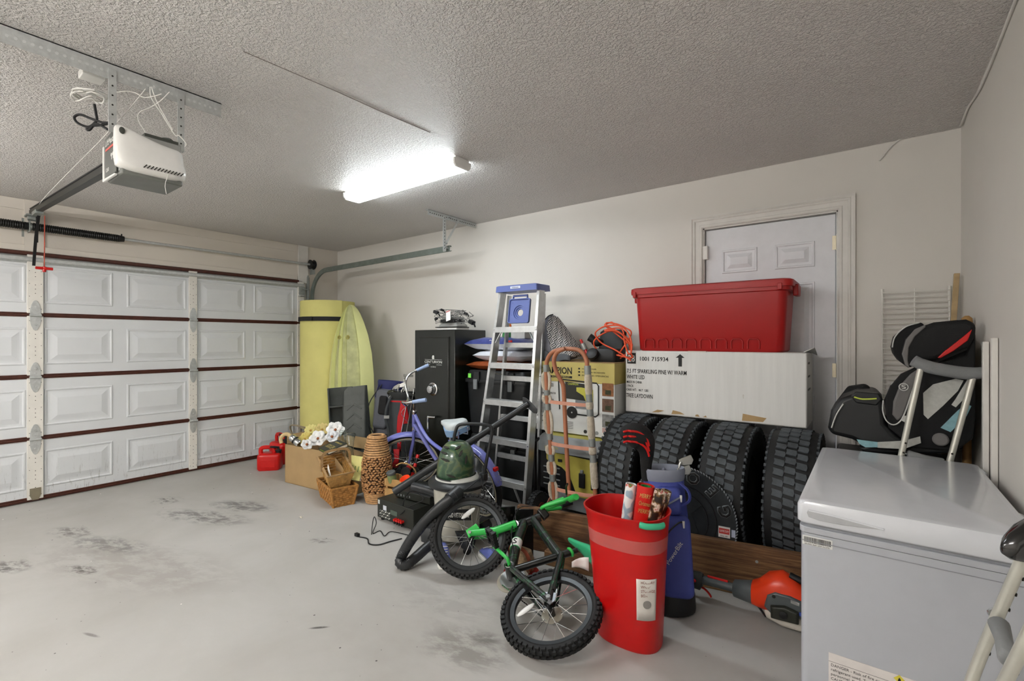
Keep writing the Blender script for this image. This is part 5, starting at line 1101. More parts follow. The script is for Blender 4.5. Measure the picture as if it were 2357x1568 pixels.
t.l(t.mix(fac, lin('d6d6d6'), lin('39393d')), b.inputs['Base Color']); b.inputs['Roughness'].default_value = .7
M_bggrey = mat('bag_fabric_grey', '83858f', .75, var=.08, bump=.2, bs=120); M_bgdark = mat('bag_fabric_slate', '555a60', .75, var=.12, bump=.3, bs=60)
sbg = Vector(P(1283, 833, y=-.33)); sbg.z = GZ1+.005
bg = thing('cooler_bag', 'tall grey fabric bag with black and white weave print on the generator carton', 'bag', T=tr(sbg))
def bagring(z, x0, x1, hy): return [(x0, -hy, z), ((x0*.7+x1*.3), -hy*1.15, z), ((x0*.3+x1*.7), -hy*1.1, z), (x1, -hy*.7, z), (x1, hy*.7, z), ((x0+x1)/2, hy, z), (x0, hy, z)]
rings = [bagring(0, -.10, .17, .09), bagring(.04, -.125, .20, .12), bagring(.12, -.135, .16, .12), bagring(.20, -.13, .09, .11), bagring(.29, -.115, .025, .09), bagring(.355, -.08, -.015, .05), bagring(.375, -.06, -.025, .02)]
mb = MB(); mb.loft(rings); mb.build('bag_shell', M_bggrey, bg, sub=1, smooth=60)
def patf(u, v):      # print wraps from the front ridge round the right side
    zz = .035+u*.325; k = max(i for i in range(len(rings)) if rings[i][0][2] <= zz); k = min(k, len(rings)-2); t_ = (zz-rings[k][0][2])/(rings[k+1][0][2]-rings[k][0][2])
    q = [Vector(rings[k][i]).lerp(Vector(rings[k+1][i]), t_) for i in range(7)]; ln = [q[1].lerp(q[2], .5), q[2], q[3], q[4]]; sgm = min(2, int(v*3)); w = ln[sgm].lerp(ln[sgm+1], v*3-sgm)
    return w+Vector((.010, -.010, 0))
MB().grid(14, 12, patf).build('print_panel', M_pat, bg, solid=.004, smooth=60)
mb = MB(); mb.tube(smooth_path([(-.14, -.05, .02), (-.145, -.05, .15), (-.13, -.04, .28), (-.085, -.02, .36), (-.035, -.01, .38)], 5), .005, 6); mb.build('piping', M_blackp, bg)
mb = MB(); mb.grid(10, 6, lambda u, v: (-.10+u*.30, -.135-.02*math.sin(PI*u), .0+v*(.09-.05*u)+.01*math.sin(9*u)), None); mb.build('lower_panel', M_bgdark, bg, solid=.006, smooth=60)
# ---- orange extension cord heaped over black tool case
M_orange = mat('cord_orange', 'e0552f', .45, var=.05); tc0 = Vector(P(1398, 828, y=-.30)); tc0.z = GZ1+.005
tcs = thing('tool_case', 'open black plastic tool case under the orange extension cord', 'tool case', T=tr(tc0))
mb = MB(); mb.loft([[(x, y, z) for x, y in rrect(.23*s, .20*s, .03, 3)] for s, z in ((.95, 0), (1, .02), (1, .085), (.9, .10))]); mb.build('case_base', M_blackp, tcs, smooth=40)
mb = MB(); mb.loft([[(x, y, z) for x, y in rrect(.22*s, .05*s, .02, 3)] for s, z in ((1, 0), (1, .14), (.8, .16))], T=tr(-.01, .10, .09) @ rot(x=-12)); mb.build('case_lid', M_blackp, tcs, smooth=40)
mb = MB(); mb.ball((-.07, -.03, .15), (.05, .045, .035), 14, 8); mb.cyl((-.07, -.03, .15), (-.13, -.05, .19), .028, .032, n=14); mb.build('angle_grinder_head', M_blackp, tcs, smooth=50)
hs = MB(); hs.lathe([(.03, 0), (.045, .005), (.05, .02), (.045, .035), (.03, .04)], 20, T=tr(Vector(P(1366, 818, y=-.40))) @ rot(x=60)); hso = hs.build('black_hose_coupling', M_blackp); tag(origin_to_base(hso), 'black round hose coupling on the carton beside the tool case', 'coupling')
mb = MB(); rr = random.Random(21)
loops = [[(1452, 830), (1420, 808), (1385, 790), (1370, 770), (1380, 757), (1400, 750), (1430, 752), (1450, 775), (1454, 805), (1447, 815), (1438, 790), (1432, 758), (1405, 757), (1392, 762), (1420, 762), (1450, 790), (1452, 812)],
         [(1452, 824), (1400, 812), (1372, 802), (1368, 785), (1385, 770), (1410, 762), (1440, 775), (1453, 795)], [(1395, 748), (1415, 745), (1440, 755), (1452, 772)], [(1415, 830), (1440, 816), (1450, 808), (1444, 785), (1425, 765), (1400, 753), (1392, 748)], [(1398, 745), (1408, 742), (1412, 748), (1395, 752), (1430, 768), (1448, 790)]]
pts = [Vector(P(u, v, y=-.42+.03*i+.02*math.sin(j*1.3))) for i, lp in enumerate(loops) for j, (u, v) in enumerate(lp)]; mb.tube(smooth_path(pts, 6), .0058, 8)
ec = mb.build('extension_cord', M_orange, smooth=60); tag(ec, 'tangled orange extension cord heaped beside the red tub', 'cord')
rw = thing('red_wrench', 'short red tool with silver taped handle on the generator carton', 'tool', T=tr(Vector(P(1345, 800, y=-.36))) @ rot(y=-28)); MB().cyl((0, 0, -.08), (0, 0, .07), .011, n=10).build('shaft', M_red, rw); MB().lathe([(.017, -.02), (.02, -.01), (.02, .03), (.016, .035)], 14).build('tape_wrap', M_sil, rw)
# ================================================================ hand truck with padded rails
M_ht = mat('faded_orange_paint', 'c08872', .5, var=.15, vs=10); M_hto = mat('orange_brown_paint', 'a3684a', .42, var=.12, vs=10); M_pad = mat('carpet_sleeve', 'b3a998', .95, var=.15, vs=50, bump=.8, bs=160, sheen=.4); M_duct = mat('duct_tape', '8a8f8d', .35, metal=.4, var=.1)
HY = -.80
hto = Vector(P(1312, 1100, y=HY)); hto.z = 0
ht = thing('hand_truck', 'faded orange hand truck with carpet padding and duct tape on its rails', 'hand truck', T=tr(hto))
h_ = lambda u, v, dy=0: Vector(P(u, v, y=HY+dy))
def htb(name, pts, r, m, n=10, **k): mb = MB(); mb.tube(pts, r, n, **k); return mb.build(name, m, ht, world=True, smooth=60)
ctop = [h_(1258, 850), h_(1259, 832), h_(1266, 817), h_(1278, 808), h_(1300, 803)]
htb('left_rail', [h_(1290, 1215), h_(1276, 1150), h_(1268, 1040), h_(1260, 930), h_(1257, 850)]+smooth_path(ctop, 4)[1:], .0155, M_hto)
htb('right_rail', [h_(1372, 1215), h_(1370, 1130), h_(1364, 1040), h_(1357, 930), h_(1352, 850)]+smooth_path([h_(1352, 850), h_(1350, 830), h_(1342, 814), h_(1328, 805), h_(1300, 803)], 4)[1:], .0155, M_hto)
htb('center_bar', smooth_path([h_(1300, 803, -.03), h_(1284, 810, -.04), h_(1275, 828, -.04), h_(1279, 852, -.035), h_(1290, 874, -.02), h_(1297, 892, -.01), h_(1300, 950), h_(1305, 1050), h_(1311, 1150)], 4), .0155, M_hto)
for (a_, b_) in (((1262, 924), (1352, 933)), ((1268, 1020), (1362, 1034)), ((1276, 1124), (1368, 1142))):
    pa, pb = h_(*a_), h_(*b_); htb('cross_bar', smooth_path([pa, pa.lerp(pb, .25)+Vector((0, -.02, 0)), pa.lerp(pb, .75)+Vector((0, -.02, 0)), pb], 4), .014, M_ht, 4, flat=(.35, 1.2), up=(0, 0, 1))
railL = [(1257, 840), (1258, 870), (1260, 930), (1268, 1040), (1276, 1150)]; railR = [(1352, 840), (1354, 880), (1357, 930), (1364, 1040), (1370, 1130)]
def on(rail, v):
    for (u0, v0), (u1, v1) in zip(rail, rail[1:]):
        if v0 <= v <= v1: return u0+(u1-u0)*(v-v0)/(v1-v0)
    return rail[-1][0]
for rail, segs in ((railL, ((840, 856, 't'), (856, 898, 'p'), (898, 910, 't'), (910, 926, 'p'), (930, 944, 't'), (945, 998, 'p'), (998, 1012, 't'), (1027, 1045, 'p'), (1046, 1062, 't'), (1062, 1092, 'p'), (1092, 1108, 't'), (1108, 1150, 'p'))), (railR, ((842, 862, 't'), (862, 908, 'p'), (908, 926, 't'), (926, 942, 'p'), (942, 958, 't'), (958, 1010, 'p'), (1010, 1028, 't'), (1030, 1046, 'p'), (1047, 1064, 't'), (1064, 1124, 'p')))):
    for v0, v1, kd in segs:
        a_, b_ = h_(on(rail, v0), v0), h_(on(rail, v1), v1); m5 = a_.lerp(b_, .5)
        if kd == 't': htb('duct_tape', [a_, b_], .0235, M_duct, 12)
        elif rail is railL:      # split sleeve: two curled edges either side of the bare rail
            for s_ in (-1, 1): htb('padding', [a_+Vector((s_*.012, 0, 0)), a_.lerp(b_, .2)+Vector((s_*.026, -.004, 0)), m5+Vector((s_*.029, -.004, 0)), a_.lerp(b_, .8)+Vector((s_*.026, -.004, 0)), b_+Vector((s_*.012, 0, 0))], [.008, .009, .0095, .009, .008], M_pad, 8, flat=(1, 1.6))
        else: htb('padding', [a_, a_.lerp(b_, .15), m5, a_.lerp(b_, .85), b_], [.023, .026, .027, .026, .023], M_pad, 12)
mb = MB(); mb.b2((-.17, -.16, .0), (.19, .02, .012)); mb.build('toe_plate', M_ht, ht)
for s_, u in ((-1, 1250), (1, 1395)):
    ax_ = Vector(P(1238 if s_ < 0 else 1388, 1160, y=-.72)); ax_.z = .125; mb = MB(); mb.lathe([(.03, -.03), (.085, -.032), (.115, -.024), (.125, 0), (.115, .024), (.085, .032), (.03, .03)], 28, T=tr(ax_) @ rot(y=90)); wl = mb.build('wheel', M_tire, ht, world=True, smooth=50)
    MB().lathe([(.0, -.034), (.05, -.034), (.055, -.02), (.055, .02), (.05, .034), (0, .034)], 20, T=tr(ax_) @ rot(y=90)).build('wheel_hub', mat('hub_rust', '6b2f20', .5), ht, world=True)
    mb = MB()
    for k in range(26):
        a_ = 2*PI*k/26
        for x in (-.014, .014): mb.box((x, 0, 0), (.022, .022, .008), T=tr(ax_) @ rot(x=math.degrees(a_)+(7 if x > 0 else 0)) @ tr(0, 0, .124))
    mb.build('wheel_tread', M_tire, ht, world=True, kind='stuff', smooth=0)
    q = h_(1276 if s_ < 0 else 1370, 1130); htb('axle_strut', [q, ax_+Vector((.06*-s_, 0, .0))], .016, M_ht, 4, flat=(1, .3))
# ================================================================ shop vacuum with helmet
VC = Vector(P(1053, 1100, d=3.25)); VC.z = 0
M_vg = mat('vac_drum_grey', 'b9b7ab', .4, var=.05); M_vb = mat('vac_black', '26282a', .38, var=.1); M_vgr = mat('vac_lid_grey', '5a5e5d', .4)
vac = thing('shop_vacuum', 'grey and black shop vacuum with ribbed hose behind the green bicycle', 'vacuum', T=tr(VC))
MB().lathe([(.13, .06), (.15, .065), (.152, .17), (.163, .40), (.166, .405)], 36).build('drum', M_vg, vac, smooth=50)
MB().lathe([(.172, .40), (.192, .405), (.196, .425), (.182, .44), (.15, .45), (.13, .455)], 36, sx=1.05).build('lid', M_vb, vac, smooth=50)
MB().lathe([(.135, .445), (.152, .45), (.150, .462), (.128, .475), (.12, .45)], 36, close=True).build('lid_ring', mat('vac_ring', 'c8cac4', .4), vac, smooth=50)
for a_ in range(4):
    t_ = PI/4+a_*PI/2+.3; c_ = Vector((math.cos(t_)*.2, math.sin(t_)*.2, 0)); mb = MB(); mb.loft([[Vector((c_.x*s, c_.y*s, z)) + Vector((x, y, 0)) for x, y in rrect(.09*k, .09*k, .02)] for s, k, z in ((.8, 1.2, .14), (1, 1, .09), (1.05, .8, .05))]); ft_ = mb.build('caster_foot', M_vb, vac, smooth=40)
    MB().cyl((c_.x-.012, c_.y, .027), (c_.x+.012, c_.y, .027), .027, n=16).build('caster', M_blackp, vac)
v_ = lambda u, v, d=3.25: Vector(P(u, v, d=d))
mb = MB(); mb.tube(smooth_path([v_(1040, 1090, 3.24), v_(1044, 1020, 3.24), v_(1049, 992, 3.24), v_(1058, 978, 3.24), v_(1090, 976, 3.24), v_(1122, 979, 3.24), v_(1132, 987, 3.24), v_(1130, 1010, 3.24), v_(1120, 1060, 3.24), v_(1113, 1098, 3.24)], 4), .0115, 10); mb.build('handle_loop', M_vb, vac, world=True, smooth=60)
for u in (1040, 1113): MB().box(tuple(v_(u, 1098, 3.24)), (.04, .05, .05)).build('handle_clip', M_vb, vac, world=True, bevel=.006)
def ribbed(pts, r, pitch, name, m, parent, n=14):
    path = smooth_path(pts, 10); L = [0]
    for a_, b_ in zip(path, path[1:]): L.append(L[-1]+(b_-a_).length)
    k = int(L[-1]/pitch*2); out = []; rs = []
    for i in range(k+1):
        s_ = L[-1]*i/k; j = max(jj for jj in range(len(L)) if L[jj] <= s_+1e-9); j = min(j, len(path)-2); t_ = (s_-L[j])/max(1e-9, L[j+1]-L[j]); out.append(path[j].lerp(path[j+1], t_)); rs.append(r if i % 2 else r*.86)
    mb = MB(); mb.tube(out, rs, n); return mb.build(name, m, parent, world=True, smooth=80)
ribbed([v_(1048, 1140, 2.88), v_(1034, 1150, 2.86), v_(1010, 1170, 2.86), v_(975, 1205, 2.87), v_(945, 1245, 2.88), v_(925, 1280, 2.88), v_(921, 1296, 2.86), v_(934, 1300, 2.86), v_(955, 1285, 2.9), v_(985, 1258, 2.98), v_(1010, 1240, 3.05)], .033, .011, 'ribbed_hose', M_vb, vac)
mb = MB(); mb.cyl(v_(1056, 1132, 2.92), v_(1034, 1150, 2.855), .042, .038, n=18); mb.build('hose_cuff', M_vb, vac, world=True)
ribbed([v_(950, 1120, 3.35), v_(985, 1128, 3.3), v_(1015, 1140, 3.26), v_(1030, 1150, 3.22)], .034, .014, 'inlet_hose', M_vb, vac)
mb = MB(); a_, b_ = v_(908, 1132, 3.46), v_(1216, 930, 3.44); mb.tube([a_, a_.lerp(b_, .22), a_.lerp(b_, .225), a_.lerp(b_, .62), a_.lerp(b_, .625), b_], [.030, .026, .028, .026, .023, .022], 16); mb.build('wand', M_vb, vac, world=True, smooth=60)
mb = MB(); c_ = b_; dr = (v_(1240, 942, 3.40)-v_(1212, 914, 3.48)).normalized(); mb.loft([[c_+dr*t_+Vector((x, 0, z)) for x, z in ((-w2, -.018), (w2, -.018), (w2, .018), (-w2, .018))] for t_, w2 in ((-.055, .012), (-.03, .024), (.0, .026), (.04, .024), (.085, .018))]); mb.build('floor_nozzle', M_vb, vac, world=True, bevel=.006)
mb = MB(); mb.tube(smooth_path([v_(1108, 1098, 2.98), v_(1075, 1125, 2.93), v_(1030, 1150, 2.93), v_(1000, 1165, 3.0), v_(995, 1180, 3.05)], 5), .004, 6); mb.tube(smooth_path([v_(1100, 1085, 3.05), v_(1112, 1120, 3.0), v_(1120, 1180, 3.0)], 5), .004, 6); mb.build('power_cord', M_blackp, vac, world=True, kind='stuff')
MB().b2((-.09, -.005, -.035), (.09, .0, .035), T=basis(Vector((CAM.x-VC.x, CAM.y-VC.y, 0)).normalized()*.163+Vector((0, 0, .25)), VR, VF, (0, 0, 1))).build('label_plate', M_blackp, vac); text('RIDGID WET/DRY VAC', M_white, vac, basis(Vector((CAM.x-VC.x, CAM.y-VC.y, 0)).normalized()*.1695+Vector((0, 0, .235)), VR, (0, 0, 1)), .03, width=.15, bold=.02)
# camouflage skate helmet
M_camo, t, b = newmat('camo_green'); nz = t.noise(t.obj, 11, 3, .5, .8)
t.l(t.ramp(nz, [(.38, lin('20402a')), (.46, lin('33553a')), (.5, lin('5d6a44')), (.57, lin('476049')), (.62, lin('2c4a33'))]), b.inputs['Base Color']); b.inputs['Roughness'].default_value = .28; b.inputs['Coat Weight'].default_value = .5
hm0 = Vector(VC)+Vector((0, 0, .468))-VR*.012; hm = thing('skate_helmet', 'camouflage green skate helmet resting on the shop vacuum lid', 'helmet', T=basis(hm0, VR, VF, (0, 0, 1)) @ rot(z=-20, y=4))
mb = MB(); n = 28; rings = []
for i in range(11):
    p_ = PI/2*i/10.2; r_ = math.cos(p_)**.62*(1-.06*(1-i/10)**3); rings.append([(.132*r_*math.cos(2*PI*j/n), .145*r_*math.sin(2*PI*j/n), -.0+.235*math.sin(p_)*.98-.012*(abs(math.sin(2*PI*j/n)))*(1-i/10)) for j in range(n)])
mb.loft(rings, cap=(False, True)); mb.build('shell', M_camo, hm, smooth=80, solid=.008)
for k, (az, el, rl, ln) in enumerate(((-115, 58, 20, .036), (-112, 45, 18, .036), (-100, 33, 12, .040), (-60, 62, 60, .03), (-50, 48, 75, .03), (-32, 35, 85, .032), (-75, 8, 5, .034))):
    a_, e_ = math.radians(az), math.radians(el); r_ = math.cos(e_)**.62; pc = Vector((.135*r_*math.cos(a_), .148*r_*math.sin(a_), .232*math.sin(e_))); nn = Vector((math.cos(a_)*math.cos(e_), math.sin(a_)*math.cos(e_), math.sin(e_)*.8)).normalized(); tX = Vector((-math.sin(a_), math.cos(a_), 0)); tY = nn.cross(tX)
    mb = MB(); mb.prism([(-ln, 0), (-ln*.3, .008), (ln*.5, .009), (ln, .002), (ln*.4, -.007), (-ln*.4, -.006)], .006, basis(pc+nn*.002, tX, tY, nn) @ rot(z=rl-20)); mb.build('vent', M_hole, hm)
mb = MB(); mb.loft([[(.128*s*math.cos(2*PI*j/n), .148*s*math.sin(2*PI*j/n), z) for j in range(n)] for s, z in ((1.0, .0), (1.02, -.006), (.94, -.006), (.92, 0))], closed=True); mb.build('rim', M_blackp, hm)
# ================================================================ stereo receivers
M_rcv = mat('receiver_black', '23251f', .42, var=.12); rc = thing('stereo_receiver', 'wide black receiver with red speaker terminals facing out on the floor', 'receiver', T=tr(2.925, -1.215, 0) @ rot(z=-1.5))
MB().b2((-.215, -.17, .02), (.215, .18, .165)).build('chassis', M_rcv, rc, bevel=.003)
for x in (-.18, .18):
    for y in (-.14, .15): MB().cyl((x, y, 0), (x, y, .02), .018, n=12).build('foot', M_blackp, rc)
fr_ = lambda x, z: basis((x, -.171, z), (1, 0, 0), (0, 0, 1))
for k in range(4): mb = MB(); mb.cyl((.02+.027*k, -.170, .055), (.02+.027*k, -.195, .055), .010, n=12); mb.build('red_terminal', M_red, rc)
for k in range(4): mb = MB(); mb.cyl((.02+.027*k, -.170, .033), (.02+.027*k, -.19, .033), .009, n=12); mb.build('black_terminal', M_blackp, rc)
for r_ in range(3):
    for k in range(6): MB().cyl((-.17+.022*k, -.170, .04+.02*r_), (-.17+.022*k, -.179, .04+.02*r_), .0055, n=10).build('phono_jack', mat('jack_white', 'd4d3cc', .4) if (k+r_) % 2 else M_sil, rc)
MB().b2((-.205, -.172, .125), (-.185, -.1695, .155)).build('sticker', mat('sticker', 'd9dad4', .5), rc); MB().b2((-.05, -.172, .075), (.03, -.1695, .11)).build('spec_plate', mat('plate_g', '4d5a50', .5), rc); mb = MB(); mb.b2((-.14, -.1725, .09), (-.10, -.1695, .125)); mb.build('white_connector', M_bagw, rc)
text('B', M_ink, rc, fr_(-.195, .130), .018)
rc2 = thing('cable_box', 'slimmer black box stacked on the wide receiver', 'set-top box', T=tr(2.98, -1.14, .166) @ rot(z=5)); MB().b2((-.19, -.13, .006), (.17, .15, .062)).build('chassis', M_rcv, rc2, bevel=.004)
for x in (-.15, .13): MB().b2((x-.02, -.11, 0), (x+.02, .12, .006)).build('foot', M_blackp, rc2)
mb = MB(); [mb.b2((-.16+.03*k, -.1315, .02), (-.15+.03*k, -.1295, .035)) for k in range(5)]; mb.build('front_slot', M_gplas, rc2, kind='stuff')
mb = MB(); z1 = .006
mb.tube(smooth_path([P(823, 1236), P(845, 1240, z=.006), P(850, 1252, z=.006), P(872, 1254, z=.006), P(900, 1246, z=.006), P(925, 1240, z=.006)], 6), .0045, 6)
pcd = mb.build('mains_lead', M_blackp); tag(origin_to_base(pcd), 'black power cord with plug lying on the concrete beside the receiver', 'cord'); pl = MB(); q = Vector(P(822, 1235)); pl.box((q.x, q.y, .012), (.035, .022, .02)); pl.build('plug', M_blackp, pcd, world=True)
mb = MB(); mb.tube(smooth_path([P(855, 1230, z=.006), P(858, 1202, z=.05), P(862, 1190, z=.09), P(866, 1205, z=.05), P(858, 1228, z=.006), P(875, 1222, z=.006), P(885, 1234, z=.006), P(900, 1224, z=.006), P(940, 1232, z=.006)], 6), .0032, 6); q = mb.build('speaker_wire', M_blackp); tag(q, 'thin black wire looped on the floor against the receiver front', 'wire')
mb = MB(); mb.tube(smooth_path([v_(921, 1185, 3.48), v_(945, 1165, 3.46), v_(975, 1150, 3.48), v_(960, 1134, 3.52), v_(943, 1132, 3.52), v_(931, 1150, 3.48), v_(927, 1168, 3.5)], 5), .004, 6); q = mb.build('black_cable', M_blackp); tag(q, 'black cables draped over the stacked receivers', 'cable')
# ---- crate with torch, jar and orange funnel beside the vase
ct0 = Vector((2.592, -1.058, 0))
kr = thing('wooden_crate', 'small wooden crate of tools between the woven vase and the receivers', 'crate', T=tr(ct0) @ rot(z=12)); M_pine = mat('pine', 'b08a55', .7, var=.2, vs=30)
for sx in (-1, 1):
    for z in (.04, .12, .20): MB().b2((sx*.10-.005, -.075, z-.03), (sx*.10+.005, .075, z+.03)).build('slat', M_pine, kr)
for sy in (-1, 1):
    for z in (.04, .12, .20): MB().b2((-.105, sy*.0755-.005, z-.03), (.105, sy*.0755+.005, z+.03)).build('slat', M_pine, kr)
MB().b2((-.10, -.075, 0), (.10, .075, .01)).build('crate_bottom', M_pine, kr)
for sx in (-1, 1):
    for sy in (-1, 1): MB().b2((sx*.088-.01, sy*.062-.01, .01), (sx*.088+.01, sy*.062+.01, .235)).build('corner_post', M_pine, kr)
def facing(u, v, d, pitch=0): p = Vector(P(u, v, d=d)); return basis(p, VR, (0, 0, 1), -VF) @ rot(x=pitch)
to = thing('flashlight', 'red and black flashlight pointing outwards in the wooden crate', 'flashlight', T=facing(934, 1086, 3.92)); MB().lathe([(.022, -.14), (.024, -.13), (.024, -.05), (.036, -.02), (.038, .012), (.034, .012), (.030, .0)], 24).build('torch_body', M_red, to, smooth=40); MB().lathe([(.039, -.005), (.039, .014), (.033, .014), (.033, -.005)], 24, close=True).build('bezel', M_blackp, to); MB().lathe([(0.001, .006), (.033, .008)], 24, cap=(False, False)).build('lens', M_black, to)
jr = thing('lidded_jar', 'squat jar with grey screw lid in the wooden crate', 'jar', T=tr(Vector(P(905, 1092, d=3.98))-Vector((0, 0, .08))) @ rot(x=14)); MB().lathe([(.03, 0), (.036, .005), (.036, .08), (.031, .09)], 24).build('jar_body', mat('jar_olive', '7d8a5a', .3), jr); MB().lathe([(.035, .088), (.038, .09), (.038, .108), (.034, .112), (.001, .11)], 24).build('screw_lid', M_vgr, jr)
fu = thing('funnel', 'bright orange plastic funnel in the wooden crate', 'funnel', T=tr(Vector(P(937, 1104, d=3.88))-Vector((0, 0, .03))) @ rot(x=30)); MB().lathe([(.008, -.05), (.010, 0), (.04, .05), (.042, .05), (.013, 0), (.011, -.05)], 22, cap=(False, False)).build('cone', mat('orange_bright', 'f04818', .4), fu); MB().torus((0, 0, .05), (0, 0, 1), .041, .003, 22, 6).build('rim', mat('orange_bright', 'f04818', .4), fu)
hn = MB().tube(smooth_path([Vector(P(u, v, d=3.96)) for u, v in ((912, 1072), (925, 1066), (942, 1070), (955, 1082), (958, 1096))], 5), .009, 8, flat=(1.3, .6)).build('wooden_hoop', M_pine); tag(origin_to_base(hn), 'bent tan wooden hoop handle above the flashlight', 'hoop')
pm = thing('bike_pump', 'slim red and black pump leaning in front of the bicycle wheel', 'pump', T=tr(Vector(P(948, 1085, d=4.0)))); a_, b_ = Vector((0, 0, -.05)), Vector(P(962, 1047, d=4.05))-Vector(P(948, 1085, d=4.0))
MB().tube([a_, b_], .010, 8).build('barrel', M_black, pm)
for t_ in (.15, .55, .95): MB().cyl(a_.lerp(b_, t_-.1), a_.lerp(b_, t_+.06), .0145, n=10).build('red_collar', M_red, pm)
# ================================================================ black and green child's bicycle lying on its right side (pose solved from the photograph)
M_kb = mat('bike_black', '0c0e0d', .3, var=.1, coat=.5); M_kg = mat('bike_green', '2fb24a', .35, var=.05, coat=.3); M_kt = mat('knobby_rubber', '131415', .65, var=.2); M_kr = mat('rim_dark', '35383a', .35, metal=.5)
M_cam, t, b = newmat('black_green_scratch'); st = t.vmath('MULTIPLY', t.obj, (42, 42, 9)); nz = t.noise(st, 1.0, 4, .7, 1.2)
t.l(t.ramp(nz, [(.588, lin('0e1110')), (.60, lin('2f8a52')), (.612, lin('2f8a52')), (.622, lin('0e1110'))]), b.inputs['Base Color']); b.inputs['Roughness'].default_value = .3; b.inputs['Coat Weight'].default_value = .5
ks = 1.0292; KM = tr(4.5643, -1.7931, .1023+.02) @ rot(z=math.degrees(2.8186)) @ rot(y=math.degrees(-.1002)) @ rot(x=math.degrees(1.2623)); KS = Matrix.Diagonal((ks, ks, ks, 1))
kb = thing('kids_bicycle', 'black and green kids bicycle with knobby tyres lying on its side', 'bicycle', T=KM)
kha = math.radians(70); kax = Vector((-math.cos(kha), 0, math.sin(kha))); kfh = Vector((.7515, 0, 0)); kba = kfh-Vector((math.sin(kha), 0, math.cos(kha)))*.035
KST = tr(kba) @ Matrix.Rotation(.7766, 4, kax) @ tr(-kba)
wheel(kb, KS, .228, .178, .024, 20, M_kt, None, 50, M_kr, M_kb, M_chrome); wheel(kb, KS @ KST @ tr(kfh), .228, .178, .024, 20, M_kt, None, 50, M_kr, M_kb, M_chrome)
V = lambda *p: Vector(p)
kt = lambda name, pts, r, m=M_cam, T=KS, n=12, **k: MB(T).tube(pts, r, n, **k).build(name, m, kb, smooth=60)
kbb = V(.345, 0, .01); ksc = V(.225, 0, .27); hd0 = kba+kax*.29; hd1 = kba+kax*.40
kt('down_tube', [kbb, kbb.lerp(hd0+kax*.03, .5)+V(.0, 0, -.012), hd0+kax*.03], .029); kt('top_tube', [ksc-V(0, 0, .02), hd1-kax*.02], .025); kt('seat_tube', [kbb, ksc+V(-.012, 0, .035)], .019, M_kb); kt('head_tube', [hd0, hd1], .023, M_kb)
kt('bottom_bracket', [kbb+V(0, -.036, 0), kbb+V(0, .040, 0)], .027, M_kb, n=18); MB(KS).torus(kbb+V(0, .041, 0), (0, 1, 0), .020, .003, 20, 6).build('bearing_ring', M_chrome, kb)
# white S badge band on the down tube
bp = kbb.lerp(hd0+kax*.03, .52)+V(0, 0, -.012); bd = (hd0+kax*.03-kbb).normalized(); MB(KS).cyl(bp-bd*.035, bp+bd*.035, .0302, n=20).build('badge_band', mat('badge_green', '3da862', .4), kb); MB(KS).cyl(bp-bd*.03, bp+bd*.03, .0308, n=20).build('badge_field', M_white, kb)
text('S', M_ink, kb, KS @ basis(bp+V(0, .0264, 0)-bd.cross(V(0, 1, 0))*0, -(bd.cross(V(0, 1, 0))), bd) @ tr(0, -.016, 0), .034, width=.022, bold=.03) if False else None
sX = bd.cross(V(0, 1, 0)).normalized(); mb = MB(KS); mb.tube(smooth_path([bp+sX*a_+bd*c_+V(0, .0312-.5*a_*a_/.0308, 0) for a_, c_ in ((.009, .014), (.0, .018), (-.009, .010), (.0, .0), (.009, -.010), (0, -.018), (-.009, -.014))], 4), .003, 6); mb.build('s_badge', M_ink, kb)
text('MUTANT', M_white, kb, KS @ basis(ksc.lerp(hd1, .5)+V(0, .0215, 0), (ksc-hd1).normalized() if False else (hd1-ksc).normalized(), V(0, 1, 0).cross((hd1-ksc).normalized()) if False else Vector((hd1-ksc).normalized()).cross(V(0, 1, 0)) * -1 if False else V(0, 1, 0).cross((hd1-ksc).normalized())) @ tr(0, -.006, 0), .014, width=.10) if False else None
for s_ in (-1, 1):
    kt('chain_stay', [kbb+V(-.01, s_*.03, 0), V(0, s_*.055, 0)], .0155); kt('seat_stay', [ksc+V(0, s_*.014, -.01), V(0, s_*.055, 0)], .015)
    MB(KS).prism([(-.02, -.012), (.05, -.018), (.05, .02), (.01, .05), (-.02, .02)], .005, basis(V(0, s_*.055, 0), (1, 0, 0), (0, 0, 1), (0, -1, 0))).build('dropout', mat('dropout_grey', '8b8f94', .35, metal=.6), kb)
    MB(KS).cyl((0, s_*.045, 0), (0, s_*.08, 0), .011, n=6).build('axle_nut', M_chrome, kb)
    MB(KS @ KST).tube([kba+kax*.268+V(0, s_*.05, 0), kba+kax*.14+V(0, s_*.054, 0), kfh+V(0, s_*.052, 0)], [.023, .022, .018], 12).build('fork_leg', M_kg, kb, smooth=60)
    MB(KS @ KST).prism([(-.02, -.02), (.025, -.01), (.02, .06), (-.015, .06)], .006, basis(kfh+V(0, s_*.055, 0), (1, 0, 0), (0, 0, 1), (0, -1, 0))).build('fork_dropout', M_kg, kb, bevel=.003)
    MB(KS @ KST).cyl(kfh+V(0, s_*.045, 0), kfh+V(0, s_*.08, 0), .010, n=6).build('axle_nut', M_chrome, kb)
MB(KS @ KST).tube([kba+kax*.268+V(0, -.056, 0), kba+kax*.285, kba+kax*.268+V(0, .056, 0)], .018, 10).build('fork_crown', M_kb, kb); MB(KS @ KST).cyl(kba+kax*.40, kba+kax*.425, .026, n=16).build('headset', M_kb, kb)
MB(KS @ KST).box(tuple(kba+kax*.455+V(.015, 0, 0)), (.07, .05, .045)).build('stem', M_kb, kb, bevel=.008); kc = kba+kax*.465+V(.04, 0, 0)
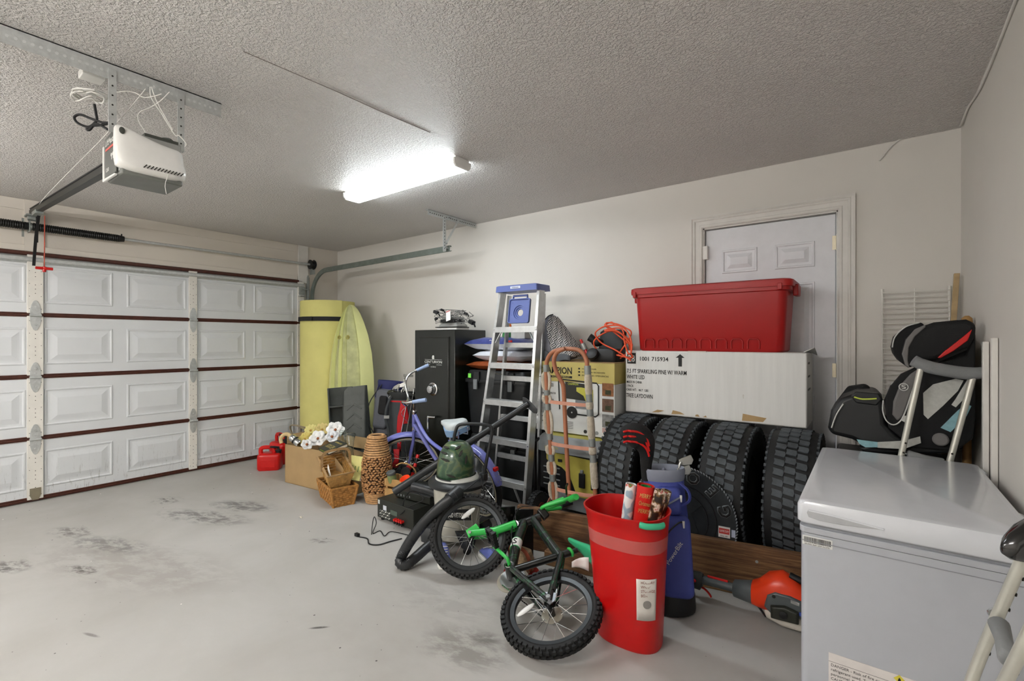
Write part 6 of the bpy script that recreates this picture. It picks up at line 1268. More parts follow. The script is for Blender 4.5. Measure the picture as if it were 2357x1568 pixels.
MB(KS @ KST).tube(smooth_path([kc+V(0, .0, 0), kc+V(0, .05, .01), kc+kax*.13+V(-.01, .10, 0), kc+kax*.15+V(-.03, .22, 0), kc+kax*.15+V(-.04, .25, 0)], 4), .0115, 10).build('handlebar', M_kg, kb, smooth=60)
MB(KS @ KST).tube(smooth_path([kc, kc+V(0, -.05, .01), kc+kax*.13+V(-.01, -.10, 0)], 4), .0115, 10).build('handlebar', M_kg, kb, smooth=60)
MB(KS @ KST).tube([kc+kax*.02+V(.0, .035, 0), kc+kax*.14+V(.0, .055, 0)], .022, 8, flat=(.9, 1)).build('bar_pad', M_kg, kb, bevel=.004)
MB(KS @ KST).tube([kc+kax*.148+V(-.025, .13, 0), kc+kax*.15+V(-.045, .25, 0)], .017, 12).build('grip', M_kg, kb, smooth=60); MB(KS @ KST).tube([kc+kax*.16+V(.02, .10, 0), kc+kax*.17+V(.05, .16, 0), kc+kax*.17+V(.05, .22, 0)], .006, 8).build('brake_lever', M_kb, kb)
MB(KS @ KST).tube([kc+kax*.14+V(0, -.09, 0), kc+kax*.21+V(.0, -.10, 0)], .017, 12).build('grip', M_kb, kb, smooth=60)
MB(KS).tube(smooth_path([hd1+V(.06, .03, .05), hd1+V(.10, .05, -.05), kbb.lerp(hd0, .6)+V(.03, .04, 0), kbb.lerp(hd0, .2)+V(.0, .035, .02)], 5), .003, 6).build('brake_cable', M_blackp, kb)
# one-piece crank, pedals, chainring, chain
kt('crank_arm', smooth_path([kbb+V(0, .03, 0), kbb+V(.0, .062, 0), kbb+V(.02, .075, 0), kbb+V(.13, .08, .0)], 5), .0095, M_kg, n=10)
kt('crank_arm', smooth_path([kbb+V(0, -.03, 0), kbb+V(0, -.05, 0), kbb+V(-.02, -.06, 0), kbb+V(-.13, -.064, 0)], 5), .0095, M_kg, n=10)
def pedal(c_, nm):
    mb = MB(KS); c_ = Vector(c_)
    for x in (-.032, .032): mb.b2(c_+V(x-.006, -.045, -.011), c_+V(x+.006, .045, .011))
    for y in (-.04, 0, .04): mb.b2(c_+V(-.036, y-.006, -.010), c_+V(.036, y+.006, .010))
    mb.cyl(c_+V(0, -.05, 0), c_+V(0, .05, 0), .011, n=10)
    for k in range(6): mb.b2(c_+V(-.038+.0, -.045+.017*k, -.014), c_+V(-.026, -.038+.017*k, .014)); mb.b2(c_+V(.026, -.045+.017*k, -.014), c_+V(.038, -.038+.017*k, .014))
    return mb.build('pedal', M_blackp, kb, bevel=.0015)
pedal(kbb+V(.13, .135, .0), 0); 
MB(KS).lathe([(.02, -.003), (.066, -.003), (.068, 0), (.066, .003), (.02, .003)], 30, T=tr(kbb+V(0, -.045, 0)) @ rot(x=90)).build('chainring', mat('chainring_grey', '9a9c9c', .3, metal=.8), kb)
MB(KS).lathe([(.01, -.002), (.085, -.002), (.085, .002), (.01, .002)], 30, T=tr(kbb+V(0, -.058, 0)) @ rot(x=90)).build('chain_guard', mat('guard_clear', 'c9c4b4', .2, trans=.6, var=.05), kb)
MB(KS).lathe([(.02, -.001), (.05, -.001), (.05, .001), (.02, .001)], 30, T=tr(0, -.028, 0) @ rot(x=90)).build('spoke_guard', mat('guard_clear', 'c9c4b4', .2, trans=.6, var=.05), kb)
for sg in (1, -1):
    a_ = V(0, -.045, sg*.03); b_ = kbb+V(0, -.045, sg*.066); mb = MB(KS); k = 26
    for i in range(k): c0 = a_.lerp(b_, (i+.5)/k); mb.box((0, 0, 0), ((b_-a_).length/k*.8, .007, .006), T=basis(c0, (b_-a_).normalized(), V(0, 1, 0), (b_-a_).normalized().cross(V(0, 1, 0))))
    mb.build('chain_run', M_chrome, kb, kind='stuff')
# saddle, clamp, reflectors, hang tag
kt('seat_post', [ksc+V(-.01, 0, .03), V(.195, 0, .345)], .013, M_kb); MB(KS).torus(ksc+V(-.012, 0, .04), (-.04, 0, 1), .019, .008, 16, 8).build('seat_clamp', M_kg, kb)
mb = MB(KS); rings = []
for x, w2, zt, zb in ((.055, .03, .385, .36), (.075, .062, .40, .352), (.12, .066, .40, .352), (.17, .045, .392, .355), (.23, .026, .388, .36), (.285, .018, .38, .36), (.30, .008, .372, .364)): rings.append([(x, y*w2, z) for y, z in ((-1, zb+.012), (-.7, zt), (.7, zt), (1, zb+.012), (.8, zb), (-.8, zb))])
mb.loft(rings); mb.build('saddle', mat('saddle_green', '35a574', .4), kb, sub=1, smooth=60)
for T_ in (KS, KS @ KST @ tr(kfh)):
    mb = MB(T_); c_ = V(.07, .018, -.09) if T_ is KS else V(.10, .018, .06); mb.ball(tuple(c_), (.014, .006, .05), 12, 8, T=None); mb.build('spoke_reflector', mat('reflector_clear', 'dfe0de', .25), kb, smooth=50)
tg2 = MB(); q0 = Vector(P(1330, 1300, d=2.36)); tg2.grid(4, 3, lambda u, v: q0+VR*(-.03+.085*u)+Vector((0, 0, -.035+.07*v))*(.4+.6*u)+VF*(.02*math.sin(3*u))); tgo = tg2.build('hang_tag', mat('tag_paper', 'eceae6', .7), kb, world=True, solid=.001)
# brake arm by the rear stays
kt('brake_arm', [V(.09, .02, .12), V(.07, .05, .10), V(.03, .055, .05)], .008, M_kb, n=8)
# ================================================================ red wrapping-paper bin
M_binr = mat('bin_red', 'b80c0c', .32, var=.05, vs=5); BC = Vector((4.858, -1.585, 0))
rb = thing('wrap_storage_bin', 'tall oval red plastic bin holding rolls of gift wrap', 'bin', T=tr(BC))
def sup(a_, b_, z, e=2.5, n=40, cy=0, cx=0): return [(cx+a_*abs(math.cos(2*PI*i/n))**(2/e)*math.copysign(1, math.cos(2*PI*i/n)), cy+b_*abs(math.sin(2*PI*i/n))**(2/e)*math.copysign(1, math.sin(2*PI*i/n)), z) for i in range(n)]
outer = [(.148, .100, 0, .01), (.152, .106, .012, .01), (.167, .122, .30, .0), (.181, .140, .53, -.012), (.188, .152, .60, -.018), (.195, .160, .612, -.02), (.196, .161, .62, -.02)]
inner = [(.189, .154, .62, -.02), (.178, .143, .59, -.016), (.158, .115, .30, 0), (.145, .098, .02, .01)]
mb = MB(); mb.loft([sup(a_, b_, z, cy=c_) for a_, b_, z, c_ in outer+inner]); mb.build('bin_shell', M_binr, rb, smooth=60)
mb = MB(); mb.loft([sup(a_, b_, z, cy=c_) for a_, b_, z, c_ in ((.178, .1355, .46, -.008), (.1815, .1405, .52, -.011), (.1825, .1415, .52, -.011), (.179, .1365, .46, -.008))], closed=True); mb.build('clear_tape', mat('clear_tape', 'e8b8b0', .12, alpha=.12), rb, smooth=60)
MB().tube(smooth_path([(.12, -.158, .605), (.15, -.152, .602), (.185, -.12, .60), (.2, -.09, .60)], 4), .014, 8, flat=(.6, 1)).build('green_clip', mat('clip_green', '3fae84', .35), rb, smooth=60)
def surf(u, z):     # point on the bin front; u is angle fraction
    for (a0, b0, z0, c0), (a1, b1, z1, c1) in zip(outer, outer[1:]):
        if z0 <= z <= z1: t_ = (z-z0)/(z1-z0); a_, b_, c_ = a0+(a1-a0)*t_, b0+(b1-b0)*t_, c0+(c1-c0)*t_; break
    e = 2.5; cc, ss = math.cos(u), math.sin(u); return Vector((a_*abs(cc)**(2/e)*math.copysign(1, cc), c_+b_*abs(ss)**(2/e)*math.copysign(1, ss), z))
u0, u1 = -1.12, -.42; MB().grid(10, 4, lambda u, v: surf(u0+(u1-u0)*u, .16+.19*v)*1.0+Vector((.001, -.0015, 0))).build('paper_label', mat('label_paper', 'd5d0c8', .6, var=.06), rb, solid=.001, smooth=60)
pc = surf(-.92, .28); px = (surf(-.60, .28)-pc).normalized(); nx = px.cross(Vector((0, 0, 1)))
for i, s_ in enumerate(('HOLIDAY', 'WRAP', 'STORAGE', 'BOX')): text(s_, mat('label_ink', '8c5a52', .6), rb, basis(surf(-1.0, .33-.02*i)+nx*.0065, px, (0, 0, 1)), .0125, width=(.06, .042, .062, .03)[i], align='LEFT')
MB().cyl(surf(-.78, .235)+nx*.002, surf(-.78, .235)+nx*.004, .018, n=20).build('label_picture', mat('label_pic', '8a8782', .6), rb)
# rolls of wrapping paper standing in the bin
def roll(u, v, dy, r, label, m, tilt, L=.58, inner=None, dx=0):
    top = Vector(P(u, v, y=BC.y+dy)); T = tr(top) @ rot(x=tilt[0], y=tilt[1]); o = thing('gift_wrap_roll', label, 'gift wrap', T=T, group='rolls of gift wrap in the red bin')
    MB().lathe([(r, -L), (r, 0), (r-.004, 0), (r-.004, -.12)], 24, cap=(True, False)).build('paper', m, o, smooth=50); MB().lathe([(r*.62, -L+.01), (r*.62, -.004), (r*.55, -.004), (r*.55, -.1)], 20, cap=(True, False)).build('core_tube', inner or M_card, o, smooth=50); return o
M_w1, t, b = newmat('wrap_snow'); t.l(t.ramp(t.noise(t.obj, 22, 1, .4), [(.40, lin('9fb6c4')), (.46, lin('e9ece9')), (.60, lin('e9ece9')), (.64, lin('c8372c')), (.7, lin('4aa14a'))]), b.inputs['Base Color']); b.inputs['Roughness'].default_value = .4
M_w2 = mat('wrap_red', 'c81d17', .35, var=.05); M_w3, t, b = newmat('wrap_plaid'); t.l(t.ramp(t.noise(t.obj, 26, 2, .5), [(.42, lin('20170f')), (.5, lin('7a5a34')), (.56, lin('d9d2c2')), (.62, lin('a82a1c'))]), b.inputs['Base Color']); b.inputs['Roughness'].default_value = .4
roll(1453, 1114, .05, .026, 'pale blue and white patterned gift wrap roll in the red bin', M_w1, (-4, 6)); r2_ = roll(1487, 1117, .055, .040, 'wide red gift wrap roll with gold script and green lining', M_w2, (-4, 5), inner=mat('wrap_green', '1f7d3c', .4)); roll(1521, 1130, .05, .028, 'dark patterned gift wrap roll beside the red roll', M_w3, (-4, 12)); roll(1534, 1130, .075, .024, 'brown and white gift wrap roll against the blue golf bag', M_w3, (-2, 15))
rT = WM[r2_.name]; 
fd = (CAM-rT.translation); fd.z = 0; fd.normalize(); lf = rT.to_3x3().inverted() @ fd; lf.z = 0; lf.normalize(); rx_ = Vector((0, 0, 1)).cross(lf)
for i, s_ in enumerate(('MERRY', 'Christmas', 'MERRY')): text(s_, M_gold, r2_, basis(lf*.0405+Vector((0, 0, -.05-.035*i)), rx_, (0, 0, 1)), .02, width=.05, shear=.2)
# ================================================================ blue golf bag
M_gblue = mat('bag_royal', '3a4590', .6, var=.08, bump=.2, bs=250); gb0 = Vector(P(1545, 1405, d=2.46)); gb0.z = 0
gb3 = golf_bag(cam_basis(gb0, lean=3, yaw=-20, roll=-3.5), 'royal blue golf bag with grey trim standing behind the red bin', .72, .115, .10, M_gblue, M_gblue, mat('bag_trim_grey', '7d8290', .6), M_gblue)
pocket(gb3, .045, .10, .50, .15, .05, -.085, M_gblue); pocket(gb3, .02, .50, .64, .13, .04, -.075, M_gblue)
MB().tube(smooth_path([(-.03, -.137, .14), (-.035, -.137, .28), (.0, -.137, .40), (.06, -.137, .47), (.09, -.137, .48)], 5), .004, 6).build('zip', M_blackp, gb3); MB().tube([(-.04, -.118, .52), (.09, -.118, .60)], .005, 6).build('zip', mat('zip_grey', '6d7386', .5), gb3)
for q in ((.09, -.145, .47), (.085, -.125, .59)): MB().box(q, (.012, .006, .035), taper=.6).build('zip_pull', M_cw, gb3, bevel=.002)
text('PowerBilt', M_cw, gb3, basis((.045, -.1368, .32), Vector((.55, 0, .83)), Vector((-.83, 0, .55))), .022, width=.13)
MB().tube(smooth_path([(.07, -.05, .66), (.12, -.08, .62), (.12, -.09, .57), (.06, -.1, .54)], 5), .011, 4, flat=(1, .4)).build('carry_handle', M_gblue, gb3)
hc_ = thing('driver_headcover', 'black and red padded golf headcover drooping over the blue golf bag', 'headcover', T=tr(Vector(P(1486, 1092, d=2.52)))); base_ = Vector(P(1486, 1092, d=2.52))
hp = [Vector(P(u, v, d=2.5))-base_ for u, v in ((1488, 1105), (1487, 1070), (1488, 1040), (1480, 1015), (1462, 1002), (1442, 1000), (1428, 1004))]
sp_ = smooth_path(hp, 4); rr_ = [.026, .026, .027, .028, .030, .032, .034, .037, .040, .046, .052, .058, .062, .066, .068, .068, .066, .064, .060, .055, .048, .042, .034, .024, .010]; MB().tube(sp_, (rr_+[.01]*50)[:len(sp_)], 16).build('knit_sock', mat('knit_black', '131314', .85, bump=.5, bs=250), hc_, smooth=70)
for offs, m in ((-.030, M_red), (.0, M_red), (.03, M_red)):
    pts = [p+(-VF)*.058*(1 if 6 < i < 20 else .7)+Vector((0, 0, offs*.9)) for i, p in enumerate(sp_) if 9 <= i <= 23]; MB().tube(pts, .006, 6).build('red_stripe', m, hc_)
for (u, v, d, rl, lb) in ((1556, 1088, 2.5, 30, 'chrome iron with grey blade leaning right out of the blue golf bag'), (1563, 1068, 2.52, 14, 'taller chrome iron standing above the other in the blue golf bag')): iron(cam_basis(Vector(P(u, v, d=d))-Vector((0, 0, .04)), lean=3, yaw=8, roll=rl*.35), lb, 'irons in the blue golf bag', 'iron', .62)
# ================================================================ tyres, timber, sign
M_tread = mat('truck_tyre', '464b4f', .72, var=.3, vs=14, bump=.3, bs=120); M_side = mat('tyre_sidewall', '141516', .65, var=.15)
def tyre(T, label):
    o = thing('truck_tyre', label, 'tyre', T=T); R_, w2, ri = .40, .125, .205     # local axis = x
    sec = [(ri-R_, -w2*.72), (-.12, -w2*1.0), (-.05, -w2*1.03), (-.018, -w2*.93), (-.008, -w2*.6), (-.008, w2*.6), (-.018, w2*.93), (-.05, w2*1.03), (-.12, w2*1.0), (ri-R_, w2*.72), (ri-R_+.012, w2*.62), (-.05, w2*.8), (-.03, 0), (-.05, -w2*.8), (ri-R_+.012, -w2*.62)]
    MB().torus((0, 0, 0), (1, 0, 0), R_, 0, 72, sec=sec).build('carcass', M_side, o, smooth=50)
    mb = MB(); n = 44; rr = random.Random(2)
    cols = [(-.97, -.66), (-.63, -.235), (-.205, .20), (.235, .625), (.66, .97)]
    for i in range(n):
        for ci, (x0, x1) in enumerate(cols):
            sh = (.0, .45, .15, .6, .3)[ci]; a0 = 2*PI*(i+sh)/n; da = 2*PI/n*.93; zz = .012
            edge = abs((x0+x1)/2) > .7; top = R_-(.012 if edge else .0); vs = []
            for rad in (R_-.03, top):
                for (xx, aa, k) in ((x0, 0, -1), (x1, .16, 1), (x1+(.035 if not edge else 0), .5, 1), (x1, .86, 1), (x0, .70, -1), (x0+(.035 if not edge else 0), .34, -1)):
                    a_ = a0+da*aa; rd = rad-(.016 if edge and (xx*((x0+x1)/2) > 0 and abs(xx) > .9) and rad == top else 0); vs.append((xx*w2, rd*math.cos(a_), rd*math.sin(a_)))
            mb.add(vs, [(0, 1, 2, 3, 4, 5), (6, 7, 8, 9, 10, 11)]+[(k, (k+1) % 6, 6+(k+1) % 6, 6+k) for k in range(6)])
    mb.build('tread_blocks', M_tread, o, kind='stuff', smooth=0)
    mb = MB(); 
    for i in range(60):
        a_ = 2*PI*i/60
        for s_ in (-1, 1): mb.box((0, 0, 0), (.012, .018, .03), T=rot(x=math.degrees(a_)) @ tr(s_*w2*.97, 0, .372))
    mb.build('shoulder_lugs', M_tread, o, kind='stuff', smooth=0)
    return o
txs = [(4.415, -2.0), (4.742, -1.5), (5.072, -1.0), (5.412, 0)]
tl_ = ['truck tyre with the headcover in front of it beside the generator', 'truck tyre behind the round metal sign, second from the generator', 'truck tyre partly behind the round metal sign, second from the chest freezer', 'truck tyre standing next to the chest freezer']
ty0 = tyre(tr(txs[0][0], -.41, .461) @ rot(z=txs[0][1]), tl_[0]); ty0['group'] = 'four truck tyres under the tree carton'
for (x, rz_), lb in zip(txs[1:], tl_[1:]): c_ = copy_tree(ty0, None, tr(x, -.41, .461) @ rot(z=rz_) @ rot(x=23*x)); c_['label'] = lb
M_timb, t, b = newmat('weathered_timber'); st = t.vmath('MULTIPLY', t.obj, (1.2, 9, 26)); nz = t.noise(st, 2.2, 6, .7, .7); n2 = t.noise(t.obj, 3.5, 3, .6)
cc = t.ramp(nz, [(.3, lin('3a2516')), (.48, lin('6b4a2e')), (.62, lin('8c6a44')), (.78, lin('a08560'))]); t.l(t.mix(t.ramp(n2, [(.5, (0, 0, 0)), (.7, (.7, .7, .7))]), cc, lin('36241a')), b.inputs['Base Color']); b.inputs['Roughness'].default_value = .8; t.l(t.bump(nz, .4, .006), b.inputs['Normal'])
pA, pB = Vector((3.86, -1.113, 0)), Vector((5.52, -.81, 0)); dT = (pB-pA).normalized(); nT = Vector((-dT.y, dT.x, 0))
tm = thing('timber_beam', 'thick weathered timber beam on edge in front of the tyres', 'timber', T=basis(pA, dT, nT, (0, 0, 1))); Lt = (pB-pA).length
mb = MB(); mb.b2((0, 0, 0), (Lt, .042, .278)); mb.build('beam', M_timb, tm, bevel=.005); 
for x in (.12, Lt-.25): MB().cyl((x, -.001, .2), (x, .003, .2), .008, n=8).build('nail_head', M_galvd, tm)
tm2 = thing('timber_offcut', 'shorter timber offcut lying on the floor before the beam', 'timber', T=basis(Vector((4.14, -1.16, 0)), (dT-nT*.05).normalized(), (nT+dT*.05).normalized(), (0, 0, 1))); MB().b2((0, -.06, 0), (.50, .03, .085)).build('offcut', M_timb, tm2, bevel=.004); MB().cyl((.05, -.061, .04), (.05, -.058, .04), .006, n=8).build('nail_head', M_galvd, tm2)
for i, y in enumerate((-.62, -.20)):
    o = thing('support_board', 'low board under the four truck tyres '+('close to the back wall' if i else 'just behind the timber beam'), 'board', (4.92, y, 0)); MB().b2((-.70, -.045, 0), (.66, .045, .105)).build('plank', M_timb, o, bevel=.003); MB().cyl((-.6, 0, .104), (-.6, 0, .107), .006, n=8).build('nail_head', M_galvd, o)
# round black metal sign
sc = Vector(P(1567, 1192, y=-.865)); sc.z = .345; M_sign = mat('sign_black', '23272a', .45, metal=.4, var=.25, vs=14)
sg = thing('round_sign', 'round black metal sign with cut-out letters and braided rim leaning on the tyres', 'sign', T=tr(sc) @ rot(z=6) @ rot(x=90-4.5)); RS = .300
MB().lathe([(RS, -.002), (RS, .002), (.001, .002), (.001, -.002)], 72, close=False).build('disc', M_sign, sg); 
mb = MB(); 
for i in range(110): a_ = 2*PI*i/110; mb.ball((0, 0, 0), (.010, .0045, .0045), 6, 4, T=rot(z=math.degrees(a_)) @ tr(RS, 0, .001) @ rot(z=60))
mb.build('braided_rim', mat('sign_edge', '8c9296', .35, metal=.7), sg, kind='stuff')
for r_ in (.195, .150): MB().torus((0, 0, .002), (0, 0, 1), r_, .0035, 64, 6).build('ring_line', M_black, sg)
M_letter = mat('letter_cut', '0c0d0d', .6); M_ledge = mat('letter_edge', '7d8386', .4, metal=.6)
for k, ch_ in enumerate('GEORGIA'):      # word runs round the rim, feet outwards
    Tl = rot(z=19+28*k) @ tr(.282, 0, .0035) @ rot(z=90); text(ch_, M_ledge, sg, Tl, .068, bold=.05, ext=.001); text(ch_, M_letter, sg, tr(0, 0, .001) @ Tl, .066, bold=.02, ext=.001)
mb = MB(); mb.prism([(-.06, .12), (.12, .10), (.06, .04), (.10, -.06), (-.02, -.10), (-.10, .02)], .003, tr(0, 0, .002)); mb.build('emblem', M_sign, sg, bevel=.001)
Tq = rot(z=-28); MB().b2((.205, -.03, .0025), (.265, .03, .0035), T=tr(0, -.03, 0)).build('price_sticker', mat('sticker_w', 'dcd8d4', .5), sg); MB().b2((.208, -.02, .0036), (.262, .01, .0040), T=tr(0, -.02, 0)).build('sticker_band', mat('sticker_red', 'b8322c', .5), sg)
text('GAME DAY', mat('sticker_w', 'dcd8d4', .5), sg, tr(.235, -.03, .0043), .012, width=.048); text('WALL ART', M_ink, sg, tr(.235, -.056, .0038), .009, width=.04); MB().b2((.272, -.05, .0025), (.292, -.01, .0034)).build('tag_sticker', mat('sticker_b', 'a8b0c4', .5), sg)
# ================================================================ tree carton and red tub
TX0, TX1, TYf, TZ0, TZ1 = 4.318, 5.462, -.385, .866, 1.316
M_tw, t, b = newmat('carton_worn_white'); st = t.vmath('MULTIPLY', t.obj, (22, 1, 1.2)); nz = t.noise(st, 1.5, 4, .6); cc = t.ramp(nz, [(.3, lin('d3d3d0')), (.7, lin('dcdcd9'))]); sc2 = t.noise(t.obj, 16, 5, .75)
t.l(t.mix(t.ramp(sc2, [(.70, (0, 0, 0)), (.74, (.6, .6, .6))]), cc, lin('a39a8c')), b.inputs['Base Color']); b.inputs['Roughness'].default_value = .6; t.l(t.bump(nz, .1, .003), b.inputs['Normal'])
tb_ = thing('tree_carton', 'long worn white carton for an artificial tree lying across the tyres', 'carton', ((TX0+TX1)/2, TYf+.17, TZ0)); tw = (TX1-TX0)/2; thh = TZ1-TZ0
mb = MB(); mb.loft([[(x, y, z) for x, y in ((-tw, -.17), (tw, -.17), (tw, .17), (-tw, .17))] for z in (0, thh)]); mb.build('carton_body', M_tw, tb_, bevel=.008, smooth=30)
ff = lambda x, z: basis((x-tw, -.1712, z), (1, 0, 0), (0, 0, 1))
mb = MB(); mb.prism([(0, 0), (.066, 0), (.066, .078), (0, .078)], .0012, ff(.015, .355)); mb.build('number_block', M_ink, tb_); text('28', M_cw, tb_, ff(.048, .368) @ tr(0, 0, .0018), .052, width=.052, bold=.015)
for s_, x, z, h2, w2 in (('1001 715934', .105, .378, .03, .205), ('7.5 FT SPARKLING PINE W/ WARM', .012, .287, .03, .43), ('WHITE LED', .012, .245, .029, .135), ('MADE IN CHINA', .010, .212, .018, .115), ('1 PACK', .010, .184, .017, .05), ('CASE WT:   46.7   LBS', .008, .156, .017, .165), ('TREE LAYDOWN', .006, .108, .030, .20)): text(s_, M_ink, tb_, ff(x, z), h2, width=w2, align='LEFT', bold=.008)
mb = MB(); mb.prism([(-.012, 0), (.012, 0), (.012, .06), (.03, .06), (0, .085), (-.03, .06), (-.012, .06)], .0012, ff(.40, .345)); mb.build('up_arrow', M_ink, tb_)
for x0, pl_ in ((.20, [(0, 0), (.05, .004), (.09, .02), (.04, .022)]), (.34, [(0, .0), (.09, .006), (.06, .02), (.01, .028)]), (.79, [(0, 0), (.12, .004), (.14, .03), (.05, .04), (.005, .046)]), (.50, [(0, 0), (.03, .0), (.02, .014), (.005, .012)]), (.55, [(0, 0), (.025, .0), (.02, .012)])):
    MB().prism(pl_, .0012, ff(x0, .012)).build('torn_patch', M_card, tb_)
for k, z in enumerate((.38, .30, .22)): MB().b2((tw, -.12, z), (tw+.0012, -.03+.02*k, z+.012)).build('side_print', mat('ink_grey', '5a5a58', .6), tb_)
mb = MB(); mb.grid(3, 3, lambda u, v: (tw-.02+.05*u, -.14+.25*v, thh+.004+.03*u*math.sin(3*v+1))); mb.build('loose_flap', M_tw, tb_, solid=.004)
MB().b2((-.12, -.172, thh-.006), (.0, -.1, thh+.002)).build('packing_tape', mat('tape_clear', 'd8d3c9', .25), tb_)
M_tub = mat('tub_red', 'a01110', .4, var=.05, vs=4); tbx0, tbx1 = P(1470, 800, y=-.35).x, P(1805, 800, y=-.35).x
tu = thing('lidded_tub', 'large red plastic tub with snap lid on top of the tree carton', 'storage tub', ((tbx0+tbx1)/2, -.205, TZ1)); a0 = (tbx1-tbx0)/2; a1 = (P(1826, 690, y=-.37).x-P(1456, 690, y=-.37).x)/2; hT = .455
def trr(a_, b_, z): return [(x, y, z) for x, y in rrect(2*a_, 2*b_, .05, 5)]
MB().loft([trr(a0-.012, .150, 0), trr(a0, .158, .012), trr(a1-.025, .178, hT-.075), trr(a1-.005, .188, hT-.07), trr(a1-.004, .189, hT-.035)]).build('tub_body', M_tub, tu, smooth=40)
MB().loft([trr(a1+.006, .198, hT-.048), trr(a1+.008, .20, hT-.03), trr(a1+.006, .198, hT-.008), trr(a1-.01, .185, hT), trr(a1-.05, .15, hT+.002)]).build('lid', M_tub, tu, smooth=40)
for k in range(8):
    x = -a0+.09+k*(2*a0-.20)/7.6; w2 = .034; z0_, zt_ = .02, .085; yb = -.158-.02*(.05/.38); mb = MB(); pts = [(x-w2, yb-.0, z0_), (x-w2, yb-.004, zt_-.015), (x-w2+.012, yb-.006, zt_), (x+w2-.012, yb-.006, zt_), (x+w2, yb-.004, zt_-.015), (x+w2, yb, z0_)]; mb.tube(pts, .0045, 6); mb.build('embossed_rib', M_tub, tu)
for s_ in (-1, 1): MB().loft([[(s_*(a1-.008+dx), y, z) for y, z in ((-.06, hT-.1), (.06, hT-.1), (.07, hT-.03), (-.07, hT-.03))] for dx in (0, .03)]).build('end_handle', M_tub, tu, bevel=.006)
for x in (-a1*.93, a1*.88): MB().b2((x-.012, -.206, hT-.07), (x+.012, -.196, hT-.03)).build('lid_clip', M_tub, tu, bevel=.003)
# ================================================================ chest freezer
FX0, FX1, FY0, FY1, FZ = 5.568, 6.128, -1.835, -.845, .86
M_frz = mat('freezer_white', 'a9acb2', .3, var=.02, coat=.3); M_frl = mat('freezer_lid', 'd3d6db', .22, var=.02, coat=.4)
fz = thing('chest_freezer', 'white chest freezer against the right wall with recessed lid handle', 'freezer', ((FX0+FX1)/2, (FY0+FY1)/2, 0)); fw, fd2 = (FX1-FX0)/2, (FY1-FY0)/2
fr2 = lambda a_, b_, z, r=.022: [(x, y, z) for x, y in rrect(2*a_, 2*b_, r, 4)]
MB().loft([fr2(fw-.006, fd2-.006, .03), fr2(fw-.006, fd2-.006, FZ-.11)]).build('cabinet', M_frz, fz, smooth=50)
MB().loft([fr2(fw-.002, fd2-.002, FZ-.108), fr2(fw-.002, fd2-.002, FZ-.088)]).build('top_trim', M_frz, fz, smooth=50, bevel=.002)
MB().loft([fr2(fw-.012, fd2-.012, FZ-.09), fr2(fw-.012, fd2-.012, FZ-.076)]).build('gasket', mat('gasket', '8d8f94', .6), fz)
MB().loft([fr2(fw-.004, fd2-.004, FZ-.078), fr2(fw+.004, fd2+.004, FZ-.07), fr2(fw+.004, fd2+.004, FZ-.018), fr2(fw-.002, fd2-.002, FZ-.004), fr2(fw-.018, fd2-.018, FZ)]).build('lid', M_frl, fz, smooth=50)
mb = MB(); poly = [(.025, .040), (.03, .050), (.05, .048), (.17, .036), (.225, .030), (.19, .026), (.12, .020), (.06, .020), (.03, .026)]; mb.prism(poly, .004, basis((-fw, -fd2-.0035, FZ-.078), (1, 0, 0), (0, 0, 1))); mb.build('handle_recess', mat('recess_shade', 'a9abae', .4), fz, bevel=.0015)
mb = MB(); mb.tube([(-fw+.03, -fd2-.006, FZ-.030), (-fw+.10, -fd2-.006, FZ-.034), (-fw+.225, -fd2-.005, FZ-.047)], .0035, 6); mb.build('handle_lip', M_frl, fz)
MB().b2((-fw+.01, -fd2+.003, FZ-.135), (fw-.01, -fd2+.0045, FZ-.133)).build('seam_line', mat('seam_grey', '8f9196', .6), fz)
for y in (fd2-.10, -fd2+.25): MB().b2((fw-.02, y-.04, FZ-.12), (fw+.012, y+.04, FZ-.005)).build('hinge', M_frl, fz, bevel=.012)
for x in (-fw+.05, fw-.05):
    for y in (-fd2+.05, fd2-.05): MB().cyl((x, y, 0), (x, y, .035), .025, n=14).build('foot', M_blackp, fz)
fl_ = lambda x, z, d_=0: basis((x-fw, -fd2+.0052-d_, z), (1, 0, 0), (0, 0, 1))
MB().prism([(0, 0), (.083, 0), (.083, .03), (0, .03)], .0008, fl_(.012, FZ-.148)).build('barcode_label', M_cw, fz)
mb = MB(); rr = random.Random(8); x = .004
while x < .077: w2 = rr.choice((.0008, .0012, .002)); mb.prism([(x, .008), (x+w2, .008), (x+w2, .026), (x, .026)], .0012, fl_(.012, FZ-.148)); x += w2+rr.choice((.0008, .0012))
mb.build('barcode_bars', M_ink, fz, kind='stuff'); text('LB-0001 56X 16W-N-0701', M_ink, fz, fl_(.053, FZ-.147, .001), .005, width=.07)
Lx, Lz = P(1907, 1503, y=FY0).x-FX0, P(1907, 1503, y=FY0).z
MB().prism([(0, -.30), (.245, -.30), (.245, 0), (0, 0)], .0008, fl_(Lx, Lz)).build('warning_label', mat('warn_paper', 'cfcac6', .5), fz); MB().prism([(0, -.028), (.245, -.028), (.245, -.0272), (0, -.0272)], .0011, fl_(Lx, Lz)).build('label_rule', M_ink, fz)
for i, s_ in enumerate(('DANGER - Risk of fire or explosion. Flammable', 'refrigerant used. To be repaired only by trained', 'personnel. Do not puncture refrigerant tubing.', 'CAUTION - Risk of fire or explosion. Flammable', 'refrigerant used. Consult repair manual', 'before attempting to service this product.')): text(s_, mat('ink_soft', '3c3a38', .6), fz, fl_(Lx+.006, Lz-.042-.0145*i, .001), .0088, width=.232 if i != 5 else .2, align='LEFT')
